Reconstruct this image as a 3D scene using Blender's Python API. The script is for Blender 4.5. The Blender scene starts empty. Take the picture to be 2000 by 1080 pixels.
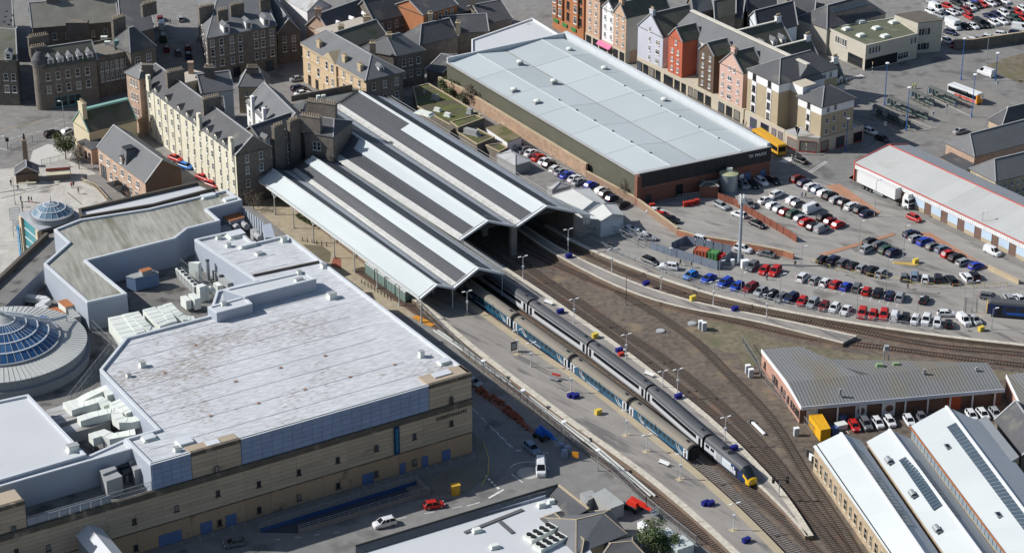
import bpy,bmesh,math,random
from mathutils import Vector,Matrix
random.seed(7)
R=math.radians
scene=bpy.context.scene
COL=scene.collection
# ------------------------------------------------------------------ camera, sky, sun, exposure
cam_data=bpy.data.cameras.new('camera')
cam_data.sensor_width=36.0
cam_data.lens=36.0*4600/2000
cam_data.clip_start=1.0
cam_data.clip_end=5000.0
cam=bpy.data.objects.new('camera',cam_data)
COL.objects.link(cam)
cam.location=(0,-486,237)
cam.rotation_euler=(R(90-26),0,0)
scene.camera=cam
SUN_EL,SUN_DIR=R(36.5),Vector((-1,0.06,0)).normalized()
world=bpy.data.worlds.new('World')
scene.world=world
world.use_nodes=True
wn=world.node_tree.nodes
sky=wn.new('ShaderNodeTexSky')
sky.sky_type='NISHITA'
sky.sun_disc=False
sky.sun_elevation=SUN_EL
sky.sun_rotation=math.atan2(SUN_DIR.x,SUN_DIR.y)
wn['Background'].inputs['Strength'].default_value=0.08
world.node_tree.links.new(sky.outputs[0],wn['Background'].inputs['Color'])
sun_data=bpy.data.lights.new('sun','SUN')
sun_data.energy=4.4
sun_data.angle=R(0.53)
sun_data.color=(1.0,0.972,0.93)
sun=bpy.data.objects.new('sun',sun_data)
COL.objects.link(sun)
sun.location=(-200,0,200)
to_sun=Vector((SUN_DIR.x*math.cos(SUN_EL),SUN_DIR.y*math.cos(SUN_EL),math.sin(SUN_EL)))
sun.rotation_euler=to_sun.to_track_quat('Z','Y').to_euler()
scene.view_settings.view_transform='Standard'
scene.view_settings.look='None'
scene.view_settings.exposure=0.36
scene.view_settings.gamma=1.0
scene.view_settings.use_curve_mapping=False
# ------------------------------------------------------------------ materials
MATS={}
def mat(name,col,rough=.85,var=.14,scale=.35,fine=.12,fscale=4.0,bump=0.0,metal=0.0,stain=None,stain_at=.62,stain_soft=.12,stain_scale=.25,stretch=None,ribs=None,spec=.3,coat=0.0,cells=None,patchy=0,objvar=0):
 """Procedural surface: base colour, broad blotches, fine speckle, an optional stain colour, stretch=(dx,dy,k) for streaks,
    ribs=(dx,dy,period,depth) for corrugation, cells=(size,amount) for tone changes from slab to slab."""
 if name in MATS:return MATS[name]
 m=bpy.data.materials.new(name);m.use_nodes=True
 nt=m.node_tree;N=nt.nodes;L=nt.links
 b=N['Principled BSDF']
 b.inputs['Roughness'].default_value=rough
 b.inputs['Metallic'].default_value=metal
 b.inputs['Specular IOR Level'].default_value=spec
 b.inputs['Coat Weight'].default_value=coat
 m.diffuse_color=(*col,1)
 geo=N.new('ShaderNodeNewGeometry');pos=geo.outputs['Position']
 def noise(vec,sc,det=4.0):
  n=N.new('ShaderNodeTexNoise');n.inputs['Scale'].default_value=sc;n.inputs['Detail'].default_value=det
  L.new(vec,n.inputs['Vector']);return n.outputs['Fac']
 def mth(op,a,c=None,clamp=False):
  n=N.new('ShaderNodeMath');n.operation=op;n.use_clamp=clamp
  for k,v in enumerate((a,c)):
   if v is None:continue
   if isinstance(v,(int,float)):n.inputs[k].default_value=v
   else:L.new(v,n.inputs[k])
  return n.outputs[0]
 vec=pos
 if stretch:
  a=math.atan2(stretch[1],stretch[0])
  mp=N.new('ShaderNodeMapping');mp.vector_type='TEXTURE'
  mp.inputs['Rotation'].default_value=(0,0,a);mp.inputs['Scale'].default_value=(stretch[2],1,1)
  L.new(pos,mp.inputs['Vector']);vec=mp.outputs[0]
 f=mth('ADD',mth('MULTIPLY',mth('SUBTRACT',noise(pos,scale),.5),2.6*var),1.0)
 if fine:f=mth('ADD',f,mth('MULTIPLY',mth('SUBTRACT',noise(vec,fscale,5.0),.5),3.2*fine))
 if cells:
  vo=N.new('ShaderNodeTexVoronoi');vo.distance='CHEBYCHEV';vo.inputs['Scale'].default_value=1/cells[0];vo.inputs['Randomness'].default_value=.35
  L.new(vec,vo.inputs['Vector'])
  sp=N.new('ShaderNodeSeparateColor');L.new(vo.outputs['Color'],sp.inputs[0])
  f=mth('ADD',f,mth('MULTIPLY',mth('SUBTRACT',sp.outputs[0],.5),2*cells[1]))
 if objvar:
  oi=N.new('ShaderNodeObjectInfo');f=mth('ADD',f,mth('MULTIPLY',mth('SUBTRACT',oi.outputs['Random'],.5),2*objvar))
 height=None
 if ribs:
  d=N.new('ShaderNodeVectorMath');d.operation='DOT_PRODUCT';L.new(pos,d.inputs[0])
  d.inputs[1].default_value=(ribs[0],ribs[1],0)
  height=mth('SINE',mth('MULTIPLY',d.outputs['Value'],2*math.pi/ribs[2]))
  f=mth('ADD',f,mth('MULTIPLY',height,ribs[3]))
 mul=N.new('ShaderNodeVectorMath');mul.operation='SCALE'
 mul.inputs[0].default_value=col;L.new(f,mul.inputs['Scale'])
 out=mul.outputs[0]
 if stain:
  s=noise(vec,stain_scale,6.0)
  if patchy:s=mth('ADD',s,mth('MULTIPLY',mth('SUBTRACT',noise(pos,.055,3.0),.5),patchy))
  mr=N.new('ShaderNodeMapRange');mr.inputs['From Min'].default_value=stain_at;mr.inputs['From Max'].default_value=stain_at+stain_soft
  L.new(s,mr.inputs['Value'])
  mx=N.new('ShaderNodeMix');mx.data_type='RGBA'
  L.new(mr.outputs[0],mx.inputs[0]);L.new(out,mx.inputs[6]);mx.inputs[7].default_value=(*stain,1);out=mx.outputs[2]
 L.new(out,b.inputs['Base Color'])
 if bump or ribs:
  bp=N.new('ShaderNodeBump');bp.inputs['Strength'].default_value=min(1,bump or .5);bp.inputs['Distance'].default_value=.05
  h=height if height is not None else noise(vec,fscale*2,3.0)
  L.new(h,bp.inputs['Height']);L.new(bp.outputs[0],b.inputs['Normal'])
 MATS[name]=m
 return m
def glass(name,col=(.02,.03,.035),rough=.12):
 return mat(name,col,rough=rough,var=.25,scale=.6,fine=.1,spec=.6)
# ------------------------------------------------------------------ mesh building
def V(p):return Vector((p[0],p[1],p[2]if len(p)>2 else 0.0))
def vz(z):return Vector((0.0,0.0,z))
def V2(p):return Vector((p[0],p[1]))
def lerp(a,b,t):return V(a).lerp(V(b),t)
def at_z(p,z):return Vector((p[0],p[1],z))
class MB:
 def __init__(s):s.v=[];s.f=[];s.m=[]
 def add(s,verts,faces,mi=0):
  o=len(s.v);s.v+=[tuple(p)for p in verts]
  for f in faces:s.f.append([o+k for k in f]);s.m.append(mi)
  return s
 def quad(s,a,b,c,d,mi=0):return s.add([a,b,c,d],[(0,1,2,3)],mi)
 def poly(s,pts,mi=0):return s.add(pts,[tuple(range(len(pts)))],mi)
 def prism(s,pts,z0,z1,mi=0,top=True,bottom=True,mi_top=None):
  pts=[V2(p)for p in pts]
  if area2(pts)<0:pts=pts[::-1]
  n=len(pts)
  vs=[(p.x,p.y,z0)for p in pts]+[(p.x,p.y,z1)for p in pts]
  s.add(vs,[(k,(k+1)%n,n+(k+1)%n,n+k)for k in range(n)],mi)
  if top:s.add([vs[n+k]for k in range(n)],[tuple(range(n))],mi if mi_top is None else mi_top)
  if bottom:s.add([vs[k]for k in range(n)],[tuple(range(n-1,-1,-1))],mi)
  return s
 def solid(s,low,high,mi=0):
  """closed solid between two matching rings"""
  n=len(low)
  s.add(list(low)+list(high),[(k,(k+1)%n,n+(k+1)%n,n+k)for k in range(n)]+[tuple(range(n-1,-1,-1)),tuple(range(n,2*n))],mi)
  return s
 def box(s,c,size,rz=0.0,mi=0,taper=1.0):
  x,y,z=size[0]/2,size[1]/2,size[2]
  M=Matrix.Rotation(rz,3,'Z');c=V(c)
  lo=[c+M@Vector((a*x,b*y,0))for a,b in((-1,-1),(1,-1),(1,1),(-1,1))]
  hi=[c+M@Vector((a*x*taper,b*y*taper,z))for a,b in((-1,-1),(1,-1),(1,1),(-1,1))]
  return s.solid(lo,hi,mi)
 def bar(s,a,b,w,h=None,mi=0):
  """rectangular bar from a to b, w wide on plan, h deep, centred"""
  a,b=V(a),V(b);h=h or w
  d=(b-a)
  if d.length<1e-6:return s
  d.normalize()
  side=d.cross(vz(1))
  if side.length<1e-3:side=Vector((1,0,0))
  side.normalize();up=side.cross(d)
  ring=[(-1,-1),(1,-1),(1,1),(-1,1)]
  lo=[a+side*(p*w/2)+up*(q*h/2)for p,q in ring]
  hi=[b+side*(p*w/2)+up*(q*h/2)for p,q in ring]
  return s.solid(lo,hi,mi)
 def tube(s,a,b,r0,r1=None,n=8,mi=0):
  a,b=V(a),V(b);r1=r0 if r1 is None else r1
  d=(b-a).normalized();x=d.orthogonal().normalized();y=d.cross(x)
  lo=[a+(x*math.cos(t)+y*math.sin(t))*r0 for t in[2*math.pi*k/n for k in range(n)]]
  hi=[b+(x*math.cos(t)+y*math.sin(t))*r1 for t in[2*math.pi*k/n for k in range(n)]]
  return s.solid(lo,hi,mi)
 def lathe(s,c,prof,n=24,mi=0,a0=0,a1=2*math.pi):
  c=V(c);full=abs(a1-a0-2*math.pi)<1e-6;cols=n if full else n+1
  vs=[]
  for r,z in prof:
   for k in range(cols):
    t=a0+(a1-a0)*k/n
    vs.append((c.x+r*math.cos(t),c.y+r*math.sin(t),c.z+z))
  fs=[]
  for i in range(len(prof)-1):
   for k in range(n):
    k2=(k+1)%cols
    fs.append((i*cols+k,i*cols+k2,(i+1)*cols+k2,(i+1)*cols+k))
  return s.add(vs,fs,mi)
 def parapet(s,pts,z0,z1,w,mi=0,closed=True,inward=True):
  """a wall of width w following an outline"""
  pts=[V2(p)for p in pts]
  if closed and area2(pts)<0:pts=pts[::-1]
  inner=offset(pts,w if inward else-w,closed)
  n=len(pts);rng=range(n)if closed else range(n-1)
  for k in rng:
   a,b,c,d=pts[k],pts[(k+1)%n],inner[(k+1)%n],inner[k]
   s.solid([(q.x,q.y,z0)for q in(a,b,c,d)],[(q.x,q.y,z1)for q in(a,b,c,d)],mi)
  return s
 def mesh(s,name,mats,origin=(0,0,0),smooth=False):
  o=V(origin)
  me=bpy.data.meshes.new(name)
  me.from_pydata([(p[0]-o.x,p[1]-o.y,p[2]-o.z)for p in s.v],[],s.f)
  for m in(mats if isinstance(mats,(list,tuple))else[mats]):me.materials.append(m)
  me.polygons.foreach_set('material_index',s.m)
  if smooth:me.polygons.foreach_set('use_smooth',[True]*len(s.f))
  me.update()
  return me
 def build(s,name,mats,parent=None,origin=None,smooth=False):
  if origin is None:origin=wloc(parent)if parent else vz(0)
  me=s.mesh(name,mats,origin,smooth)
  ob=bpy.data.objects.new(name,me);COL.objects.link(ob)
  if parent:ob.parent=parent;ob.location=V(origin)-wloc(parent)
  else:ob.location=V(origin)
  return ob
def area2(pts):return sum(pts[k][0]*pts[(k+1)%len(pts)][1]-pts[(k+1)%len(pts)][0]*pts[k][1]for k in range(len(pts)))
def offset(pts,w,closed=True):
 """shift an outline to its left by w"""
 n=len(pts);out=[]
 for k in range(n):
  p=pts[k]
  if closed or 0<k<n-1:
   d0=(p-pts[k-1]).normalized();d1=(pts[(k+1)%n]-p).normalized()
  elif k==0:d0=d1=(pts[1]-p).normalized()
  else:d0=d1=(p-pts[k-1]).normalized()
  n0=Vector((-d0.y,d0.x));n1=Vector((-d1.y,d1.x));m=n0+n1
  q=m.dot(n0)
  out.append(p+m*(w/max(q,.3)))
 return out
def wloc(o):
 p=vz(0)
 while o:p+=o.location;o=o.parent
 return p
def tag(o,label=None,cat=None,group=None,kind=None):
 if label:o['label']=label
 if cat:o['category']=cat
 if group:o['group']=group
 if kind:o['kind']=kind
 return o
def thing(name,label,cat,loc=(0,0,0),group=None,rz=0):
 o=bpy.data.objects.new(name,None);COL.objects.link(o)
 o.empty_display_size=.5;o.location=V(loc);o.rotation_euler.z=rz
 return tag(o,label,cat,group)
def inst(name,me,parent=None,loc=(0,0,0),rz=0,scale=None):
 """an object sharing mesh data; loc in world metres when the parent is unrotated"""
 o=bpy.data.objects.new(name,me);COL.objects.link(o)
 if parent:o.parent=parent;o.location=V(loc)-wloc(parent)
 else:o.location=V(loc)
 o.rotation_euler.z=rz
 if scale:o.scale=scale
 return o
def copy_thing(src,loc,rz=0,label=None,group=None):
 r=src.copy();COL.objects.link(r);r.location=V(loc);r.rotation_euler.z=rz
 if label:r['label']=label
 if group:r['group']=group
 for ch in src.children:
  c=ch.copy();COL.objects.link(c);c.parent=r
  for g in ch.children:
   d=g.copy();COL.objects.link(d);d.parent=c
 return r
def smooth_path(pts,step=2.0):
 """Catmull-Rom through points, resampled"""
 P=[V(p)for p in pts];out=[]
 for k in range(len(P)-1):
  p0=P[k-1]if k else P[0]*2-P[1];p1=P[k];p2=P[k+1];p3=P[k+2]if k+2<len(P)else P[-1]*2-P[-2]
  n=max(1,int((p2-p1).length/step))
  for j in range(n):
   t=j/n
   out.append(.5*((2*p1)+(p2-p0)*t+(2*p0-5*p1+4*p2-p3)*t*t+(3*p1-p0-3*p2+p3)*t**3))
 out.append(P[-1])
 for _ in range(int(60/step)):
  out=[out[0]]+[(out[k-1]+out[k]*2+out[k+1])/4 for k in range(1,len(out)-1)]+[out[-1]]
 return out
def shift_path(path,w):
 q=offset([V2(p)for p in path],w,closed=False)
 return[Vector((a.x,a.y,b.z))for a,b in zip(q,path)]
def strip(mb,left,right,z0,z1,mi=0,mi_top=None):
 """solid ribbon between two matching paths"""
 mt=mi if mi_top is None else mi_top
 for k in range(len(left)-1):
  a,b,c,d=left[k],left[k+1],right[k+1],right[k]
  mb.add([(a.x,a.y,z1),(d.x,d.y,z1),(c.x,c.y,z1),(b.x,b.y,z1)],[(0,1,2,3)],mt)
  if z1-z0>.02:
   mb.add([(a.x,a.y,z0),(b.x,b.y,z0),(b.x,b.y,z1),(a.x,a.y,z1)],[(0,1,2,3)],mi)
   mb.add([(d.x,d.y,z0),(c.x,c.y,z0),(c.x,c.y,z1),(d.x,d.y,z1)],[(3,2,1,0)],mi)
 if z1-z0>.02:
  for k in(0,-1):
   a,d=left[k],right[k]
   mb.add([(a.x,a.y,z0),(d.x,d.y,z0),(d.x,d.y,z1),(a.x,a.y,z1)],[(0,1,2,3)],mi)
 return mb
def sheet(name,pts,z,m,kind='structure',label=None,cat=None):
 pts=[V2(p)for p in pts]
 if area2(pts)<0:pts=pts[::-1]
 o=MB().poly([(p.x,p.y,z)for p in pts]).build(name,m)
 return tag(o,label,cat,None,kind)
def slab(name,pts,z0,z1,m,kind='structure'):
 return tag(MB().prism(pts,z0,z1).build(name,m),kind=kind)
def ang(a,b):return math.atan2(b[1]-a[1],b[0]-a[0])
# ------------------------------------------------------------------ shared materials
ASPH=mat('asphalt',(.2,.193,.182),var=.16,scale=.05,fine=.22,fscale=.5,stain=(.13,.125,.118),stain_at=.57,stain_soft=.1,stain_scale=.16)
ASPH_ROAD=mat('asphalt_road',(.19,.186,.178),var=.12,scale=.05,fine=.16,fscale=.5,stain=(.125,.122,.118),stain_at=.55,stain_soft=.08,stain_scale=.12)
ASPH_CAR=mat('asphalt_car_park',(.265,.252,.232),var=.16,scale=.05,fine=.22,fscale=.45,stretch=(.83,-.55,2.5),stain=(.16,.152,.14),stain_at=.55,stain_soft=.1,stain_scale=.22)
PAVE=mat('paving_beige',(.43,.41,.37),var=.12,scale=.1,fine=.14,fscale=.7,cells=(2.5,.07),stain=(.25,.23,.2),stain_at=.6,stain_scale=.15)
PAVE_TAN=mat('paving_tan',(.33,.28,.2),var=.14,scale=.12,fine=.25,fscale=.6,stain=(.17,.15,.12),stain_at=.66,stain_scale=.2)
PAVE_GREY=mat('paving_grey',(.2,.19,.175),var=.12,scale=.2,fine=.1,cells=(1.6,.06))
KERB=mat('kerb_stone',(.34,.32,.29),fine=.15)
BALLAST=mat('ballast_land',(.12,.098,.078),var=.36,scale=.06,fine=.5,fscale=.8,bump=.5,stain=(.2,.15,.1),stain_at=.57,stain_soft=.12,stain_scale=.14)
BALLAST_TRACK=mat('ballast_track',(.11,.088,.072),var=.2,scale=.12,fine=.5,fscale=1.1,bump=.6,stain=(.16,.1,.068),stain_at=.53,stain_scale=.2)
BALLAST_RED=mat('ballast_rusty',(.155,.1,.074),var=.25,scale=.1,fine=.5,fscale=1.1,bump=.6,stain=(.09,.072,.06),stain_at=.53,stain_scale=.2)
DRY=mat('dry_grass',(.15,.128,.088),var=.3,scale=.12,fine=.5,fscale=.8,bump=.4,stain=(.12,.115,.065),stain_at=.5,stain_soft=.15,stain_scale=.2)
PLAT=mat('platform_asphalt',(.25,.232,.21),var=.14,scale=.08,fine=.22,fscale=.6,stretch=(.66,-.75,5),stain=(.14,.132,.125),stain_at=.55,stain_soft=.1,stain_scale=.5)
COPING=mat('platform_coping',(.5,.46,.38),var=.14,scale=.3,fine=.25,fscale=1.2,stain=(.32,.28,.22),stain_at=.6,stain_scale=.5)
COPING_TAN=mat('platform_coping_tan',(.38,.32,.22),var=.14,scale=.3,fine=.12)
PLATWALL=mat('platform_brick',(.16,.12,.09),var=.25,fine=.25)
WHITE_PAINT=mat('road_paint_white',(.62,.61,.58),var=.25,scale=1.0,fine=.2)
YELLOW_PAINT=mat('road_paint_yellow',(.5,.36,.1),var=.2,scale=1.0,fine=.2)
RAIL=mat('rail_steel',(.13,.09,.07),rough=.5,metal=.5,fine=.2)
RAIL_SHINY=mat('rail_steel_bright',(.3,.27,.25),rough=.35,metal=.7,fine=.2)
SLEEPER=mat('sleeper_timber',(.105,.088,.074),var=.25,fine=.25)
SLEEPER_CONC=mat('sleeper_concrete',(.21,.195,.175),var=.2,fine=.2)
GALV=mat('galvanised_steel',(.36,.38,.39),rough=.5,metal=.4,var=.1)
DARK_STEEL=mat('dark_steel',(.05,.055,.06),rough=.5,metal=.3)
WHITE_METAL=mat('white_metal',(.74,.75,.74),rough=.5,var=.05,fine=.04)
BLACK=mat('black_rubber',(.015,.015,.016),rough=.8)
# ------------------------------------------------------------------ ground
g=MB().quad((-1500,-900,0),(1500,-900,0),(1500,2200,0),(-1500,2200,0)).build('ground',ASPH)
tag(g,kind='structure')
rail_poly=[(-25.7,-4.3),(-11,-37.8),(13.6,-79.2),(20.5,-89.5),(36.9,-117.1),(45.7,-133.6),(98.8,-133.6),(119.3,-36.4),(111.2,-32.5),(93.3,-28.4),(73.9,-22.3),(57.3,-15.2),(46.3,-8.8),(35.2,-0.9),(23.9,9.2),(15.7,16.5),(0,34.5),(-32.6,92.8),(-57.1,62)]
sheet('railway_land',rail_poly,.004,BALLAST)
# dry verge between the curved lines and the workshop
sheet('dry_verge',[(37.6,-30.6),(43.9,-20.8),(55.9,-29),(56,-28.2),(56.2,-30.7),(69.6,-36.5),(84.5,-40.9),(95.4,-43.8),(108.4,-46.7),(107.8,-49.7),(80.9,-49.7),(60.9,-42),(49.2,-44.2),(48.8,-38.6),(41.7,-34.6)],.008,DRY)
# ------------------------------------------------------------------ platforms
def resample(path,n):
 d=[0.0]
 for a,b in zip(path,path[1:]):d.append(d[-1]+(b-a).length)
 out=[];k=0
 for j in range(n):
  t=d[-1]*j/(n-1)
  while k<len(d)-2 and d[k+1]<t:k+=1
  u=(t-d[k])/max(1e-9,d[k+1]-d[k]);out.append(path[k].lerp(path[k+1],u))
 return out
PZ=.95
def platform(name,left,right,cl,cr,ml,mr,n=70,wall=PLATWALL):
 L_=resample(smooth_path(left),n);R_=resample(smooth_path(right),n)
 if(L_[1]-L_[0]).cross(R_[0]-L_[0]).z>0:sgn=1
 else:sgn=-1
 t=thing(name,None,None,(L_[n//2].x,L_[n//2].y,0));tag(t,kind='structure')
 li=shift_path(L_,sgn*cl);ri=shift_path(R_,-sgn*cr)
 strip(MB(),li,ri,0,PZ,0).build('surface',PLAT,t)
 strip(MB(),L_,li,0,PZ+.006,1,0).build('coping',[ml,wall],t)
 strip(MB(),ri,R_,0,PZ+.006,1,0).build('coping',[mr,wall],t)
 return t,L_,R_
A_left=[(-55.1,40.3,0.95),(-35.8,8.8,0.95),(-19,-19.6,0.95),(-8.8,-37.7,0.95),(3,-56.4,0.95),(14.2,-73.9,0.95),(25.6,-90.4,0.95),(33.9,-105.4,0.95),(40.4,-117.9,0.95),(46,-130.1,0.95)]
A_right=[(-38.1,28.3,0.95),(-23.8,7.7,0.95),(-9.2,-14.7,0.95),(0.7,-30.4,0.95),(11.2,-45.8,0.95),(20.1,-58.8,0.95),(27.5,-72.7,0.95),(34.6,-85,0.95),(44.2,-103.8,0.95),(47.8,-112.1,0.95),(50.3,-118.2,0.95),(55.2,-130.1,0.95)]
pa,AL,AR=platform('platform',A_left,A_right,1.5,1.7,COPING,COPING_TAN,90)
B_right=[(-40.4,65.7,0.95),(-19.8,33,0.95),(-2.4,4,0.95),(3.1,-3.4,0.95),(17.9,-27.2,0.95),(21.8,-32.8,0.95),(35.1,-57,0.95),(38,-62.1,0.95),(44.7,-75.6,0.95),(50.2,-90.7,0.95),(51.9,-92.5,0.95),(56.3,-112.1,0.95)]
T3=[(-39.2,47.3,3.9),(-24.4,24.2,3.9),(-8.8,0.8,3.9),(4.6,-19.9,3.9),(17.2,-39.5,3.9),(28.8,-59.3,3.9),(39.1,-79.8,3.9),(47.5,-98.4,0.2),(52.1,-105.2,0.2),(55.5,-115.8,0.2),(60,-125.6,0.2)]
T3=[at_z(p,0)for p in T3]
T3s=smooth_path(T3,1.0)
b_left=shift_path(T3s,1.62)
tip=V((54.7,-112.3,0.95))
b_left=[at_z(p,PZ)for p in b_left if p.y>tip.y]
b_left=b_left[::8]+[tip]
pb,BL,BR=platform('platform',b_left,B_right,.7,1.3,COPING,COPING,90)
C_low=[(-1.8,28.9,0.95),(8.8,10.7,0.95),(25.8,-9.9,0.95),(37.9,-18.5,0.95),(56.3,-25,0.95),(63.1,-30.8,0.95),(71.5,-35,0.95)]
C_up=[(0.6,30.3,0.95),(11.6,12.6,0.95),(23.5,-0.7,0.95),(38.3,-13.8,0.95),(56.6,-21.7,0.95),(65.5,-26.4,0.95),(75,-31.2,0.95)]
pc,CLo,CUp=platform('platform',C_low,C_up,.7,.7,COPING,COPING,60)
D_near=[(7.4,25.9,0.95),(16,13.5,0.95),(23.7,5.9,0.95),(35,-4.7,0.95),(46,-12.7,0.95),(56.9,-18.5,0.95),(73.5,-25.3,0.95),(92.7,-31.8,0.95),(110.4,-36.1,0.95),(116.7,-37.7,0.95)]
D_far=[(9.2,28.9,0.95),(18.9,15.8,0.95),(25.4,9.3,0.95),(35.2,-1.1,0.95),(46.3,-9.2,0.95),(57.2,-15.3,0.95),(75.3,-23.3,0.95),(98.5,-30.4,0.95),(111.8,-28.8,0.95),(118.3,-30,0.95)]
pd,DN,DF=platform('platform',D_near,D_far,1.1,.3,COPING,PLAT,70)
# ------------------------------------------------------------------ railway tracks
def track(label,pts,ballast,sleeper,rail,width=3.4,step=.68):
 path=smooth_path([at_z(p,0)for p in pts],1.0)
 o=path[len(path)//2]
 t=thing('railway_track',label,'railway track',(o.x,o.y,0));tag(t,kind='structure')
 strip(MB(),shift_path(path,width/2),shift_path(path,-width/2),0,.012+.004*random.random()).build('ballast_bed',ballast,t)
 mb=MB();acc=0.0
 for a,b in zip(path,path[1:]):
  L_=(b-a).length;d=(b-a).normalized();rz=math.atan2(d.y,d.x);s=acc
  while s<L_:
   p=a+d*s;mb.box((p.x,p.y,.02),(.26,2.5,.1),rz);s+=step
  acc=s-L_
 so=mb.build('sleepers',sleeper,t);so['kind']='stuff'
 for sgn in(1,-1):
  m=MB();c=shift_path(path,sgn*.75)
  strip(m,shift_path(c,.06),shift_path(c,-.06),.1,.26)
  m.build('rail',rail,t)
 return path
T1=[(-35.5,4),(-22.9,-14.7),(-15,-26.2),(-7.7,-38.7),(-2.8,-47),(7.1,-61.9),(14.5,-73.7),(20.8,-87.2),(28.6,-97.2),(32.3,-105.2),(38.4,-114.8),(46,-130.3)]
T2=[at_z(p,0)for p in[(-38.5,35.8,3.9),(-23.9,13,3.9),(-11,-8.1,3.9),(1.1,-27.2,3.9),(13.2,-46.3,3.9),(24.8,-65.1,3.9),(36,-84.3,3.9),(38.7,-86.4,0.2),(42.9,-96.2,0.2),(45.1,-102,0.2),(49.7,-110.5,0.2),(52.6,-117.1,0.2),(57.8,-128.1,0.2)]]
track('single track beside the road fence and the wide platform',T1,BALLAST_RED,SLEEPER,RAIL)
track('track under the blue sleeping coaches along the wide platform',T2,BALLAST_TRACK,SLEEPER_CONC,RAIL_SHINY)
track('track under the grey and white train',T3,BALLAST_TRACK,SLEEPER,RAIL)
BRs=[p for p in BR]
t4=[at_z(p,0)for p in shift_path(BRs,1.75)]if(BRs[1]-BRs[0]).cross(Vector((1,1,0))).z>0 else[at_z(p,0)for p in shift_path(BRs,-1.75)]
t4=t4[::6]+[V((62.8,-123.6))]
track('track running along the open side of the narrow platform',t4,BALLAST_TRACK,SLEEPER,RAIL)
t4b=[V((1.2,9.5)),V((8.2,-3.3)),V((14.6,-12.3)),V((23.9,-28.2)),V((29.5,-35.4)),V((35.8,-46.3)),V((45.5,-65.8)),V((49.3,-75.6)),V((52.4,-84.2)),V((55.4,-94.9)),V((61.1,-113.3)),V((64.2,-125.3))]
track('second track out from the narrow platform in reddish ballast',t4b,BALLAST_TRACK,SLEEPER,RAIL)
t5=[V((-1.8,19.3)),V((9.5,6.7)),V((17.6,-1.4)),V((27.7,-10.2)),V((41.8,-18.7)),V((56.2,-26.2)),V((65,-31)),V((74.7,-33.8)),V((84.7,-36.4)),V((95.1,-39.9)),V((103.9,-42.1)),V((109.1,-43.4)),V((117.3,-45.7))]
track('curved track along the near face of the tapering platform',t5,BALLAST_RED,SLEEPER,RAIL)
t5b=[V((24,-8)),V((34,-22)),V((40.7,-33.8)),V((44.4,-43.6)),V((47.7,-52.5)),V((52.5,-64.6)),V((55.1,-76.2)),V((58.7,-94.5)),V((62.8,-111.6)),V((65.6,-128.7))]
track('siding that branches off towards the white workshop sheds',t5b,BALLAST,SLEEPER,RAIL)
t6=[V((3.7,25.1)),V((13.3,16)),V((19.9,9.5)),V((34.9,-6.4)),V((45.9,-14.5)),V((56.9,-18.9)),V((73.5,-26.2)),V((88.7,-33.8)),V((97.6,-36)),V((104.8,-37.2)),V((110,-38.5)),V((118.4,-40.4))]
track('curved track between the tapering platform and the car park platform',t6,BALLAST_RED,SLEEPER,RAIL)
# ------------------------------------------------------------------ station train shed
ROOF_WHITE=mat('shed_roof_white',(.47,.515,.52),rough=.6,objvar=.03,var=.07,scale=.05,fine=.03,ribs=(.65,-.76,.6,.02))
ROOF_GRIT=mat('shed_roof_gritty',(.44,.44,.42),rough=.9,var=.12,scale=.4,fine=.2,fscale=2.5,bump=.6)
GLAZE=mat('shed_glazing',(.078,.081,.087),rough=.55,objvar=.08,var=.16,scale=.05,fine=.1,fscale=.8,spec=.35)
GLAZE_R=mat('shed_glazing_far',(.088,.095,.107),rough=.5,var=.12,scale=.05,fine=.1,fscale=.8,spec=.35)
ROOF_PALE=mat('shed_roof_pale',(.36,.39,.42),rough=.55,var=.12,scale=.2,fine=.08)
TRIM=mat('shed_trim_white',(.58,.6,.6),rough=.6,var=.08)
BAR=mat('glazing_bar',(.115,.119,.125),rough=.5,var=.1)
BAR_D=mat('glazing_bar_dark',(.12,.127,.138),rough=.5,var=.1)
IRON=mat('painted_iron',(.42,.42,.40),rough=.6)
SHED_WALL=mat('shed_wall',(.16,.13,.11),var=.25,fine=.2)
st=thing('station_train_shed','station train shed with four parallel pitched roofs of white sheet and dark glazing','train shed',(-24.8,33.9))
def fb(front,back):return(V(front),V(back))
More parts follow.
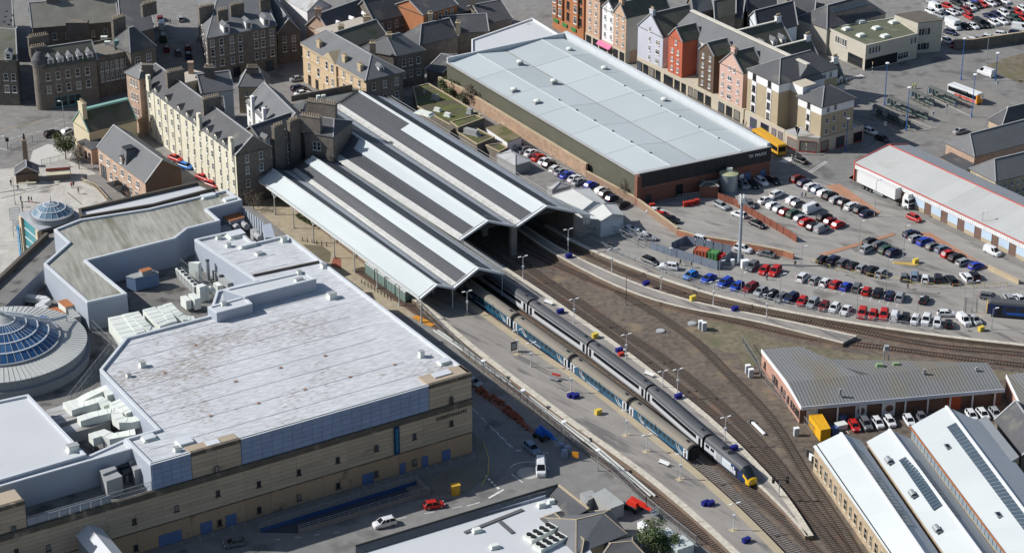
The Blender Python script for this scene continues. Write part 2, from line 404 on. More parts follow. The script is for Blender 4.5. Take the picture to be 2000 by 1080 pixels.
def shed_roof(le,rd,re,left_bands,right_bands,bars_l=(.2,.6),bars_r=(.3,1.0),part_name='roof'):
 """le / rd / re: (front, back) points of left eave, ridge and right eave"""
 root=None
 def pt(a,b,u,t):return a[0].lerp(a[1],t).lerp(b[0].lerp(b[1],t),u)
 def band(a,b,u0,u1,t0,t1,m,nm,lift):
  q=[pt(a,b,u0,t0),pt(a,b,u1,t0),pt(a,b,u1,t1),pt(a,b,u0,t1)]
  lo=[p+vz(-.14)for p in q];hi=[p+vz(lift)for p in q]
  if(q[1]-q[0]).cross(q[2]-q[1]).z<0:lo.reverse();hi.reverse()
  return MB().solid(lo,hi).build(nm,m,st)
 for a,bands in((le,left_bands),(re,right_bands)):
  for(u0,u1,t0,t1,m)in bands:
   band(a,rd,u0,u1,t0,t1,m,'glazing' if m in(GLAZE,GLAZE_R)else 'roof_sheet',.03 if m in(GLAZE,GLAZE_R)else .09)
 L_=(rd[1]-rd[0]).length;n=int(L_/.8)
 for a,bands,bm in((le,left_bands,BAR),(re,right_bands,BAR_D)):
  mb=MB()
  for(u0,u1,t0,t1,m)in bands:
   if m not in(GLAZE,GLAZE_R):continue
   for k in range(n):
    t=(k+.5)/n
    if t0<=t<=t1:
     p,q=pt(a,rd,u0,t),pt(a,rd,u1,t)
     mb.bar(p+vz(.07),q+vz(.07),.14,.1)
  if mb.f:
   o=mb.build('glazing_bars',bm,st);o['kind']='stuff'
 MB().bar(rd[0]+vz(.16),rd[1]+vz(.16),.5,.22).build('ridge_cap',TRIM,st)
 up=vz(.12);ax=(rd[0]-rd[1]).normalized()
 for a in(le,re):
  for off,w,d in((.35,.5,.45),(-.5,.16,.3)):
   MB().bar(a[0]+up+ax*off,rd[0]+up+ax*off,w,d).build('bargeboard',TRIM,st)
  MB().bar(a[1]+up-ax*.2,rd[1]+up-ax*.2,.4,.4).build('bargeboard',DARK_STEEL,st)
 return pt
r1=[fb((-20.4,-22.1,5.3),(-62.3,42.8,5.3)),fb((-16.8,-20,7.6),(-58.7,44.1,7.6)),fb((-13,-18,5.8),(-54.4,47.2,5.8))]
r2=[fb((-13,-18,5.9),(-54.3,47.1,5.9)),fb((-7.7,-14.9,9.2),(-49.3,48.5,9.2)),fb((-2,-12.2,6.5),(-42.5,50.6,6.5))]
r3=[fb((-12.1,3.3,7.6),(-54.9,67,7.6)),fb((-5.8,7,10.7),(-53,79.8,10.7)),fb((0.8,10.7,7.6),(-46.9,85.1,7.6))]
r4=[fb((1.1,10.8,7.7),(-46.2,84.9,7.7)),fb((7.8,14.6,11),(-39.8,87.4,11)),fb((14.5,18.9,7.6),(-32.1,90.7,7.6))]
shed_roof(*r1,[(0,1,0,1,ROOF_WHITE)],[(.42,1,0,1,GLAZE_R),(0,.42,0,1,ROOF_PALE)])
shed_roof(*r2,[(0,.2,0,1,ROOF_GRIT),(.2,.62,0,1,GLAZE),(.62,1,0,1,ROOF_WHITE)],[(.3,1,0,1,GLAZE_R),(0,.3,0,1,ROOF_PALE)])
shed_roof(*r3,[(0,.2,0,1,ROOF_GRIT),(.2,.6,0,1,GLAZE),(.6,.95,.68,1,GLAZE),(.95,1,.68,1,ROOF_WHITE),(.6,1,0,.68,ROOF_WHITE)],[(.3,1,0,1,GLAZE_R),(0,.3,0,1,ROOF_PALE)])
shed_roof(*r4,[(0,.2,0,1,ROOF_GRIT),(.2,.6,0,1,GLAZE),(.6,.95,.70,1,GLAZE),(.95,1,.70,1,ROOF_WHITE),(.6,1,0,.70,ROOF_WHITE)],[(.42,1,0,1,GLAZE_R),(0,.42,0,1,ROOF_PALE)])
for r in(r1,r2,r3,r4):
 a,b=r[2]
 MB().bar(a+vz(.1),b+vz(.1),.55,.3).build('gutter',mat('lead_gutter',(.14,.15,.16),rough=.6),st)
 mb=MB()
 for s in(-.5,.5):
  sd=(b-a).cross(vz(1)).normalized()*s
  mb.bar(a+sd+vz(.75),b+sd+vz(.75),.06)
  n=int((b-a).length/3)
  for k in range(n+1):
   p=a.lerp(b,k/n)+sd;mb.bar(p+vz(-.1),p+vz(.75),.05)
 mb.build('handrail',IRON,st)
def rail_along(pts,h=1.0,step=1.6,m=GALV,name='handrail',parent=st,rails=(1.0,.5),w=.06):
 mb=MB()
 pts=[V(p)for p in pts]
 for a,b in zip(pts,pts[1:]):
  n=max(1,int((b-a).length/step))
  for k in range(n+1):
   p=a.lerp(b,k/n);mb.bar(p,p+vz(h),w)
  for r in rails:mb.bar(a+vz(h*r),b+vz(h*r),w)
 return mb.build(name,m,parent)
# end gantries, front and back
for r in(r1,r2,r3,r4):
 ax=(r[1][0]-r[1][1]).normalized()
 rail_along([r[1][0]-ax*1.2+vz(.2),r[2][0]-ax*1.2+vz(.2)],.9,1.0)
 rail_along([r[0][1]+ax*.6+vz(.2),r[1][1]+ax*.6+vz(.2),r[2][1]+ax*.6+vz(.2)],1.0,1.0,DARK_STEEL)
rail_along([r2[2][0]+Vector((.4,0,.1)),r2[2][0].lerp(r2[2][1],.27)+Vector((.4,0,.1))],1.1,1.5,TRIM)
# glazed screens hung in the gables, columns, walls
SCREEN=mat('gable_screen',(.035,.035,.038),rough=.5,ribs=(1,0,.5,.15))
for r in(r1,r2,r3,r4):
 a,b,c=r[0][1],r[1][1],r[2][1]
 MB().solid([at_z(a,0),at_z(c,0),c,b,a],[p+Vector((-.2,.3,0))for p in(at_z(a,0),at_z(c,0),c,b,a)]).build('back_wall',SHED_WALL,st)
for r in(r2,r3,r4):
 ax=(r[1][0]-r[1][1]).normalized()
 a,b,c=[p[0]-ax*.6-vz(.15)for p in r]
 m_l=a.lerp(b,.34);m_r=c.lerp(b,.34)
 MB().solid([m_l+vz(0),m_r,b],[p-ax*.15 for p in(m_l,m_r,b)]).build('gable_screen',SCREEN,st)
wall_a,wall_b=r4[2]
d=(wall_b-wall_a).cross(vz(1)).normalized()*.4
MB().solid([at_z(wall_a,0),at_z(wall_b,0),at_z(wall_b,0)+d,at_z(wall_a,0)+d],[at_z(p,7.3)for p in(wall_a,wall_b,wall_b+d,wall_a+d)]).build('side_wall',SHED_WALL,st)
def iron_column(p,h,z0=0.0):
 p=at_z(p,z0)
 mb=MB().tube(p,p+vz(.9),.24,.2,8).tube(p+vz(.9),p+vz(h),.14,.12,8).tube(p+vz(h-.9),p+vz(h-.7),.22,.22,8)
 for s in(-1,1):
  ax=(r1[0][0]-r1[0][1]).normalized()*s
  for k in range(4):
   a0,a1=k/4*math.pi/2,(k+1)/4*math.pi/2
   q=lambda t:p+ax*(1.2*(1-math.cos(t)))+Vector((0,0,h-1.2+1.2*math.sin(t)))
   mb.bar(q(a0),q(a1),.12)
 return mb.build('column',IRON,st)
for b_ in((-57.5,34.2),(-52.3,26.2),(-46.9,18.2),(-41.4,9.7),(-36.2,2.1),(-30.6,-6.4),(-25.2,-15),(-20,-23.3)):iron_column(b_,5.2)
for r,h,n in((r1,5.7,9),(r2,6.4,9)):
 for k in range(n):iron_column(r[2][0].lerp(r[2][1],.005+k/n),h-.9,.95)
for k in range(7):
 p=r3[2][0].lerp(r3[2][1],.012+k/7)
 MB().box((p.x,p.y,0),(1.0,1.6,7.5),ang(r3[2][0],r3[2][1])).build('pier',mat('pier_stone',(.2,.18,.16),var=.2),st)
# valance along the canopy edge
a,b=r1[0]
MB().bar(a+vz(-.15),b+vz(-.15),.2,.35).build('valance',TRIM,st)
rail_along([a+Vector((-.15,0,.1)),b+Vector((-.15,0,.1))],.55,1.1,IRON,'eaves_grille',st,(1.0,.5),.05)
# ------------------------------------------------------------------ trains
def coach_mesh(L_,sec,x0=None,x1=None):
 """side / roof shells of a straight body lofted along x; sec = half profile from sill to crown"""
 ring=[(y,z)for y,z in sec]+[(-y,z)for y,z in sec[::-1][1:]]
 return ring
SEC=[(1.3,.72),(1.37,1.1),(1.37,2.25),(1.33,2.95),(1.17,3.38),(.82,3.68),(.4,3.83),(0,3.87)]
def shell(ring_idx,L_,sec=SEC,x0=None,x1=None):
 mb=MB();x0=-L_/2 if x0 is None else x0;x1=L_/2 if x1 is None else x1
 n=len(sec)
 for s in(1,-1):
  for k in ring_idx:
   (y0,z0),(y1,z1)=sec[k],sec[k+1]
   q=[(x0,s*y0,z0),(x1,s*y0,z0),(x1,s*y1,z1),(x0,s*y1,z1)]
   mb.add(q if s<0 else q[::-1],[(0,1,2,3)])
 return mb
def bogie_mesh():
 mb=MB().box((0,0,.35),(3.4,2.1,.3))
 for x in(-1.25,1.25):
  for y in(-.78,.78):mb.tube((x,y-.07,.6),(x,y+.07,.6),.42,.42,12)
 return mb.mesh('bogie',mat('bogie_grime',(.05,.042,.036),var=.3))
BOGIE=bogie_mesh()
def patch(x,w,z0,z1,s,m,proud=.012):
 """flat panel lying on the coach side between two heights"""
 def yy(z):
  for(y0,a),(y1,b)in zip(SEC,SEC[1:]):
   if a<=z<=b:return y0+(y1-y0)*(z-a)/(b-a)
  return 1.37
 zs=[z0]+[z for _,z in SEC if z0<z<z1]+[z1]
 mb=MB()
 for a,b in zip(zs,zs[1:]):
  q=[(x-w/2,s*(yy(a)+proud),a),(x+w/2,s*(yy(a)+proud),a),(x+w/2,s*(yy(b)+proud),b),(x-w/2,s*(yy(b)+proud),b)]
  mb.add(q if s<0 else q[::-1],[(0,1,2,3)])
 return mb
def coach(kind,pa_,pb_,label,group):
 pa_,pb_=V(pa_),V(pb_);c=(pa_+pb_)/2;rz=ang(pa_,pb_);L_=(pb_-pa_).length-.7
 t=thing('passenger_coach',label,'train coach',(c.x,c.y,.1),group,rz)
 def P(mb,nm,m,smooth=False,parent=None):
  me=mb.mesh(nm,m,smooth=smooth);o=bpy.data.objects.new(nm,me);COL.objects.link(o);o.parent=parent or t;return o
 side=M_WHITE if kind=='hst' else M_TEAL
 P(shell([0,1,2],L_),'body_side',side)
 ro=P(shell([3,4,5,6],L_),'roof',M_ROOF_HST if kind=='hst' else M_ROOF_SLP,True)
 for x,f in((-L_/2,1),(L_/2,-1)):
  pts=[(x,y,z)for y,z in SEC]+[(x,-y,z)for y,z in SEC[::-1][1:]]
  P(MB().add(pts if f>0 else pts[::-1],[tuple(range(len(pts)))]),'end_panel',M_END)
 for x in(-L_/2-.18,L_/2+.18):P(MB().box((x,0,.9),(.36,1.5,2.6)),'gangway',BLACK)
 if kind=='slp':
  for x in(-L_/2+.14,L_/2-.14):P(shell([3,4,5,6],0,[(y*1.012,z+.02)for y,z in SEC],x-.3,x+.3),'end_arch',BLACK)
 P(MB().box((0,0,.38),(L_*.52,2.3,.42)),'underframe',mat('underframe_dark',(.04,.036,.032),var=.3))
 for x in(-L_/2+3.6,L_/2-3.6):
  o=bpy.data.objects.new('bogie',BOGIE);COL.objects.link(o);o.parent=t;o.location=(x,0,-.05)
 for s in(-1,1):
  if kind=='hst':
   P(patch(0,L_-4.6,1.95,2.82,s,None,.008),'window_band',M_BAND)
   for k in range(8):P(patch(-L_/2+3.4+(k+.5)*(L_-6.8)/8,1.75,2.02,2.74,s,None,.02),'window',GLS)
   P(patch(0,L_,.74,1.05,s,None,.008),'skirt',M_GREY)
   for x in(-L_/2+.95,L_/2-.95):
    dd=P(patch(x,.85,1.0,2.85,s,None,.014),'door',M_BAND)
  else:
   for k in range(10):P(patch(-L_/2+3.0+(k+.5)*(L_-6.0)/10,1.0,1.95,2.75,s,None,.02),'window',GLS)
   P(patch(0,L_,.74,1.0,s,None,.008),'skirt',M_NAVY)
   for x,dx in((-L_/2+.95,1),(L_/2-.95,-1)):
    P(patch(x,1.5,1.0,2.92,s,None,.01),'door_surround',M_WHITE)
    P(patch(x,.55,1.1,2.75,s,None,.02),'door',M_BAND)
   for fx in(-L_/2+3.4,L_/2-4.4):
    mb=MB()
    for(ax_,az,bx,bz,w0,w1)in((0,2.75,.5,1.9,.08,.3),(.5,1.9,1.5,1.25,.3,.55),(.8,2.8,1.2,2.1,.08,.28),(1.2,2.1,2.1,1.45,.28,.45),(1.5,1.25,2.3,1.12,.5,.2)):
     q=[(fx+ax_,s*1.385,az),(fx+bx,s*1.395,bz),(fx+bx+w1,s*1.395,bz),(fx+ax_+w0,s*1.385,az)]
     mb.add(q,[(0,1,2,3)])
    P(mb,'antler_emblem',M_WHITE)
   P(patch(-2,4.5,1.12,1.32,s,None,.014),'lettering_band',M_WHITE)
 for x in(-L_/2+2.0,L_/2-2.0):P(MB().box((x,0,3.83),(1.0,.5,.1)),'roof_vent',M_BAND,False,ro)
 return t
M_WHITE=mat('coach_white',(.5,.51,.53),rough=.4,var=.04,fine=.03,coat=.2)
M_GREY=mat('coach_grey',(.3,.31,.33),rough=.45,var=.06)
M_TEAL=mat('coach_blue',(.01,.072,.135),rough=.4,var=.08,coat=.3)
M_NAVY=mat('coach_navy',(.012,.03,.1),rough=.35,var=.08,coat=.3)
M_BAND=mat('coach_black',(.014,.015,.018),rough=.3)
M_END=mat('coach_end_black',(.02,.02,.022),rough=.7)
M_ROOF_HST=mat('coach_roof_grey',(.078,.08,.086),rough=.55,var=.12,scale=.3,fine=.1)
M_ROOF_SLP=mat('coach_roof_dusty',(.19,.17,.14),rough=.7,var=.1,scale=.2,fine=.1)
M_YEL=mat('nose_yellow',(.72,.42,.02),rough=.4)
GLS=glass('window_glass_dark',(.012,.016,.02),.22)
HST=[T3[2],T3[3],T3[4],T3[5],T3[6]]
for k in range(4):
 coach('hst',HST[k],HST[k+1],['grey roofed white coach reaching into the shade of the train shed','grey roofed white coach just clear of the train shed roof, beside a blue bench','grey roofed white coach in the middle of its train','grey roofed white coach coupled to the locomotive with yellow nose'][k],'coaches of the grey and white train')
SLP=[T2[2],T2[3],T2[4],T2[5],T2[6]]
for k in range(4):
 coach('slp',SLP[k],SLP[k+1],['blue coach with dusty roof, half under the train shed roof','blue coach with dusty roof, second out from the train shed','blue coach with dusty roof, next to last before the open track','last blue coach with dusty roof, its black end facing the empty track'][k],'blue sleeping coaches')
# locomotive with raked yellow nose
na,nb=V(T3[6]),V(at_z((46.7,-93.7,1.8),0))
axn=(nb-na).normalized();L_=(nb-na).length;cc=(na+nb)/2
t=thing('locomotive','dark roofed silver and navy locomotive with raked yellow nose at the head of the train','locomotive',(cc.x,cc.y,.1),None,ang(na,nb))
def P(mb,nm,m,smooth=False,parent=None):
 me=mb.mesh(nm,m,smooth=smooth);o=bpy.data.objects.new(nm,me);COL.objects.link(o);o.parent=parent or t;return o
xb,xn=-L_/2+.4,L_/2-3.4
P(shell([0,1,2],0,SEC,xb,xn),'body_side',M_NAVY)
P(shell([3,4,5,6],0,SEC,xb,xn),'roof',M_ROOF_HST,True)
end=[(xb,y,z)for y,z in SEC]+[(xb,-y,z)for y,z in SEC[::-1][1:]]
P(MB().add(end,[tuple(range(len(end)))]),'end_panel',M_END)
stations=[(0,1,1.0),(.9,.985,.97),(1.6,.95,.86),(2.4,.9,.66),(3.1,.8,.48),(3.4,.7,.42)]
def nsec(w,h):return[(y*w,.72+(z-.72)*h)for y,z in SEC]
ms,mr_,mw=MB(),MB(),MB()
for(xa,wa,ha),(xc,wc,hc)in zip(stations,stations[1:]):
 A_,B_=nsec(wa,ha),nsec(wc,hc)
 for k in range(len(SEC)-1):
  for s in(1,-1):
   q=[(xn+xa,s*A_[k][0],A_[k][1]),(xn+xc,s*B_[k][0],B_[k][1]),(xn+xc,s*B_[k+1][0],B_[k+1][1]),(xn+xa,s*A_[k+1][0],A_[k+1][1])]
   dst=(mw if .8<xa<3.0 and k>=3 else mr_ if xa<.8 and k>=3 else ms)
   mi=1 if(xa>=1.5 and k==2)or(xa>=2.3 and k in(0,1))or xa>3 else 0
   dst.add(q if s<0 else q[::-1],[(0,1,2,3)],mi if dst is ms else 0)
capn=nsec(*stations[-1][1:]);q=[(xn+3.4,y,z)for y,z in capn]+[(xn+3.4,-y,z)for y,z in capn[::-1][1:]]
ms.add(q[::-1],[tuple(range(len(q)))],1)
P(ms,'nose',[M_NAVY,M_YEL],False);P(mr_,'cab_roof',M_ROOF_HST);P(mw,'windscreen',GLS)
for s in(-1,1):
 P(patch(xb+2.2,4.2,1.0,2.9,s,None,.012),'silver_panel',M_WHITE)
 P(patch(xb+5.3,2.0,1.0,2.9,s,None,.02),'grille',M_GREY)
 P(patch(xb+8.0,3.2,1.05,2.85,s,None,.012),'silver_panel',mat('loco_silver',(.5,.55,.58),rough=.4))
 for x,w,h in((9.9,.5,2.3),(10.5,.4,2.6),(11.0,.5,2.0),(11.5,.3,2.4)):P(patch(xb+x,w,1.05,h,s,None,.012),'skyline_emblem',M_WHITE)
 for x in(1.2,3.0):P(patch(xb+x,1.3,2.1,2.75,s,None,.024),'window',GLS)
 P(patch(xn-.4,.7,1.05,2.8,s,None,.014),'door',M_BAND)
 P(patch(xn-1.8,1.2,1.4,1.6,s,None,.014),'lettering_band',M_WHITE)
 P(MB().box((xn+3.38,s*.6,1.25),(.1,.35,.2)),'headlight',WHITE_METAL)
P(MB().box((-.5,0,.35),(9,2.2,.4)),'underframe',mat('underframe_dark',(.04,.036,.032)))
for x in(xb+3.2,xn-1.2):
 o=bpy.data.objects.new('bogie',BOGIE);COL.objects.link(o);o.parent=t;o.location=(x,0,-.05)
for x in(xb+5.5,xb+7.5):P(MB().tube((x,0,3.8),(x,0,3.95),.7,.65,14),'roof_fan',M_BAND)
# ------------------------------------------------------------------ shopping centre
TAN=mat('sandstone_panel',(.38,.31,.23),objvar=.09,var=.14,scale=.12,fine=.1,stretch=(.88,.47,6),stain=(.13,.105,.08),stain_at=.66,stain_scale=.4)
ORANGE_TAN=mat('sandstone_base',(.34,.245,.16),objvar=.06,var=.14,scale=.15,fine=.08,stain=(.15,.115,.08),stain_at=.62,stain_scale=.3)
SOOT=mat('sooty_ledge',(.10,.085,.068),var=.35,scale=.5,fine=.3,stain=(.24,.2,.15),stain_at=.58,stain_scale=.5)
BLUE_CLAD=mat('blue_cladding',(.205,.265,.39),objvar=.07,rough=.45,var=.06,scale=.2,fine=.03)
CLAD_GREY=mat('grey_blue_cladding',(.34,.375,.43),rough=.5,var=.08,scale=.15,fine=.04)
ROOF_W=mat('streaked_white_roof',(.47,.482,.5),rough=.8,var=.12,scale=.08,fine=.3,fscale=2.2,stretch=(.9,.45,5),stain=(.245,.215,.185),stain_at=.565,stain_soft=.13,stain_scale=3.4,patchy=.75)
ROOF_W2=mat('clean_white_roof',(.49,.505,.52),rough=.75,var=.06,scale=.08,fine=.05,stain=(.35,.33,.3),stain_at=.68,stain_scale=.3)
ROOF_MOSS=mat('mossy_grey_roof',(.28,.275,.24),rough=.9,var=.26,scale=.09,fine=.34,fscale=1.3,stretch=(.35,-.94,8),patchy=.3,stain=(.14,.135,.1),stain_at=.53,stain_soft=.14,stain_scale=.3)
ROOF_MID=mat('weathered_grey_roof',(.36,.365,.37),rough=.85,var=.16,scale=.1,fine=.16,fscale=1.3,stretch=(.9,.45,8),stain=(.2,.18,.15),stain_at=.52,stain_scale=.4)
DECK=mat('plant_deck',(.17,.165,.155),var=.25,scale=.15,fine=.2,stain=(.075,.07,.066),stain_at=.52,stain_scale=.25)
PARA=mat('parapet_cap_white',(.52,.545,.575),rough=.6,var=.08,scale=.3)
UNIT_W=mat('plant_white',(.62,.65,.6),rough=.6,var=.08,scale=.4,fine=.06,stain=(.4,.37,.3),stain_at=.68,stain_scale=.5)
UNIT_G=mat('plant_grey',(.3,.31,.31),rough=.6,var=.12,stain=(.24,.15,.1),stain_at=.64,stain_scale=.7)
UNIT_B=mat('plant_blue',(.13,.2,.32),rough=.6,var=.12)
RUST=mat('rust',(.33,.13,.055),rough=.9,var=.25,fine=.2)
DOOR_BLUE=mat('door_blue',(.085,.135,.27),rough=.5,var=.08)
DARK_WALL=mat('brown_dark_wall',(.10,.085,.07),var=.25,fine=.15)
mall=thing('shopping_centre','large sandstone and blue clad shopping centre with streaked white flat roofs','shopping centre',(-43.2,-49.3))
F0,F1=V(at_z((-8,-79.8,17.9),0)),V(at_z((-66,-114.8,17.9),0))
fd=(F1-F0).normalized();fn=Vector((-fd.y,fd.x,0))
if fn.y>0:fn=-fn
def FP(u,z,out=0.0):return F0+fd*u+fn*out+vz(z)
frz=ang(F1,F0)
def fbox(name,u0,u1,z0,z1,out0,out1,m,parent=mall):
 lo=[FP(u0,z0,out0),FP(u1,z0,out0),FP(u1,z0,out1),FP(u0,z0,out1)]
 hi=[FP(u0,z1,out0),FP(u1,z1,out0),FP(u1,z1,out1),FP(u0,z1,out1)]
 mb=MB()
 if area2(lo)<0:lo.reverse();hi.reverse()
 return mb.solid(lo,hi).build(name,m,parent)
base=[FP(0,0),FP(130,0),(-121.9,-102.4),(-134.8,-48.3,11.6),(-115.4,-38.8,11.6),(-108.8,-14.3,11.6),(-105.1,-1.3,11.6),(-99.4,6,14),(-73.8,21.5,14),(-61.4,3.1,17.9)]
base=[V(p)for p in base]
MB().prism(base,0,11.4,0,True,True,1).build('lower_storeys',[DARK_WALL,DECK],mall)
def block(pts,z0,z1,roofm,wallm,cap=.55,nm='roof',capm=PARA,w=.55):
 pts=[V(p)for p in pts]
 MB().prism(pts,z0,z1,0,False,True).build('upper_wall',wallm,mall)
 MB().poly([at_z(p,z1-.02)for p in(pts if area2(pts)>0 else pts[::-1])]).build(nm,roofm,mall)
 MB().parapet(pts,z1-.02,z1+cap,w).build('parapet',capm,mall)
def inside(p,poly):
 c=False;n=len(poly)
 for k in range(n):
  a,b=poly[k],poly[k-1]
  if(a[1]>p[1])!=(b[1]>p[1])and p[0]<(b[0]-a[0])*(p[1]-a[1])/(b[1]-a[1])+a[0]:c=not c
 return c
W_=[(-8,-79.8,17.9),(-66,-114.8,17.9),(-72.1,-105.4,17.9),(-66.5,-101.8,17.9),(-81,-78.3,17.9),(-77.9,-64.6,17.9),(-62.3,-55,17.9),(-62,-43.6,17.9),(-54.2,-38.5,17.9),(-69.7,-18.1,17.9),(-60.7,-13,17.9),(-56.5,-19.9,17.9),(-49.5,-15.7,17.9)]
block(W_,11.38,17.4,ROOF_W,CLAD_GREY,.5)
LB=[(-65.4,8.1,18.2),(-61.3,2.4,18.2),(-68.6,-2.7,18.2),(-65,-8.8,18.2),(-71.8,-13.1,18.2),(-73.9,-18.2,18.2),(-91.4,-29.4,18.2),(-80.4,-45.4,18.2),(-88.1,-49.5,18.2),(-100.4,-31.1,18.2),(-97,-20.3,18.2),(-101.3,-13.6,18.2),(-96.5,-8.2,18.2),(-81.9,-2.4,18.2)]
block(LB,11.39,17.75,ROOF_MOSS,CLAD_GREY,.45)
# seam on the wells' walls
for a,b in(((-88.7,-48.1,14.8),(-80.9,-43.2,14.8)),((-91.8,-27.8,15),(-74.3,-18,15))):
 a,b=V(a),V(b);MB().bar(a+Vector((0,-.12,0)),b+Vector((0,-.12,0)),.08,.1).build('wall_joint',DARK_STEEL,mall)
block([(-99.4,6,14),(-73.8,21.5,14),(-69.4,17.6,14),(-82.5,8.3,14),(-98.2,1.5,14)],11.37,13.6,ROOF_W2,DARK_WALL,.8,'roof',DARK_WALL)
block([(-93.1,-88.5,18),(-78.2,-111.4,18),(-92.3,-120.4,18),(-99.6,-125,18),(-106.1,-94.7,18)],11.36,17.6,ROOF_W2,CLAD_GREY,.4)
block([(-72.3,-104.6,17.3),(-70.3,-108,17.3),(-91.8,-121.3,17.3),(-99.5,-126.1,17.3),(-99.8,-124.5,17.3),(-92.5,-119.9,17.3),(-78.3,-110.8,17.3)],11.35,17.0,ROOF_W2,CLAD_GREY,.3)
# raised plant rooms on the white roof
block([(-60,-47.7,20.2),(-43.8,-38.8,20.2),(-41,-42.6,20.2),(-55.1,-51,20.2)],17.3,20.0,ROOF_W2,CLAD_GREY,.25)
block([(-62.5,-54.4,19.6),(-55.3,-49.5,19.6),(-53.4,-53,19.6),(-60.3,-57.2,19.6)],17.31,19.4,ROOF_W2,CLAD_GREY,.25)
# low cross walls
for a,b in(((-55.2,-35.8,17.6),(-41.3,-28.8,17.6)),((-60.5,-13.2,17.6),(-56.5,-19.7,17.6))):
 MB().bar(V(a),V(b),.4,.5).build('parapet',SOOT if a[1]<20 else PARA,mall)
MB().prism([(-55.7,-8,17),(-54,-6.9,17),(-52.3,-14.6,17),(-54.5,-14.4,17)],11.38,16.6).build('upper_wall',CLAD_GREY,mall)
a,b=V(at_z((-61.5,2.4,16.5),11.4)),V(at_z((-55.7,-6.3,16.5),11.4))
for k in range(9):
 p,q=a.lerp(b,k/9+.01),a.lerp(b,(k+1)/9-.01)
 MB().solid([p,q,q+Vector((.1,.1,0)),p+Vector((.1,.1,0))],[v_+vz(5)for v_ in(p,q,q+Vector((.1,.1,0)),p+Vector((.1,.1,0)))]).build('screen_panel',CLAD_GREY,mall)
 MB().bar(p+Vector((0,-.1,0)),p+Vector((0,-.1,5.2)),.12).build('screen_post',GALV,mall)
for k in range(1,14):
 p,q_=FP(8,17.42,-5.8*k),FP(66,17.42,-5.8*k)
 a,b=.0,1.0
 ins=[j/60 for j in range(61)if inside(p.lerp(q_,j/60),W_)]
 if len(ins)>4:MB().bar(p.lerp(q_,ins[0]+.01),p.lerp(q_,ins[-1]-.01),.12,.04).build('roof_seam',mat('roof_seam_grey',(.42,.43,.45)),mall)
# ---- street front
fbox('end_block',0,9.55,11.4,17.9,.05,-4,TAN)
fbox('end_block',49.75,59.75,11.4,17.6,.05,-3,TAN)
fbox('end_block',91.9,125,11.4,17.6,.05,-5,TAN)
for u0,u1 in((0,9.5),(49.8,59.7),(91.95,124)):
 fbox('cornice',u0-.05,u1+.05,17.15,17.95,.3,-.5,SOOT)
 for k in range(6):
  z0=11.5+k*.93
  n=max(1,round((u1-u0)/5))
  for j in range(n):fbox('wall_panel',u0+(u1-u0)*j/n+.03,u0+(u1-u0)*(j+1)/n-.03,z0,z0+.87,.12,.05,TAN)
fbox('front_wall',0,125,4.8,11.3,.25,-.6,TAN)
fbox('front_wall',0,125,0,4.8,.15,-.6,ORANGE_TAN)
fbox('ledge',-.1,125,11.1,12.35,.55,-.2,SOOT)
fbox('string_course',-.05,125,4.65,4.85,.36,0,SOOT)
for k in range(7):
 z0=4.95+k*.88
 for j in range(20):
  fbox('wall_panel',.1+5.5*j,5.55+5.5*j,z0,z0+.83,.32,.25,TAN)
for j in range(20):fbox('wall_panel',.1+5.5*j,5.55+5.5*j,.1,4.6,.21,.15,ORANGE_TAN)
for(u0,u1)in((9.65,49.65),(59.85,67.6)):
 n=round((u1-u0)/2.15)
 fbox('cladding_frame',u0,u1,12.36,17.75,.12,-.3,mat('cladding_joint',(.08,.12,.22)))
 for k in range(5):
  for j in range(n):
   fbox('cladding_panel',u0+(u1-u0)*j/n+.03,u0+(u1-u0)*(j+1)/n-.03,12.42+k*1.07,13.44+k*1.07,.2,.12,BLUE_CLAD)
 fbox('roof_edge',u0,u1,17.75,17.9,.3,-.3,PARA)
WIN={}
def window_mesh(w,h,style='sash',frame=None):
 vr=random.choice((0,0,0,1,2));key=(round(w,2),round(h,2),style,frame.name if frame else '',vr)
 if key in WIN:return WIN[key]
 fr=frame or mat('window_frame_white',(.62,.62,.6),rough=.6,var=.05)
 mb=MB();t=.09
 mb.add([(-w/2,-.015,0),(w/2,-.015,0),(w/2,-.015,h),(-w/2,-.015,h)],[(0,1,2,3)],1)
 for c,s in(((0,-.03,0),(w,.1,t)),((0,-.03,h-t),(w,.1,t))):mb.box(c,s)
 for x in(-w/2+t/2,w/2-t/2):mb.box((x,-.03,t),(t,.1,h-2*t))
 if style in('sash','pair'):mb.box((0,-.03,h/2-.04),(w-2*t,.08,.08))
 if style in('pair','cross'):mb.box((0,-.03,t),(.1,.09,h-2*t))
 if style=='cross':mb.box((0,-.035,h*.62),(w-2*t,.07,.08))
 mb.box((0,-.08,-.16),(w+.3,.26,.14))
 me=mb.mesh('window',[fr,(GLS,glass('window_glass_sky',(.06,.075,.09),.12),mat('curtained_glass',(.2,.19,.17),rough=.3,var=.3,scale=1.5))[vr]]);WIN[key]=me
 return me
def window(parent,p,rz,w,h,style='sash',frame=None,name='window'):
 return inst(name,window_mesh(w,h,style,frame),parent,p,rz)
STEEL_FR=mat('window_frame_dark',(.07,.06,.055))
for(u,z)in((4.7,13.4),(4.8,8.2),(13.1,7.7),(21.5,7.6),(29.9,7.5),(38.2,7.3),(46.6,7.3),(13.2,1.9),(21.7,1.9),(30.0,1.8),(38.4,1.8),(46.8,1.7),(55.0,7.9),(63.4,7.3),(71.8,7.2),(88.5,7.0),(54.9,13.1),(94.4,12.8),(55.0,1.5),(71.9,1.5),(94.4,8.1)):
 window(mall,FP(u,z-.6,.36),frz,.8,1.25,'plain',STEEL_FR)
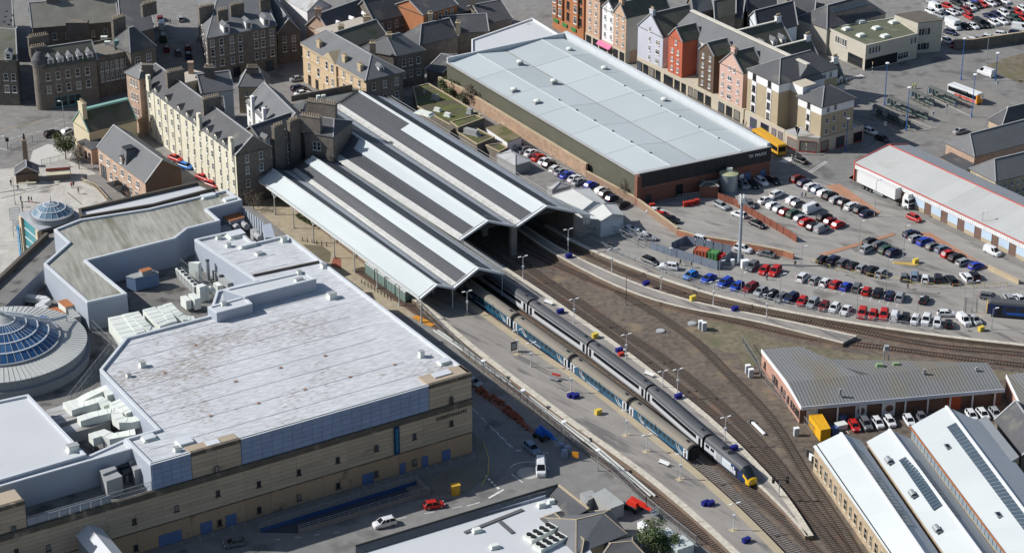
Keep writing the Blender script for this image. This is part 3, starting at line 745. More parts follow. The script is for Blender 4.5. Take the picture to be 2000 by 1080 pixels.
for(u,z),w in(((6.0,0.6),1.9),((10.8,0.6),1.4),((15.8,0.6),1.2),((23.5,0.4),2.4),((52.6,0.3),2.2),((57.7,0.2),2.4),((65.0,-0.1),4.6)):
 d=fbox('door',u-w/2,u+w/2,.05,2.5,.3,.2,DOOR_BLUE)
 fbox('handle',u-.1,u-.02,1.0,1.2,.36,.3,GALV,d)
# lettering on the end block and the upright sign
def text_part(s,size,parent,p,rz,m,name,spacing=1.0,align='CENTER',depth=.05,tilt=90,vertical=False):
 cu=bpy.data.curves.new(name,'FONT');cu.body=s;cu.size=size;cu.extrude=depth;cu.align_x=align;cu.align_y='CENTER';cu.space_character=spacing
 if vertical:cu.space_line=.95
 o=bpy.data.objects.new('tmp',cu);COL.objects.link(o)
 dg=bpy.context.evaluated_depsgraph_get();me=bpy.data.meshes.new_from_object(o.evaluated_get(dg));bpy.data.objects.remove(o)
 me.materials.clear();me.materials.append(m)
 ob=bpy.data.objects.new(name,me);COL.objects.link(ob);ob.parent=parent
 ob.location=V(p)-(wloc(parent)if parent else Vector());ob.rotation_euler=(R(tilt),0,rz)
 return ob
SIGN_DARK=mat('sign_bronze',(.03,.028,.026),rough=.4)
text_part('DEBENHAMS',1.1,mall,FP(4.7,10.0,.4),frz,SIGN_DARK,'sign_lettering',1.15)
(u,z)=(17.1,8.1)
sg=fbox('upright_sign',u-.55,u+.55,z-3.1,z+3.1,.75,.33,mat('sign_navy',(.01,.05,.11)))
text_part('\n'.join('DEBENHAMS'),.58,sg,FP(u,z,.76),frz,mat('sign_teal',(.1,.45,.6)),'sign_lettering',1,'CENTER',.02,90,True)
HL_='first second third fourth fifth sixth seventh eighth ninth tenth eleventh twelfth'.split()
for k,u in enumerate((4.0,6.4,9.6,11.6,15.2,17.4,23.0,25.6,50.8,53.4,57.6,60.2)):
 p=FP(u,.13,2.2)
 hoop=MB();hoop.tube(p,p+vz(1.1),.05,.05,6).tube(p+vz(1.1),p+fn*.8+vz(1.1),.05,.05,6).tube(p+fn*.8+vz(1.1),p+fn*.8,.05,.05,6)
 tag(hoop.build('guard_hoop',GALV,None,p),'slim metal hoop at the sandstone wall foot, %s from the lettered corner'%HL_[k],'guard rail','guard hoops along the shopping centre wall')
# the railing that screens the rooftop recess
n=12
for k in range(n):
 u0,u1=67.8+24*k/n,67.8+24*(k+1)/n
 mb=MB()
 for z in(12.5,13.4,14.3):mb.bar(FP(u0,z,.1),FP(u1,z,.1),.07)
 mb.bar(FP(u0+.05,12.3,.1),FP(u0+.05,14.35,.1),.09)
 for j in range(1,7):mb.bar(FP(u0+(u1-u0)*j/7,12.5,.1),FP(u0+(u1-u0)*j/7,14.3,.1),.04)
 mb.build('railing_panel',GALV,mall)
 if k>3:fbox('louvre_panel',u0+.1,u1-.1,12.4,13.9,.02,-.06,CLAD_GREY)
# fences and screens on the deck
def screen(name,a,b,z0,h,n,m,post=GALV,parent=mall):
 a,b=V(a),V(b);nrm=(b-a).cross(vz(1)).normalized()*.06
 for k in range(n):
  p,q=at_z(a.lerp(b,k/n),z0),at_z(a.lerp(b,(k+.96)/n),z0)
  MB().solid([p,q,q+nrm,p+nrm],[v_+vz(h)for v_ in(p,q,q+nrm,p+nrm)]).build(name,m,parent)
  MB().bar(p,p+vz(h+.15),.14).build('post',post,parent)
screen('screen_panel',(-107.5,-49.9,15.2),(-101.4,-27.3,15.2),11.4,3.7,16,mat('screen_slate_blue',(.17,.2,.25),rough=.6,ribs=(.7,.7,.25,.15)))
def mesh_fence(a,b,z0,h,parent=mall,m=GALV,step=.32,name='mesh_fence'):
 a,b=at_z(V(a),z0),at_z(V(b),z0);L_=(b-a).length;mb=MB()
 for k in range(int(L_/step)+1):
  p=a.lerp(b,min(1,k*step/L_));mb.bar(p,p+vz(h),.09 if k%8==0 else .03)
 for z in(.1,h*.5,h):mb.bar(a+vz(z),b+vz(z),.05)
 o=mb.build(name,m,parent);return o
mesh_fence((-88.8,-47.5,14.2),(-80,-61.6,14.2),11.4,2.8)
mesh_fence((-82.1,-60.4,14.2),(-87,-82.5,14.2),11.4,2.8)
mesh_fence((-73.4,-19.6,14.5),(-64.1,-33.6,14.5),11.4,3.0)
MB().parapet([V2(p)for p in((-114.9,-40.7,12.6),(-108.3,-16.4,12.6),(-104.7,-3.5,12.6))],11.38,12.6,.9,closed=False).build('parapet',DARK_WALL,mall)
# vents, hatches and skylights on the roofs: each a thing of its own
def roof_item(name,label,cat,p,size,rz,m,lid=None,group=None,curb=True):
 p=V(p);t=thing(name,label,cat,p,group)
 if curb:MB().box(p+vz(-.03),(size[0]*1.25,size[1]*1.25,.22),rz).build('kerb',m,t)
 MB().box(p+vz(.15 if curb else-.02),size,rz,0,.94).build('housing',m,t)
 if lid:MB().box(p+vz(size[2]+.13),(size[0]*1.08,size[1]*1.08,.1),rz).build('lid',lid,t)
 return t
Z_=17.4
RI=[('roof_vent','white box vent near the left corner of the streaked white roof',(-72.9,-76.2,17.4),(1.1,1.1,.9)),('roof_vent','low twin vent on the streaked white roof, behind the white ducts',(-75,-80.4,17.4),(.8,.8,.6)),('skylight','low white hatch at the front corner by the ducts, nearest the street',(-67.7,-104.7,17.4),(2.2,1.7,.35)),('skylight','grey framed hatch on the white roof above the left blue cladding',(-60.8,-106.3,17.4),(2.6,2.2,.4)),('skylight','flat pale hatch beside the tan block on the white roof',(-55.6,-106.7,17.4),(2.4,1.6,.25)),('roof_vent','small white vent box left of the grey framed hatch',(-61.9,-109.1,17.4),(1.0,.9,.6)),('skylight','long white ribbed hatch in the right front corner of the white roof',(-13.8,-80.3,17.4),(3.6,1.7,.5)),('skylight','small grey hatch behind the ribbed hatch at the roof corner',(-13.5,-74.8,17.4),(2.0,1.5,.4)),('roof_vent','white cowl vent beside the right hand parapet of the white roof',(-18,-72.1,17.4),(1.0,1.0,1.1)),('roof_vent','white box vent near the middle of the right hand parapet',(-37.6,-45.9,17.4),(1.7,1.5,1.0)),('roof_vent','white box vent tucked against the right parapet, close to the raised plant room',(-40.3,-31.4,17.4),(1.1,1.0,.8)),('roof_vent','white box vent at the far right corner of the roof by the station forecourt',(-50,-18.2,17.4),(1.2,1.1,.9)),('roof_vent','low square vent in the middle of the weathered right hand roof',(-54.8,-24.8,17.4),(1.4,1.2,.35)),('skylight','long low upstand on the weathered roof behind the square vent',(-57.6,-21,17.4),(3.6,1.0,.5)),('roof_vent','small blue topped vent at the left of the weathered roof',(-61.9,-20.9,17.4),(1.0,.9,.6)),('roof_vent','small blue topped vent farthest back on the weathered roof',(-64.5,-16.9,17.4),(1.0,.9,.6)),('skylight','broad ribbed hatch beside the rear plant well',(-60.9,-15.4,17.4),(3.4,2.4,.6)),('roof_vent','white box on the long raised plant room, right end',(-44.8,-39.8,20),(.9,.8,.6)),('roof_vent','low white upstand on the long raised plant room, middle',(-44.6,-43.1,20),(1.6,.8,.4)),('skylight','grey slab hatch on the mossy roof near its far right corner',(-69.3,4.7,17.75),(3.0,1.5,.4)),('skylight','paler slab hatch on the mossy roof, right of the other',(-64.2,3.1,17.75),(2.6,1.5,.4)),('roof_vent','blue grey box vent at the corner of the lower left white roof',(-81,-109.3,17.6),(2.0,1.4,1.0)),('roof_vent','white vent box on the low raised plant room beside the duct well',(-59.3,-53.1,19.4),(1.0,.8,.6))]
for nm,lb,p,s in RI:roof_item(nm,lb,'vent' if nm=='roof_vent' else 'skylight',p,s,frz,UNIT_W,PARA if nm=='skylight' else UNIT_G)
for k,(p,lb)in enumerate((((-37.2,-71.7,17.4),'back row, middle'),((-23.2,-75.5,17.4),'back row, right'),((-45.6,-76.8,17.4),'middle row, left'),((-31.7,-80.6,17.4),'middle row, right'),((-40.1,-85.7,17.4),'front row, middle'),((-48.6,-91.1,17.4),'front row, left'),((-68.1,-79,17.4),'far left, behind the rest'),((-53.9,-82.4,17.4),'left of the middle'),((-57.2,-96.1,17.4),'left, in the dirtiest streaks'),((-63.5,-67.2,17.4),'beside the duct well'))):
 t=thing('roof_drain','small square roof drain with dirty surround on the white roof, '+lb,'roof drain',p)
 MB().box(V(p),(.9,.8,.05),frz).build('cover',UNIT_G,t);MB().box(V(p)+vz(.05),(.4,.4,.12),frz).build('grate',RUST,t)
# rooftop plant
def duct(label,pts,w,h,m=UNIT_W,legs=True,z0=11.4):
 pts=[V(p)for p in pts];o=at_z(pts[0],z0);t=thing('air_duct',label,'air duct',o)
 L_=offset([V2(p)for p in pts],w/2,False);R_=offset([V2(p)for p in pts],-w/2,False)
 mb=MB()
 for k in range(len(pts)-1):
  q=[(L_[k],pts[k].z),(L_[k+1],pts[k+1].z),(R_[k+1],pts[k+1].z),(R_[k],pts[k].z)]
  lo=[(v_.x,v_.y,z-h)for v_,z in q];hi=[(v_.x,v_.y,z)for v_,z in q]
  if area2(lo)<0:lo.reverse();hi.reverse()
  mb.solid(lo,hi)
 mb.build('casing',m,t)
 for k in range(len(pts)):
  p=pts[k]if k else pts[0].lerp(pts[1],.1)
  if k==len(pts)-1:p=pts[k].lerp(pts[k-1],.1)
  if pts[k].z-h-z0>.2:MB().box(at_z(p,z0),(.25,.25,pts[k].z-h-z0)).build('support',UNIT_G,t)
 mb=MB()
 for a,b in zip(pts,pts[1:]):
  n=max(1,int((b-a).length/1.6));sd=(b-a).cross(vz(1)).normalized()*(w/2+.05)
  for k in range(n):
   c=a.lerp(b,(k+.5)/n);mb.bar(c-sd+vz(.03),c+sd+vz(.03),.1,.06)
 o=mb.build('flanges',m,t);o['kind']='stuff'
 return t
def unit(label,quad,z0,z1,m,top=None,name='air_handling_unit',cat='plant unit',fans=0,extra=None):
 q=[V(p)for p in quad];c=sum(q,Vector())/len(q);t=thing(name,label,cat,at_z(c,z0))
 MB().prism(q,z0,z1).build('casing',m,t)
 MB().prism([c+(p-c)*1.03 for p in q],z1,z1+.12).build('cover',top or m,t)
 a,b=q[0],q[1]
 for k in range(1,int((b-a).length/1.5)):
  p=a.lerp(b,k/max(1,int((b-a).length/1.5)));o=(p-c);o.z=0
  MB().bar(at_z(p,z0+.1),at_z(p,z1-.05),.08).build('seam',UNIT_G,t)
 for k in range(fans):
  p=q[0].lerp(q[1],(k+.5)/fans).lerp(q[3].lerp(q[2],(k+.5)/fans),.5)
  MB().tube(at_z(p,z1+.12),at_z(p,z1+.4),.42,.42,12).build('fan',DARK_STEEL,t)
 return t
# three plinths with ducts beside the lower left roof
for k,(q,lb)in enumerate((([(-90.4,-86.7,13.3),(-87.3,-84.4,13.3),(-85.9,-87.3,13.3),(-88.8,-89.2,13.3)],'rear'),([(-88.6,-89.8,13.4),(-82.4,-85.1,13.4),(-79.4,-86.9,13.4),(-87,-92.2,13.4)],'middle'),([(-86,-94,13.6),(-78,-88,13.6),(-77.1,-92,13.6),(-84.4,-96.4,13.6)],'front'))):
 unit('long grey concrete coloured plinth box under the white ducts, '+lb+' one',q,11.4,(13.3,13.4,13.6)[k],UNIT_G,ROOF_MID)
duct('white stepped duct farthest back beside the lower left roof',[(-86.7,-86.6,14.6),(-84.4,-85.1,14.6),(-82.2,-83.5,15.2),(-79.5,-81.5,15.6),(-77.9,-83.9,15.4)],2.0,1.5)
duct('white stepped duct, second from the back, ending in a square elbow',[(-85.5,-88.5,14.8),(-83.8,-87.1,14.8),(-82,-86.9,15.2),(-79.9,-85.8,15.4),(-78.1,-87.6,15.2)],2.0,1.6)
duct('white stepped duct that bends round in a wide curve',[(-82.9,-92.9,15),(-80.4,-91.5,15.2),(-76.9,-90.5,15.6),(-76.1,-90.5,15.6),(-75.4,-93,15.6),(-74.3,-94.3,15.6),(-72.7,-94.3,15.6),(-71.1,-93.5,15.6)],2.1,1.6)
duct('short straight white duct beside the white roof wall',[(-76.9,-87.3,15.8),(-73,-91.4,15.8)],2.4,1.6)
duct('low white duct along the front wall of the duct well',[(-79.7,-98.8,14.6),(-77.6,-97.4,14.6),(-75.7,-98.8,14.6),(-71.4,-97.8,15)],2.2,1.7)
# white ducts between the moss roof and the white roof
duct('big white duct at the left of the rear duct well',[(-82.3,-50.4,15.4),(-80.3,-54.5,15.2),(-77.9,-59.1,14.8)],3.2,3.2)
duct('white duct second from the left in the rear duct well',[(-80,-49.5,15.6),(-78,-53.7,15.4),(-76.1,-56.8,15)],1.9,2.4)
duct('white duct in the middle of the rear duct well',[(-78.6,-48.9,15.6),(-76.4,-53.2,15.5),(-74.4,-55.3,15),(-73.2,-54.3,14.6)],1.9,2.2)
duct('broad white duct right of the middle of the rear duct well',[(-75.8,-47.1,15.6),(-73.2,-51.4,15.4),(-71.5,-53.3,15)],2.8,3.0)
duct('white duct second from the right in the rear duct well',[(-73.3,-46.3,15.8),(-71.2,-50.2,15.6),(-70.1,-52.2,15)],1.8,2.2)
duct('long white duct that curves away at the right of the rear duct well',[(-72.2,-45.3,15.8),(-69.9,-48.9,15.5),(-68,-50.2,15),(-66,-49.6,14.6)],1.8,1.8)
unit('blue air handling unit with a rusty box on top, in the plant well',[(-83.1,-30.2,14.6),(-82,-29,14.6),(-78.4,-26.6,14.6),(-76.4,-28.1,14.6),(-76.5,-28.5,14.6),(-81,-31.1,14.6)],11.6,14.6,UNIT_B,UNIT_G)
unit('rusty orange vent box riding on the blue air handling unit',[(-80.5,-28.7,15.5),(-78.5,-27.4,15.5),(-77.6,-28.5,15.5),(-79.6,-30,15.5)],14.72,15.5,UNIT_G,RUST)
for k in range(6):
 f0=k/6;f1=(k+.9)/6
 a0,a1=V((-73.5,-23.3,13.2)),V((-68.2,-32.6,13.2));w=Vector((1.2,.55,0))
 p,q=a0.lerp(a1,f0),a0.lerp(a1,f1)
 unit('white topped chiller, %s in the row along the mesh screen'%('farthest','second farthest','third farthest','third nearest','second nearest','nearest')[k],[p,q,q+w,p+w],11.4,13.2,UNIT_G,UNIT_W,'chiller','chiller',1)
unit('tall white box with dark inlet behind the mesh screen',[(-70.1,-26.1,16.2),(-68.6,-25.7,16.2),(-67.4,-25.7,16.2),(-67.9,-27,16.2)],11.4,16,UNIT_W)
unit('white cabinet near the white roof corner of the plant well',[(-67.4,-35.2,15),(-66.2,-34.4,15),(-65.2,-35.4,15),(-66.5,-36.4,15)],11.4,15,UNIT_W)
unit('white box duct head near the low plant room, left',[(-70.4,-38.7,14),(-69.2,-38.1,14),(-67.9,-40.3,14),(-68.9,-40.9,14)],12,14,UNIT_W)
unit('white box duct head near the low plant room, right',[(-68.7,-38.3,14.4),(-67.6,-37.7,14.4),(-65.9,-40.1,14.4),(-67.1,-40.9,14.4)],12,14.4,UNIT_W)
def curved_vent(label,p,r=.55):
 p=V(p);t=thing('cowl_vent',label,'vent',p);mb=MB().tube(p,p+vz(2.2),r,r,12)
 for k in range(5):
  a0,a1=k*math.pi/5,(k+1)*math.pi/5;f=lambda a:p+Vector((r*1.3*(1-math.cos(a)),0,2.2+r*1.3*math.sin(a)))
  mb.tube(f(a0),f(a1),r,r,12)
 mb.build('pipe',UNIT_W,t);MB().tube(p,p+vz(.25),r*1.4,r*1.4,12).build('collar',UNIT_G,t)
curved_vent('round white swan neck vent next to the white cabinet',(-65.2,-35.1,11.4))
st_=thing('steel_flue','tall shiny steel flue standing in the plant well','flue',(-66.1,-25.1,11.4))
p=V((-66.1,-25.1,11.4));MB().tube(p,p+vz(4.6),.4,.4,14).build('pipe',GALV,st_);MB().tube(p+vz(4.6),p+vz(4.8),.46,.46,14).build('cap',DARK_STEEL,st_)
unit('row of grey pipework units against the pale wall',[(-65.3,-24.7,13.4),(-63.7,-24.2,13.4),(-59.6,-30.3,13.4),(-61.2,-31.2,13.4)],11.4,13.4,UNIT_G,None,'air_handling_unit','plant unit',4)
unit('white square box below the grey pipework units',[(-64.5,-29.7,12.8),(-63.6,-29.1,12.8),(-62.4,-30.8,12.8),(-63.4,-31.3,12.8)],11.4,12.8,UNIT_W)
unit('large rust speckled chiller in the rear plant recess',[(-65.5,-0.7,15.2),(-62,1.8,15.2),(-60.6,-0.7,15.2),(-63.6,-3.1,15.2)],12,15.2,UNIT_G,RUST,'chiller','chiller')
unit('small chiller tucked under the mossy roof edge in the rear recess',[(-66,-3,14),(-64.6,-2.1,14),(-63.2,-4.5,14),(-65.3,-5.4,14)],11.6,14,UNIT_G)
for k,(a,b)in enumerate((((-63.1,-1.8,14),(-61.8,-3.9,14)),((-61.5,-0.8,14),(-59.8,-3.3,14)),((-58,-6.3,14),(-56.2,-9.4,14)))):
 t=thing('round_duct','ribbed round grey duct in the rear plant recess, '+('left','middle','right')[k],'air duct',at_z(a,11.4))
 mb=MB().tube(V(a),V(b),.75,.75,14)
 mb.build('pipe',UNIT_G,t);MB().box(at_z(a,11.4),(.6,.6,2)).build('support',UNIT_G,t)
unit('grey fan box at the end of the ribbed ducts',[(-58.8,-6.1,14.6),(-57.7,-5.2,14.6),(-56.9,-6.7,14.6),(-58,-7.6,14.6)],11.5,14.6,UNIT_G)
for k,(q,z1)in enumerate((([(-75,-114.1,15),(-72.7,-112.6,15),(-71.4,-114.3,15),(-74,-116.2,15)],15),([(-75.7,-112.9,15.4),(-73.4,-111.3,15.4),(-72.7,-112.4,15.4),(-74.9,-114.3,15.4)],15.4),([(-71.2,-108.5,15),(-69.9,-107.5,15),(-69.3,-108.5,15),(-70.7,-109.4,15)],15),([(-70.4,-110.1,14.6),(-69.1,-109.1,14.6),(-68.4,-110.7,14.6),(-69.6,-111.6,14.6)],14.6))):
 unit('grey speckled plant box in the recess above the street, '+('front large','rear large','rear small','front small')[k]+' one',q,11.45,z1,UNIT_G)
for k,(a,b)in enumerate((((-73.2,-109.3,14),(-71.2,-108.5,14)),((-72.1,-110.9,13.6),(-70.4,-109.7,13.6)))):
 t=thing('round_duct','black ribbed flexible duct between the grey plant boxes, '+('rear','front')[k]+' one','air duct',at_z(a,11.45))
 MB().tube(V(a),V(b),.7,.7,12).build('pipe',DARK_STEEL,t);MB().box(at_z(lerp(a,b,.5),11.45),(.5,.5,1.6)).build('support',UNIT_G,t)
unit('rust stained white plant box beside the dome roof, larger',[(-95.8,-41.7,14.4),(-94.2,-40.6,14.4),(-92.1,-43.5,14.4),(-93.7,-44.6,14.4)],11.4,14.4,UNIT_W,RUST)
unit('low rust stained plant box beside the dome roof, smaller',[(-97.8,-43.3,13.4),(-96,-42.4,13.4),(-93.7,-45.3,13.4),(-95.5,-46.6,13.4)],11.4,13.4,UNIT_W,RUST)
unit('finned grey plant box right of the dome roof',[(-93,-45.3,14.2),(-92.1,-44.9,14.2),(-89.9,-48.2,14.2),(-91.6,-49.3,14.2)],11.4,14.2,UNIT_G)
duct('zigzag pale duct on the deck behind the dome',[(-103.9,-36.2,13.2),(-99.7,-37.3,13.2),(-98.9,-38.4,13.2),(-100,-40.7,13.2),(-98.4,-42.2,13.2)],1.5,1.2,mat('duct_grey_white',(.5,.51,.52),var=.12))
# ------------------------------------------------------------------ big glass dome on its drum
cx_,cy_=(-103.1,-63,15.3)[:2]
dm=thing('glass_dome','large shallow glass dome on a round grey metal drum','glass dome',(cx_,cy_,11.4))
ZINC=mat('zinc_roof',(.42,.43,.41),rough=.6,var=.1,scale=.3)
ZINC_D=mat('zinc_wall',(.24,.255,.27),rough=.6,var=.1,scale=.3)
D0=(cx_,cy_,0)
MB().lathe(D0,[(17.0,11.4),(17.0,13.2),(17.3,13.25),(17.3,13.5),(16.4,13.55),(16.4,15.3),(16.8,15.35),(16.8,15.6)],96).build('drum',ZINC_D,dm)
MB().lathe(D0,[(16.8,15.6),(11.4,16.3)],96).build('ring_roof',ZINC,dm)
mb=MB()
for k in range(96):
 t=2*math.pi*k/96;c_,s_=math.cos(t),math.sin(t)
 mb.bar((cx_+16.7*c_,cy_+16.7*s_,15.68),(cx_+11.5*c_,cy_+11.5*s_,16.35),.07,.07)
 mb.bar((cx_+16.45*c_,cy_+16.45*s_,13.6),(cx_+16.45*c_,cy_+16.45*s_,15.3),.06,.06)
o=mb.build('standing_seams',ZINC,dm);o['kind']='stuff'
MB().lathe(D0,[(11.5,16.2),(11.6,16.75),(11.2,16.75),(11.2,16.3)],96).build('kerb_ring',ZINC_D,dm)
prof=[(11.2,16.7),(9.3,18.0),(7.2,19.15),(5.0,20.15),(2.8,20.95)]
DGL=mat('dome_glass',(.02,.07,.17),rough=.12,var=.3,scale=.25,fine=.1,spec=.7)
DGL2=mat('dome_glass_pale',(.045,.12,.25),rough=.15,var=.3,scale=.25,fine=.1,spec=.7)
NS=44
for j in range(4):
 (r0,z0),(r1,z1)=prof[j],prof[j+1];h=math.pi/NS*.94
 mes=[]
 for gm in(DGL,DGL2):
  mes.append(MB().solid([(r0*math.cos(-h),r0*math.sin(-h),z0-11.44),(r0*math.cos(h),r0*math.sin(h),z0-11.44),(r1*math.cos(h),r1*math.sin(h),z1-11.44),(r1*math.cos(-h),r1*math.sin(-h),z1-11.44)],[(r0*math.cos(-h),r0*math.sin(-h),z0-11.4),(r0*math.cos(h),r0*math.sin(h),z0-11.4),(r1*math.cos(h),r1*math.sin(h),z1-11.4),(r1*math.cos(-h),r1*math.sin(-h),z1-11.4)]).mesh('pane',gm))
 for k in range(NS):
  inst('pane',mes[1 if random.random()<.2 else 0],dm,(cx_,cy_,11.4),2*math.pi*(k+.5)/NS)
mb=MB()
for k in range(NS):
 t=2*math.pi*k/NS
 for(r0,z0),(r1,z1)in zip(prof,prof[1:]):mb.bar((cx_+r0*math.cos(t),cy_+r0*math.sin(t),z0+.02),(cx_+r1*math.cos(t),cy_+r1*math.sin(t),z1+.02),.07,.1)
o=mb.build('glazing_ribs',ZINC,dm);o['kind']='stuff'
for(r,z)in prof[1:]:MB().lathe(D0,[(r+.12,z-.08),(r+.12,z+.1),(r-.12,z+.14),(r-.12,z-.04)],88).build('glazing_ring',PARA,dm)
MB().lathe(D0,[(2.8,20.95),(1.6,21.75),(.5,22.3),(.45,22.9),(0.02,22.9)],40).build('cap',ZINC,dm)
MB().tube((cx_,cy_,22.8),(cx_,cy_,26.0),.12,.03,8).build('spire',PARA,dm)
gant=thing('maintenance_gantry','curved white maintenance gantry arm laid over the glass dome','gantry',(-101.6,-64.4,23))
mb=MB();ga=[V((-101.8,-63.8,22.6)),V((-98.7,-63.5,22)),V((-95.4,-61.3,20)),V((-93.6,-58.4,18.4)),V((-91.7,-53.9,17))]
for off in(0,.9):
 for a,b in zip(ga,ga[1:]):mb.bar(a+Vector((0,off,0)),b+Vector((0,off,0)),.25,.3)
for a,b in zip(ga,ga[1:]):
 for k in range(5):c=a.lerp(b,k/5);mb.bar(c,c+Vector((0,.9,0)),.08)
mb.build('arm',PARA,gant);p=V((-95.4,-58.7,18.6));MB().box(p,(1.2,.9,.9)).build('motor',DOOR_BLUE,gant)
p=ga[-1];MB().bar(p,at_z(p,15.5),.2).build('leg',GALV,gant)
# ------------------------------------------------------------------ corner pavilion with the small dome
pv=thing('corner_pavilion','corner entrance pavilion with turquoise glass walls and a small glazed dome','pavilion',(-110.6,23.6))
PVZ=12.6
rq=[V((-113.4,7.1,12.6)),V((-107.2,-2.1,12.6)),V((-103,1.3,12.6)),V((-98.2,5.3,12.6)),V((-102.1,10.4,12.6)),V((-108.9,10.4,12.6))]
MB().prism(rq,PVZ-.35,PVZ).build('roof',mat('pavilion_lead_roof',(.36,.37,.39),rough=.6,var=.1),pv)
cc_=sum(rq,Vector())/6
inner=[cc_+(p-cc_)*.9 for p in rq]
MB().prism(inner,0,PVZ-.35).build('core',DARK_WALL,pv)
a,b=inner[0],inner[1];TURQ=mat('turquoise_glass',(.06,.27,.30),rough=.15,var=.2,scale=.4,spec=.6)
nrm=(b-a).cross(vz(1)).normalized()
if nrm.y>0:nrm=-nrm
for i in range(5):
 for k in range(7):
  p,q=a.lerp(b,.1+.8*k/7+.006),a.lerp(b,.1+.8*(k+1)/7-.006);z0=.6+i*2.3
  pts=[at_z(p,z0)+nrm*.1,at_z(q,z0)+nrm*.1,at_z(q,z0)+nrm*.2,at_z(p,z0)+nrm*.2]
  MB().solid(pts,[v_+vz(1.95)for v_ in pts]).build('pane',TURQ,pv)
 MB().bar(at_z(a.lerp(b,.08),.4+i*2.3)+nrm*.2,at_z(a.lerp(b,.92),.4+i*2.3)+nrm*.2,.2,.22).build('transom',PARA,pv)
for f in(.03,.96):MB().box(at_z(a.lerp(b,f),0)+nrm*.25,(1.1,1.1,12.2),ang(a,b)).build('pillar',mat('pale_stone',(.55,.45,.32)),pv)
dc=V((-105.4,5.1,13))
MB().lathe((dc.x,dc.y,0),[(4.9,12.55),(4.9,13.6),(5.05,13.65),(5.05,13.9),(4.3,13.95)],48).build('drum',ZINC_D,pv)
pr2=[(4.45,13.9),(3.2,15.0),(1.7,15.8),(.35,16.3)]
for j in range(3):
 (r0,z0),(r1,z1)=pr2[j],pr2[j+1];h=math.pi/18*.94
 me=MB().solid([(r0*math.cos(-h),r0*math.sin(-h),z0-.03),(r0*math.cos(h),r0*math.sin(h),z0-.03),(r1*math.cos(h),r1*math.sin(h),z1-.03),(r1*math.cos(-h),r1*math.sin(-h),z1-.03)],[(r0*math.cos(-h),r0*math.sin(-h),z0),(r0*math.cos(h),r0*math.sin(h),z0),(r1*math.cos(h),r1*math.sin(h),z1),(r1*math.cos(-h),r1*math.sin(-h),z1)]).mesh('pane',mat('small_dome_glass',(.12,.2,.26),rough=.15,var=.2,spec=.6))
 for k in range(18):inst('pane',me,pv,(dc.x,dc.y,0),2*math.pi*(k+.5)/18)
mb=MB()
for k in range(18):
 t=2*math.pi*k/18
 for(r0,z0),(r1,z1)in zip(pr2,pr2[1:]):mb.bar((dc.x+r0*math.cos(t),dc.y+r0*math.sin(t),z0+.02),(dc.x+r1*math.cos(t),dc.y+r1*math.sin(t),z1+.02),.08,.1)
mb.build('glazing_ribs',PARA,pv)['kind']='stuff'
for r_,z_ in pr2[:3]:MB().lathe((dc.x,dc.y,0),[(r_+.1,z_-.05),(r_+.1,z_+.1),(r_-.1,z_+.1)],36).build('glazing_ring',PARA,pv)
MB().tube((dc.x,dc.y,16.2),(dc.x,dc.y,18.6),.12,.03,8).build('spire',GALV,pv)
sb=V((-112.7,8.3,6));nn=nrm*.6
bl=MB().box(at_z(a,1.5)+nn*1.2-Vector((.6,0,0)),(.9,.25,8.2),ang(a,b)).build('banner',mat('banner_blue',(.02,.2,.38)),pv)
text_part('\n'.join('EASTGATE'),.78,bl,at_z(a,5.7)+nn*1.2-Vector((.6,.2,0)),ang(a,b),WHITE_METAL,'banner_lettering',1,'CENTER',.02,90,True)
# covered footbridge reaching out from the front wall
br=thing('covered_footbridge','grey metal covered footbridge jutting from the front wall over the street','footbridge',FP(76,0,3))
(ub,zb)=(80.7,8.2)
o2=[FP(ub-2.2,0,.2),FP(ub+2.2,0,.2),FP(ub+2.2,0,24),FP(ub-2.2,0,24)]
MB().prism(o2,4.6,7.8).build('body',ZINC_D,br)
ra,rb=FP(ub,9.3,.1),FP(ub,9.3,24.3)
for s,m in((2.5,ROOF_W2),(-2.5,ROOF_W2)):
 e0,e1=FP(ub+s,7.7,.1),FP(ub+s,7.7,24.3)
 q=[e0,e1,rb,ra]if s<0 else[e0,ra,rb,e1]
 MB().solid(q,[v_+vz(.12)for v_ in q]).build('roof_slope',m,br)
MB().poly([FP(ub-2.3,7.7,23.9),FP(ub+2.3,7.7,23.9),FP(ub,9.2,23.9)]).build('gable',ZINC_D,br)
# ------------------------------------------------------------------ helpers for houses and street furniture
SLATE=mat('slate_roof',(.08,.081,.086),rough=.75,var=.2,scale=.2,fine=.2,fscale=3,bump=.3,stain=(.125,.122,.11),stain_at=.58,stain_scale=.25)
SLATE_G=mat('slate_roof_green',(.10,.10,.08),rough=.8,var=.22,scale=.2,fine=.2,fscale=3,bump=.3,stain=(.07,.085,.045),stain_at=.55,stain_scale=.25)
SLATE_L=mat('slate_roof_light',(.125,.129,.134),rough=.7,var=.16,scale=.2,fine=.16,fscale=3,bump=.3)
LEAD=mat('lead_flashing',(.36,.36,.36),rough=.6,var=.12)
STONE_D=mat('sooty_sandstone',(.15,.132,.113),objvar=.12,var=.24,scale=.4,fine=.25,fscale=3,bump=.3,cells=(.8,.12))
STONE_L=mat('pale_sandstone',(.42,.34,.23),var=.15,scale=.3,fine=.15,cells=(.8,.08))
STONE_P=mat('pink_sandstone',(.40,.285,.215),var=.2,scale=.4,fine=.2,cells=(.7,.1))
STONE_R=mat('red_sandstone',(.36,.15,.07),var=.15,scale=.4,fine=.15)
CREAM=mat('cream_render',(.6,.57,.455),var=.08,scale=.2,fine=.04,stain=(.5,.47,.34),stain_at=.68,stain_scale=.3)
WHITE_R=mat('white_render',(.68,.68,.68),var=.05,scale=.2,fine=.03)
POT=mat('chimney_pot',(.42,.34,.24),var=.2,scale=2)
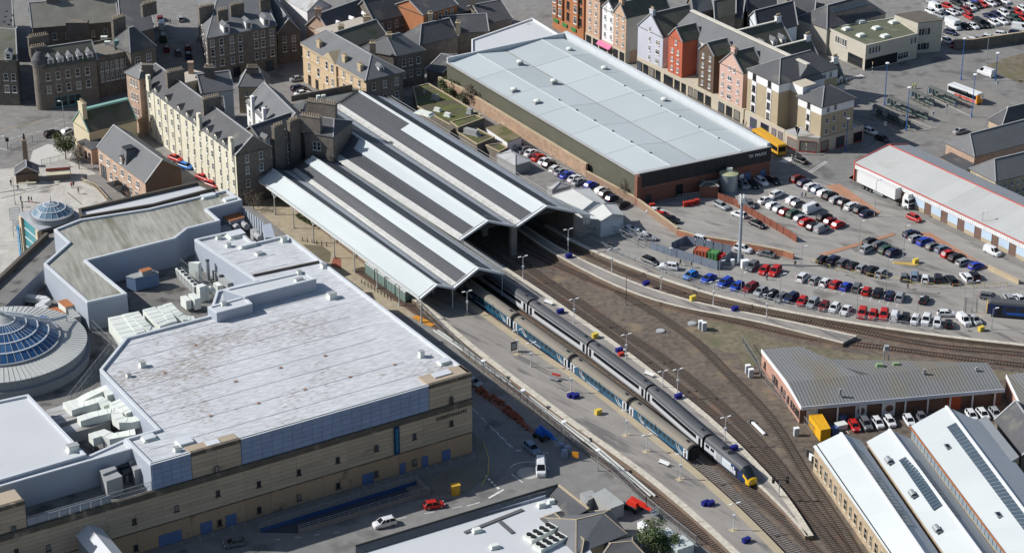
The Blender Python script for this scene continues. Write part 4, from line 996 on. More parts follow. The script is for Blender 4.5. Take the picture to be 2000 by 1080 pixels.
BRICK_R=mat('red_brick',(.19,.085,.06),var=.2,scale=.5,fine=.2,cells=(.5,.1))
def centroid(pts):return sum([at_z(p,0)for p in pts],Vector())/len(pts)
def wall_frame(A,B,inside):
 """unit direction, outward normal and window heading of a wall seen from outside"""
 A,B=at_z(A,0),at_z(B,0);d=(B-A).normalized();n=Vector((d.y,-d.x,0))
 if n.dot(at_z(inside,0)-A)>0:n=-n
 return d,n,math.atan2(n.y,n.x)+math.pi/2
def windows(root,A,B,inside,zs,fr,w=1.0,h=1.7,style='sash',frame=None,out=.03,name='window'):
 d,n,rz=wall_frame(A,B,inside)
 for z in zs:
  for f in fr:
   p=at_z(V(A).lerp(V(B),f),z)+n*out
   window(root,p,rz,w,h,style,frame,name)
def roof_solid(q,ez,rz_,i0=0.,i1=0.,over=.3,th=.18):
 """pitched roof over quad q, ridge parallel to q0q1, hip insets as length fractions; returns mesh builder, ridge points"""
 q=[V2(p)for p in q]
 if area2(q)<0:q=[q[1],q[0],q[3],q[2]];i0,i1=i1,i0
 q2=offset(q,-over);e=[Vector((p.x,p.y,ez))for p in q2]
 m0,m1=(e[0]+e[3])/2,(e[1]+e[2])/2
 r0=m0.lerp(m1,i0);r1=m0.lerp(m1,1-i1);r0.z=r1.z=rz_
 mb=MB();lo=vz(-th)
 top=[[e[0],e[1],r1,r0],[e[2],e[3],r0,r1]]
 ends=[[e[3],e[0],r0],[e[1],e[2],r1]]
 for f in top:mb.poly(f)
 for f,i in zip(ends,(i0,i1)):
  if i>0:mb.poly(f)
 mb.poly([p+lo for p in(e[3],e[2],e[1],e[0])])
 for k in range(4):
  a,b=e[k],e[(k+1)%4]
  mb.quad(a+lo,b+lo,b,a)
 return mb,r0,r1,e,ends
def house(name,label,cat,q,h,ridge,wallm,roofm,i0=0.,i1=0.,over=.25,axis=0,loc=None,group=None,caps=LEAD):
 q=[V(p)for p in q]
 if axis:q=q[1:]+q[:1]
 t=thing(name,label,cat,loc or centroid(q),group)
 mb=MB().prism(q,0,h)
 rb,r0,r1,e,ends=roof_solid(q,h,ridge,i0,i1,over)
 qq=[V2(p)for p in q]
 if area2(qq)<0:qq=[qq[1],qq[0],qq[3],qq[2]];i0,i1=i1,i0
 for(a,b),i,r in(((qq[3],qq[0]),i0,r0),((qq[1],qq[2]),i1,r1)):
  if i==0:
   m=(a+b)/2;mb.add([(a.x,a.y,h),(b.x,b.y,h),(m.x,m.y,ridge-.1)],[(0,1,2)])
 mb.build('wall',wallm,t)
 ro=rb.build('roof',roofm,t)
 if caps:
  MB().bar(r0+vz(.05),r1+vz(.05),.3,.16).build('ridge_cap',caps,t)
  for en,i in zip(ends,(i0,i1)):
   if i>0:
    for p in en[:2]:MB().bar(p+vz(.05),en[2]+vz(.05),.22,.12).build('hip_cap',caps,t)
   else:
    for p in en[:2]:MB().bar(p+vz(.06),en[2]+vz(.06),.3,.2).build('verge_cap',caps,t)
 t['_r']=0;del t['_r']
 return t,ro,r0,r1
def chimney(parent,p,size,h,rz,m=None,pots=4,z0=None):
 p=V(p)if z0 is None else at_z(p,z0)
 mb=MB().box(p,(size[0],size[1],h),rz).box(p+vz(h),(size[0]+.25,size[1]+.25,.22),rz)
 d=Vector((math.cos(rz),math.sin(rz),0))
 for k in range(pots):
  c=p+d*((k+.5)/pots-.5)*size[0]*.92+vz(h+.22)
  mb.add(*_tube(c,.17,.13,.75),1)
 return mb.build('chimney',[m or STONE_D,POT],parent)
def _tube(c,r0,r1,h,n=7):
 vs=[(c.x+r*math.cos(2*math.pi*k/n),c.y+r*math.sin(2*math.pi*k/n),c.z+z)for r,z in((r0,0),(r1,h))for k in range(n)]
 return vs,[(k,(k+1)%n,n+(k+1)%n,n+k)for k in range(n)]+[tuple(range(n,2*n))]
def dormer(parent,p,n,w=1.5,h=1.7,depth=2.2,wallm=None,roofm=None,gable=.8,win=True):
 """p: foot centre on the roof slope; n: outward direction on plan"""
 n=V(n);n.z=0;n.normalize();d=Vector((-n.y,n.x,0));p=V(p)
 a,b=p-d*w/2,p+d*w/2;back=-n*depth
 lo=[a,b,b+back,a+back];up=vz(h)
 mb=MB()
 if area2(lo)<0:lo.reverse()
 mb.solid([v_-vz(.6)for v_ in lo],[v_+up for v_ in lo])
 ap=(a+b)/2+vz(h+gable)
 ov=d*.18+n*.0
 fr=[a-d*.18+up+n*.2,ap+n*.2,b+d*.18+up+n*.2]
 bk=[v_+back*1.25 for v_ in fr]
 mb.add([fr[0],fr[1],bk[1],bk[0]],[(0,1,2,3)],1);mb.add([fr[1],fr[2],bk[2],bk[1]],[(0,1,2,3)],1)
 mb.add([fr[0]-n*.18,fr[2]-n*.18,fr[1]-n*.18],[(0,1,2)],0)
 o=mb.build('dormer',[wallm or WHITE_R,roofm or SLATE_L],parent)
 if win:
  wd=inst('window',window_mesh(w*.66,h*.8),None,p+n*.03+vz(.1),math.atan2(n.y,n.x)+math.pi/2)
  wd.parent=o;wd.location=p+n*.03+vz(.1)-wloc(o)
 return o
def post_light(p,h,label,m=GALV,arm=(0,0),group=None,head='flat',r=.1,cat='lamp post',name='lamp_post',col=None):
 p=V(p);t=thing(name,label,cat,p,group)
 MB().tube(p,p+vz(.9),r*1.7,r*1.5,8).build('base',m,t)
 MB().tube(p+vz(.9),p+vz(h),r,r*.65,8).build('pole',m,t)
 top=p+vz(h);ax=Vector((arm[0],arm[1],0))
 if head=='flat':
  MB().tube(top,top+vz(.1),.2,.55,12).tube(top+vz(.1),top+vz(.24),.55,.5,12).build('lamp_head',col or WHITE_METAL,t)
 elif head=='arm':
  MB().bar(top,top+ax+vz(.15),.09).build('arm',m,t)
  MB().box(top+ax+vz(.08),(.75,.3,.16),math.atan2(ax.y,ax.x)).build('lamp_head',col or WHITE_METAL,t)
 elif head=='twin':
  for s in(1,-1):
   MB().bar(top,top+ax*s+vz(.2),.08).build('arm',m,t)
   MB().box(top+ax*s+vz(.12),(.7,.26,.14),math.atan2(ax.y,ax.x)).build('lamp_head',col or WHITE_METAL,t)
 return t
# ------------------------------------------------------------------ big store with the folded pale roof
STORE_ROOF=mat('store_roof_membrane',(.4,.445,.455),objvar=.07,rough=.75,var=.06,scale=.05,fine=.03,stain=(.42,.46,.47),stain_at=.55,stain_soft=.3,stain_scale=.05)
OLIVE=mat('olive_cladding',(.1,.1,.075),rough=.7,var=.15,scale=.2,fine=.08,ribs=(.67,-.74,.45,.1))
BLACK_CLAD=mat('black_cladding',(.026,.028,.032),rough=.5,var=.15,ribs=(.93,.37,.9,.08))
store=thing('retail_store','large flat store with folded pale grey roof, olive side wall and black front','store',(24.3,89.2))
SQ=[V((-17.8,117.7,7.6)),V((15.4,137.8,7.6)),V((64.5,57,7.6)),V((30.8,40.1,7.6))]
MB().prism([at_z(p,0)for p in SQ],0,6.9).build('wall',OLIVE,store)
fr_=[0,.24,.47,.775,.955];zz=[7.55,8.5,7.6,8.6,7.7]
L0,L1=SQ[0],SQ[3];R0,R1=SQ[1],SQ[2]
for k in range(4):
 a,b=L1.lerp(R1,fr_[k]),L1.lerp(R1,fr_[k+1]);c,d=L0.lerp(R0,fr_[k+1]),L0.lerp(R0,fr_[k])
 pts=[at_z(a,zz[k]),at_z(b,zz[k+1]),at_z(c,zz[k+1]),at_z(d,zz[k])]
 if area2(pts)<0:pts.reverse()
 n=6
 for j in range(n):
  t0,t1=j/n,(j+1)/n
  q=[at_z(a.lerp(d,t0),zz[k]),at_z(b.lerp(c,t0),zz[k+1]),at_z(b.lerp(c,t1),zz[k+1]),at_z(a.lerp(d,t1),zz[k])]
  if area2(q)<0:q.reverse()
  q=[p+Vector((0,0,.006*(j%2)))for p in q]
  MB().solid([p-vz(.4)for p in q],q).build('roof_sheet',STORE_ROOF,store)
for j in range(1,6):
 for k in range(4):
  p,q_=L1.lerp(L0,j/6),R1.lerp(R0,j/6);MB().bar(at_z(p.lerp(q_,fr_[k]),zz[k]+.02),at_z(p.lerp(q_,fr_[k+1]),zz[k+1]+.02),.1,.03).build('lap_seam',mat('lap_grey',(.33,.365,.375)),store)
for k in(1,3):
 a,b=L1.lerp(R1,fr_[k]),L0.lerp(R0,fr_[k]);MB().bar(at_z(a,zz[k]+.03),at_z(b,zz[k]+.03),.3,.1).build('ridge_seam',mat('ridge_pale',(.5,.54,.55)),store)
a,b=L1.lerp(R1,fr_[2]),L0.lerp(R0,fr_[2]);MB().bar(at_z(a,zz[2]+.02),at_z(b,zz[2]+.02),.25,.06).build('valley_gutter',mat('valley_dirt',(.22,.2,.17)),store)
pr=MB().parapet([V2(L1.lerp(R1,1)),V2(L0.lerp(R0,1))],6.6,9.3,1.0,closed=False).build('parapet',mat('parapet_pale',(.5,.53,.55),var=.06),store)
MB().parapet([V2(R0),V2(L0)],6.6,9.0,.5,closed=False).build('parapet',mat('parapet_pale',(.5,.53,.55)),store)
MB().bar(at_z(L0,7.55),at_z(L1,7.55),.5,.35).build('eaves_trim',LEAD,store)
MB().bar(at_z(L0,6.95),at_z(L1,6.95),.25,.5).build('eaves_gutter',mat('gutter_olive',(.08,.08,.06)),store)
sd_,sn_,srz=wall_frame(SQ[3],SQ[2],SQ[0])
def SF(u,z,out=0.):return at_z(SQ[3],z)+sd_*u+sn_*out
SL=(at_z(SQ[2],0)-at_z(SQ[3],0)).length
def sbox(nm,u0,u1,z0,z1,o0,o1,m,parent=store):
 lo=[SF(u0,z0,o0),SF(u1,z0,o0),SF(u1,z0,o1),SF(u0,z0,o1)];hi=[p+vz(z1-z0)for p in lo]
 if area2(lo)<0:lo.reverse();hi.reverse()
 return MB().solid(lo,hi).build(nm,m,parent)
sbox('front_wall',0,SL,0,4.6,.3,-.3,BRICK_R)
for k in range(14):sbox('cladding_panel',SL*k/14+.02,SL*(k+1)/14-.02,4.6,8.3,.55,-.25,BLACK_CLAD)
sbox('coping',-.1,SL+.1,8.3,8.5,.65,-.5,LEAD)
sbox('corner_pier',-.7,.5,0,7.8,.7,-.6,BRICK_R)
sbox('pipe_run',1,SL*.42,4.15,4.3,.42,.3,mat('pipe_brown',(.3,.2,.16)))
for u,w,h,m in((2.8,1.6,2.3,DARK_STEEL),(11.5,2.0,3.2,BLACK),(SL-6.5,1.6,2.6,DOOR_BLUE),(SL-8.2,1.2,2.4,WHITE_METAL),(SL-2.0,1.5,2.4,DOOR_BLUE)):
 sbox('door',u-w/2,u+w/2,.02,h,.4,.28,m)
text_part('TK MAXX',1.15,store,SF(SL-4.0,6.9,.6),srz,WHITE_METAL,'sign_lettering',1.05)
for k,(p,lb)in enumerate((((15.8,125.3,8),'far row, back'),((24.9,110.9,8),'far row, second from back, with mast'),((39.8,88.2,7.9),'far row, broadest and flattest'),((2.1,114.9,8.2),'second row, back'),((11.1,100.9,8.2),'second row, front'),((0.5,95.1,8),'near row, back'),((6.5,86.7,8),'near row, front'))):
 t=roof_item('roof_vent','dome topped white vent on the folded pale roof, '+lb,'vent',p,(1.5,1.3,.5),srz,UNIT_G,None)
 MB().lathe(V(p)+vz(.6),[(.9,0),(.85,.25),(.5,.45),(.02,.5)],14).build('dome',UNIT_W,t)
for k in range(6):
 for row,(f,z)in enumerate(((.25,8.5),(.775,8.6))):
  p=at_z(L0.lerp(R0,f).lerp(L1.lerp(R1,f),.45+k*.09),z+.05)
  o=MB().box(p,(.5,.45,.1)).box(p+vz(.1),(.25,.25,.15)).build('roof_outlet',BLACK,None,p)
  tag(o,'tiny black outlet on the %s ridge of the pale roof, %s counting from the back'%(('near','far')[row],('first','second','third','fourth','fifth','last')[k]),'roof outlet','black outlets on the store roof ridges')
# lower white roofed building behind the store
wb=thing('flat_roofed_building','white flat roofed building behind the back parapet of the store','building',(0,150.8))
q=[V(p)for p in((-11.4,137.5,6.5),(5.9,155.2,6.5),(13.7,140.8,6.5),(-11.2,124.5,6.5))]
MB().prism(q,0,6.2).build('wall',WHITE_R,wb);MB().prism(q,6.2,6.45).build('roof',ROOF_W2,wb);MB().parapet(q,6.45,6.9,.4).build('parapet',WHITE_R,wb)
# ------------------------------------------------------------------ the street of coloured gables
S0,S1=V((19.9,154.2)),V((73.9,72.6))
ud=(S1-S0).normalized();vd=Vector((-ud.y,ud.x,0))
if vd.y<0:vd=-vd
def SP(u,v,z=0.):return S0+ud*u+vd*v+vz(z)
st_rz=math.atan2(-vd.y,-vd.x)+math.pi/2
C_ORANGE=mat('render_orange',(.47,.315,.225),var=.08,scale=.3,fine=.05)
C_GREY=mat('render_lilac_grey',(.45,.46,.52),var=.07,scale=.3,fine=.04)
C_TERRA=mat('render_terracotta',(.42,.11,.065),var=.07,scale=.3,fine=.04)
C_BROWN=mat('timber_brown',(.115,.078,.055),var=.2,scale=.5,fine=.15)
C_PINK=mat('render_pink',(.53,.355,.295),var=.07,scale=.3,fine=.04)
C_TAN=mat('tan_brick',(.38,.315,.215),var=.1,scale=.4,fine=.08)
SHOP=mat('shopfront_stone',(.47,.42,.33),var=.12)
def sq(u0,u1,v0,v1):return[SP(u0,v0),SP(u1,v0),SP(u1,v1),SP(u0,v1)]
def gable_house(label,u0,u1,v0,v1,eave,apex,wallm,wins,w=1.0,h=1.45,chim=None,shop=4.2,side=None,sidem=None,roofm=SLATE_G,style='cross',strm=None):
 q=sq(u0,u1,v0,v1)
 t,ro,r0,r1=house('gabled_house',label,'house',q,eave,apex,wallm,roofm,0,0,.12,1,centroid(q),'coloured gabled houses along the street')
 if sidem:MB().prism([SP(u1+.02,v0+.05),SP(u1+.06,v0+.05),SP(u1+.06,v1),SP(u1+.02,v1)],shop,eave-.2).build('side_wall',sidem,t)
 MB().prism([SP(u0-.03,v0-.1),SP(u1+.08,v0-.1),SP(u1+.08,v0+1.5),SP(u0-.03,v0+1.5)],0,shop).build('shopfront',SHOP,t)
 n=max(2,round((u1-u0)/3))
 for k in range(n):
  p=SP(u0+(u1-u0)*(k+.5)/n,v0-(.13 if shop<4 else .28),.5);window(t,p,st_rz,(u1-u0)/n*.72,2.6,'plain',STEEL_FR,'shop_window')
 for(f,z,wide)in wins:window(t,SP(u0+(u1-u0)*f,v0-.02,z),st_rz,w*(1.9 if wide else 1),h,style)
 if side:
  d,n_,rz2=wall_frame(SP(u1,v0),SP(u1,v1),SP(u0,v0))
  for(f,z)in side:window(t,SP(u1+.1,v0+(v1-v0)*f,z),rz2,.8,1.3,style)
 if chim:chimney(ro,SP((u0+u1)/2,v0+.5,apex-.7),(1.5,.9),1.6,st_rz,wallm,4)
 return t,ro
# main range behind the gables: white wall, grey roof, pale flat ridge
mr0=thing('terrace_range','long white terrace range with pale ridge behind the coloured gables','terrace',SP(60,10))
q=sq(37,88.4,5.2,15.5)
MB().prism(q,0,14.3).build('wall',WHITE_R,mr0)
rb,r0,r1,e,ends=roof_solid(q,14.3,18.6,.02,.02,.2)
rb.build('roof',SLATE_L,mr0)
MB().bar(r0+vz(.1),r1+vz(.1),1.2,.3).build('ridge_walk',mat('pale_ridge',(.55,.52,.45)),mr0)
MB().prism(sq(38,75,-.2,5.2),0,4.2).build('shop_podium',SHOP,mr0)
for u in(48.8,50.3,52.4,53.9):
 for z in(5.2,7.8,10.4,12.6):window(mr0,SP(u,5.17,z),st_rz,.85,1.35,'cross')
for u in(39.8,62.6,75.2):
 for z in(5.2,7.8,10.4):window(mr0,SP(u,5.17,z),st_rz,.85,1.35,'cross')
for u in(41,49,52,54.5):window(mr0,SP(u,-.24,.5),st_rz,1.9,2.6,'plain',STEEL_FR,'shop_window')
gable_house('tall orange rendered block next to the red sandstone front',2.3,9.0,0,14,14.8,18.6,C_ORANGE,[(f,z,False)for f in(.3,.75)for z in(4.8,7.3,9.9,12.4)],.9,1.5,False,3.6)
t,ro=gable_house('narrow white house with two dormer gables and a pink awning',9.05,15.6,.6,14,13.0,16.0,WHITE_R,[(f,z,False)for f in(.28,.72)for z in(4.8,7.3,9.9)],.9,1.4,False,3.6)
for f in(.28,.75):dormer(ro,SP(9.05+6.55*f,.58,12.4),-vd,1.4,1.4,1.6)
MB().solid([SP(9.2,-1.3,2.4),SP(15.4,-1.3,2.4),SP(15.4,-.1,2.4),SP(9.2,-.1,2.4)],[SP(9.2,-1.3,2.6),SP(15.4,-1.3,2.6),SP(15.4,-.1,3.5),SP(9.2,-.1,3.5)]).build('awning',mat('awning_pink',(.62,.16,.28)),t)
gable_house('orange gabled house with cream side wall and shaped chimney gable',15.65,21.7,0,15,13.6,17.3,C_ORANGE,[(f,z,False)for f in(.3,.78)for z in(4.8,7.4,10.0,12.4)],.85,1.4,True,3.6,[(.35,5.5),(.35,8),(.35,10.6),(.75,10.6)],mat('render_cream_side',(.56,.52,.43)))
gable_house('broad lilac grey gabled house with chimney',27.3,38.8,0,13,13.2,18.4,C_GREY,[(.48,4.9,0),(.48,7.6,0),(.48,10.3,0),(.48,13.2,0),(.8,4.9,1),(.8,7.6,1),(.8,10.3,1)],.85,1.4,True,4.2,None,WHITE_R)
gable_house('narrow terracotta gabled house',41.4,47.6,0,6.5,14.6,17.8,C_TERRA,[(f,z,False)for f in(.3,.72)for z in(5.2,7.7,10.2)]+[(.55,12.9,0)],.85,1.35,False,4.0)
gable_house('dark brown timbered gabled house',55.0,61.5,0,6.5,14.8,17.7,C_BROWN,[(f,z,False)for f in(.28,.75)for z in(5.2,7.7,10.2,12.9)],.85,1.35,False,4.0)
t,ro=gable_house('broad pink gabled house with a chimney on its gable',64.0,73.9,0,7.0,13.9,18.4,C_PINK,[(.14,5,0),(.14,7.6,0),(.14,10.2,0),(.44,5,1),(.44,7.6,1),(.44,10.2,1),(.8,5,0),(.8,7.6,0),(.8,10.2,0),(.42,13,0),(.62,13,0)],.85,1.35,True,4.0)
dormer(mr0,SP(62.8,5.0,14.0),-vd,1.3,1.6,1.5)
# courtyard wings behind with dormers and chimneys
for(u0,u1,v0,v1,e_,a_,lb)in((47,57.5,15,30,11.5,16.2,'slate roofed wing with white gutter behind the terracotta house'),(62.5,72,15,28,11.0,15.8,'slate roofed wing with three dormers behind the pink house'),(79.5,87,15.2,24,10.5,15.4,'slate roofed wing with three dormers behind the corner block')):
 t,ro,r0,r1=house('rear_wing',lb,'house',sq(u0,u1,v0,v1),e_,a_,mat('render_light_grey',(.42,.43,.44)),SLATE_G,0,0,.2,1)
 MB().bar(r0+vz(.1),r1+vz(.1),.7,.3).build('ridge_walk',mat('pale_ridge',(.55,.52,.45)),t)
 chimney(ro,SP((u0+u1)/2,v1-.8,a_-.6),(1.6,.9),1.8,st_rz+math.pi/2,WHITE_R,4)
 d_=(SP(u1,0)-SP(u0,0)).normalized()
 for f in(.35,.62,.82):dormer(ro,SP(u1-.1,v0+(v1-v0)*f,e_-.1),d_,1.5,1.7,2.4,None,SLATE_L,.9)
hall,ro,r0,r1=house('dark_roofed_hall','hall with very dark slate roof and pale blue grey wall','hall',[(69.2,136.5,9),(80.7,144.6,9),(79.6,160.2,9),(68,151.7,9)],8.5,13.0,mat('render_blue_white',(.55,.58,.62)),mat('slate_blue_black',(.035,.037,.045),rough=.6,var=.2))
chimney(ro,(78.8,152.9,11.6),(1.0,1.0),2.0,0,STONE_L,2)
for lb,qd,h_,a_,rm in(('slate roof at the top edge behind the lilac house',[(51.6,147.8,12),(57.3,151.1,12),(55.5,160.3,12),(50.4,156.3,12)],11,15,SLATE_L),('dark mossy roof behind the white box chimney',[(57.7,147,10),(63.7,151.5,10),(64.5,162.7,10),(57.7,158.1,10)],9.5,13,SLATE_G),('grey slate house with white verge at the top edge',[(62.1,152.4,9),(65.6,151.7,9),(68.2,163.6,9),(65,166.2,9)],8,12,SLATE),('slate roof with skylights behind the dark hall',[(80.7,153.2,8),(86.1,152.6,8),(88.5,163.7,8),(81.1,165.7,8)],7,11.5,SLATE),('brown slate roof left of the dark hall ridge',[(67.9,157.8,8),(76.8,162.4,8),(77.1,171.8,8),(68.3,167.8,8)],8,12,SLATE)):
 house('slate_roofed_house',lb,'house',qd,h_,a_,STONE_D,rm)
yd=thing('flat_roofed_shed','white flat roofed shed in the yard behind the dormered wings','shed',(84,149))
q=[(79.1,142.6,4),(82.5,145.7,4),(85.2,140.1,4),(83.6,134.6,4),(80,134.6,4)]
MB().prism(q,0,3.7).build('wall',STONE_L,yd);MB().prism(q,3.7,3.95).build('roof',ROOF_W2,yd)
# red sandstone front at the top of the street
t,ro,r0,r1=house('sandstone_tenement','ornate red sandstone tenement with green shopfronts','tenement',sq(-14.5,1.2,0,14),17,21,STONE_R,SLATE)
windows(t,SP(-14.5,0),SP(1.2,0),SP(-5,8),(4.6,8.0,11.4,14.6),(.12,.3,.5,.72,.9),1.3,2.3,'pair',STEEL_FR)
for u in(-12.8,-10,-2.2):
 MB().box(SP(u,-.25,4),(2.2,.6,12.4),st_rz).build('bay',STONE_R,t)
 for z in(4.9,8.3,11.7):window(t,SP(u,-.57,z),st_rz,1.4,2.2,'cross')
for u in(-12.5,-8,-3.5):MB().box(SP(u,-.2,2.2),(2.4,.3,.9),st_rz).build('shop_fascia',mat('shop_green',(.04,.2,.06)),t)
# ------------------------------------------------------------------ corner block
WBAND=WHITE_R
cb=thing('corner_block','tan brick corner block with white top storey and dark hipped roof','apartment block',SP(88,8))
EZ=15.95
A0=SP(75.8,0);A1=SP(88.5,0)
A2=V(at_z((85.3,92.2,15.4),0));A3=A2+(A0-A1)
q=[A0,A1,A2,A3]
MB().prism(q,0,13.3).build('wall',C_TAN,cb);MB().prism([centroid(q)+(at_z(p,0)-centroid(q))*1.004 for p in q],13.3,EZ-.2).build('top_storey',WBAND,cb)
rb,r0,r1,e,ends=roof_solid([q[1],q[2],q[3],q[0]],EZ-.2,EZ+3.6,.28,.22,.35)
rr=rb.build('roof',SLATE,cb);MB().bar(r0+vz(.05),r1+vz(.05),.25,.15).build('ridge_cap',LEAD,cb)
for p in ends[0][:2]:MB().bar(p+vz(.04),ends[0][2]+vz(.04),.22,.12).build('hip_cap',LEAD,cb)
d_,n_,rzf=wall_frame(A0,A1,A2)
for u in(78.6,84.8):
 MB().box(SP(u,-.06,4.4),(1.9,.1,8.9),st_rz).build('white_strip',WBAND,cb)
 for z in(4.9,7.7,10.5,13.7):window(cb,SP(u,-.13,z),st_rz,1.2,1.7,'cross',STEEL_FR)
for k,u in enumerate((79.5,84.2,88.0,90.6)):
 window(cb,SP(u,-.5,.5),st_rz,(2.6,3.2,1.7,1.7)[k],2.9,'plain',mat('frame_purple',(.16,.1,.3)),'shop_window')
MB().prism([SP(75.8,-.45),SP(92,-.45),SP(92,-.02),SP(75.8,-.02)],0,4.3).build('shop_base',SHOP,cb)
dR,nR,rzR=wall_frame(A1,A2,A0)
LR=(A2-A1).length
for f,z in((.30,13.6),(.78,13.7),(.88,13.7),(.24,5.2),(.24,7.9),(.24,10.6)):window(cb,at_z(A1.lerp(A2,f),z)+nR*.06,rzR,.9,1.4,'cross')
bx_=[A1.lerp(A2,.2),A1.lerp(A2,.42),A1.lerp(A2,.42)+nR*4.6,A1.lerp(A2,.2)+nR*4.6]
MB().prism(bx_,0,13.1).build('stair_wing',C_TAN,cb);MB().prism([p+nR*.04 for p in bx_],13.1,15.3).build('stair_wing_top',WBAND,cb);MB().prism([p+nR*.2 for p in bx_],15.3,15.55).build('stair_wing_roof',SHOP,cb)
# tower
tw=thing('corner_tower','square tan tower with white band and pyramid slate roof at the street corner','tower block',(79,72.5))
K0=V((79,72.5));KL=V(at_z((73.8,79.5,12.9),0));KR=V(at_z((88,78.4,12.9),0));KB=KL+KR-K0
q=[KL,K0,KR,KB]
MB().prism(q,0,10.3).build('wall',C_TAN,tw);cq=centroid(q)
MB().prism([cq+(p-cq)*1.006 for p in q],10.3,12.7).build('top_storey',WBAND,tw)
rb,r0,r1,e,ends=roof_solid([K0,KR,KB,KL],12.7,15.9,.42,.42,.5);rb.build('roof',SLATE,tw)
for en in ends:
 for p in en[:2]:MB().bar(p+vz(.04),en[2]+vz(.04),.2,.12).build('hip_cap',LEAD,tw)
dl,nl,rzl=wall_frame(KL,K0,KR)
MB().box(at_z(KL.lerp(K0,.46),4.5)+nl*.05,(1.5,.1,5.8),rzl).build('white_strip',WBAND,tw)
for z in(4.8,7.6,10.8):window(tw,at_z(KL.lerp(K0,.46),z)+nl*.13,rzl,.9,1.5,'cross',STEEL_FR)
dr,nr,rzr=wall_frame(K0,KR,KL)
for f,z in((.18,4.8),(.18,7.7),(.4,5.2),(.4,8.0),(.73,5.2),(.73,8.2),(.2,10.7),(.42,10.9)):window(tw,at_z(K0.lerp(KR,f),z)+nr*.04,rzr,.95,1.35,'sash')
# podium with shops
pod=thing('shop_podium','single storey tan shop podium wrapping the street corner below the tower','shop',(76.3,81))
q=[SP(92.2,-.5),V((73.3,73.1)),V((78.7,71.9)),K0+Vector((.3,0,0)),KL+(KL-K0)*.1,SP(92.2,5)]
MB().prism(q,0,4.1).build('wall',SHOP,pod);MB().prism(q,4.1,4.3).build('roof',ROOF_MID,pod)
a_,b_=V((73.3,73.1)),V((78.7,71.9))
d3,n3,rz3=wall_frame(a_,b_,K0+Vector((-3,10,0)))
window(pod,at_z(a_.lerp(b_,.5),.3)+n3*.05,rz3,(b_-a_).length*.8,2.9,'plain',mat('frame_red',(.25,.03,.03)),'shop_window')
c_=SP(92.2,-.5);d4,n4,rz4=wall_frame(c_,a_,K0)
window(pod,at_z(c_.lerp(a_,.62),.5)+n4*.05,rz4,3.4,2.6,'plain',mat('frame_red',(.25,.03,.03)),'shop_window')
an=thing('shop_annex','low annex with pale flat roof beside the tower','shop',KR)
q2=[K0.lerp(KR,.55)+nr*.4,KR+nr*.4,KR+(KR-K0)*.38+nr*.3,KR+(KR-K0)*.38-nr*7,KR-nr*7,K0.lerp(KR,.55)-nr*.2]
q2=[KR+nr*.35,KR+(KR-K0)*.34+nr*.3,KR+(KR-K0)*.34-nr*6,KR-nr*6]
MB().prism(q2,0,3.9).build('wall',SHOP,an);MB().prism(q2,3.9,4.05).build('roof',ROOF_W2,an);MB().parapet(q2,4.05,4.5,.3).build('parapet',SHOP,an)
MB().prism([K0+nr*.25,KR+nr*.25,KR,K0],0,4.0).build('shop_base',SHOP,tw)
for f,w_ in((.14,2.6),(.62,2.8)):window(tw,at_z(K0.lerp(KR,f),.4)+nr*.3,rzr,w_,2.7,'plain',mat('frame_red',(.25,.03,.03)),'shop_window')
window(an,at_z(KR.lerp(KR+(KR-K0)*.34,.5),.4)+nr*.34,rzr,3.0,2.6,'plain',mat('frame_red',(.25,.03,.03)),'shop_window')
# ------------------------------------------------------------------ sorting office with the green flat roof
BEIGE=mat('beige_panel',(.46,.43,.36),var=.08,scale=.3,fine=.05)
so_=thing('sorting_office','beige two storey office block with mossy flat roof and dark ground floor','office building',(98.8,131.1))
GREEN_ROOF=mat('green_flat_roof',(.105,.115,.075),var=.2,scale=.15,fine=.15,stain=(.17,.165,.13),stain_at=.58,stain_scale=.2)
c0,c1=V(at_z((98.5,131,7.4),0)),V(at_z((114.5,140.8,7.4),0));c2=V(at_z((109.7,154,7.4),0));c3=V(at_z((89.3,145.5,7.4),0))
q=[c0,c1,c2,c3]
MB().prism(q,0,7.2).build('wall',BEIGE,so_);MB().prism([centroid(q)+(p-centroid(q))*.985 for p in q],7.2,7.32).build('roof',GREEN_ROOF,so_);MB().parapet(q,7.2,7.5,.4).build('parapet',BEIGE,so_)
d_,n_,rz_=wall_frame(c0,c1,c2)
MB().prism([c0+n_*.03,c0.lerp(c1,.62)+n_*.03,c0.lerp(c1,.62)+n_*.06,c0+n_*.06],.3,3.2).build('recess',BLACK,so_)  # flat black panel on the wall; the shade of a recess is painted in
for f in(.08,.14,.2,.26):window(so_,at_z(c0.lerp(c1,f),4.6)+n_*.05,rz_,.8,2.0,'plain')
for f in(.88,.95):window(so_,at_z(c0.lerp(c1,f),4.6)+n_*.05,rz_,.8,2.0,'plain')
for f in(.68,.78):window(so_,at_z(c0.lerp(c1,f),.8)+n_*.05,rz_,2.0,2.0,'cross')
d2,n2,rz2=wall_frame(c0,c3,c1)
window(so_,at_z(c0.lerp(c3,.24),.5)+n2*.05,rz2,(c3-c0).length*.36,2.8,'pair',STEEL_FR,'shop_window')
for f in(.5,.56,.62,.68,.74):window(so_,at_z(c0.lerp(c3,f),4.4)+n2*.05,rz2,.7,2.1,'plain')
tall=[c1+(c2-c1)*.0,V(at_z((122.2,146.3,9.4),0)),V(at_z((117.2,154.6,9.4),0)),V(at_z((109.3,151.3,9.4),0))]
tall[0]=V(at_z((114.9,144.2,9.4),0))
MB().prism(tall,0,9.2).build('tall_wing',BEIGE,so_);MB().prism(tall,9.2,9.4).build('roof',mat('brown_flat_roof',(.11,.1,.085),var=.2),so_)
d5,n5,rz5=wall_frame(tall[0],tall[1],tall[2])
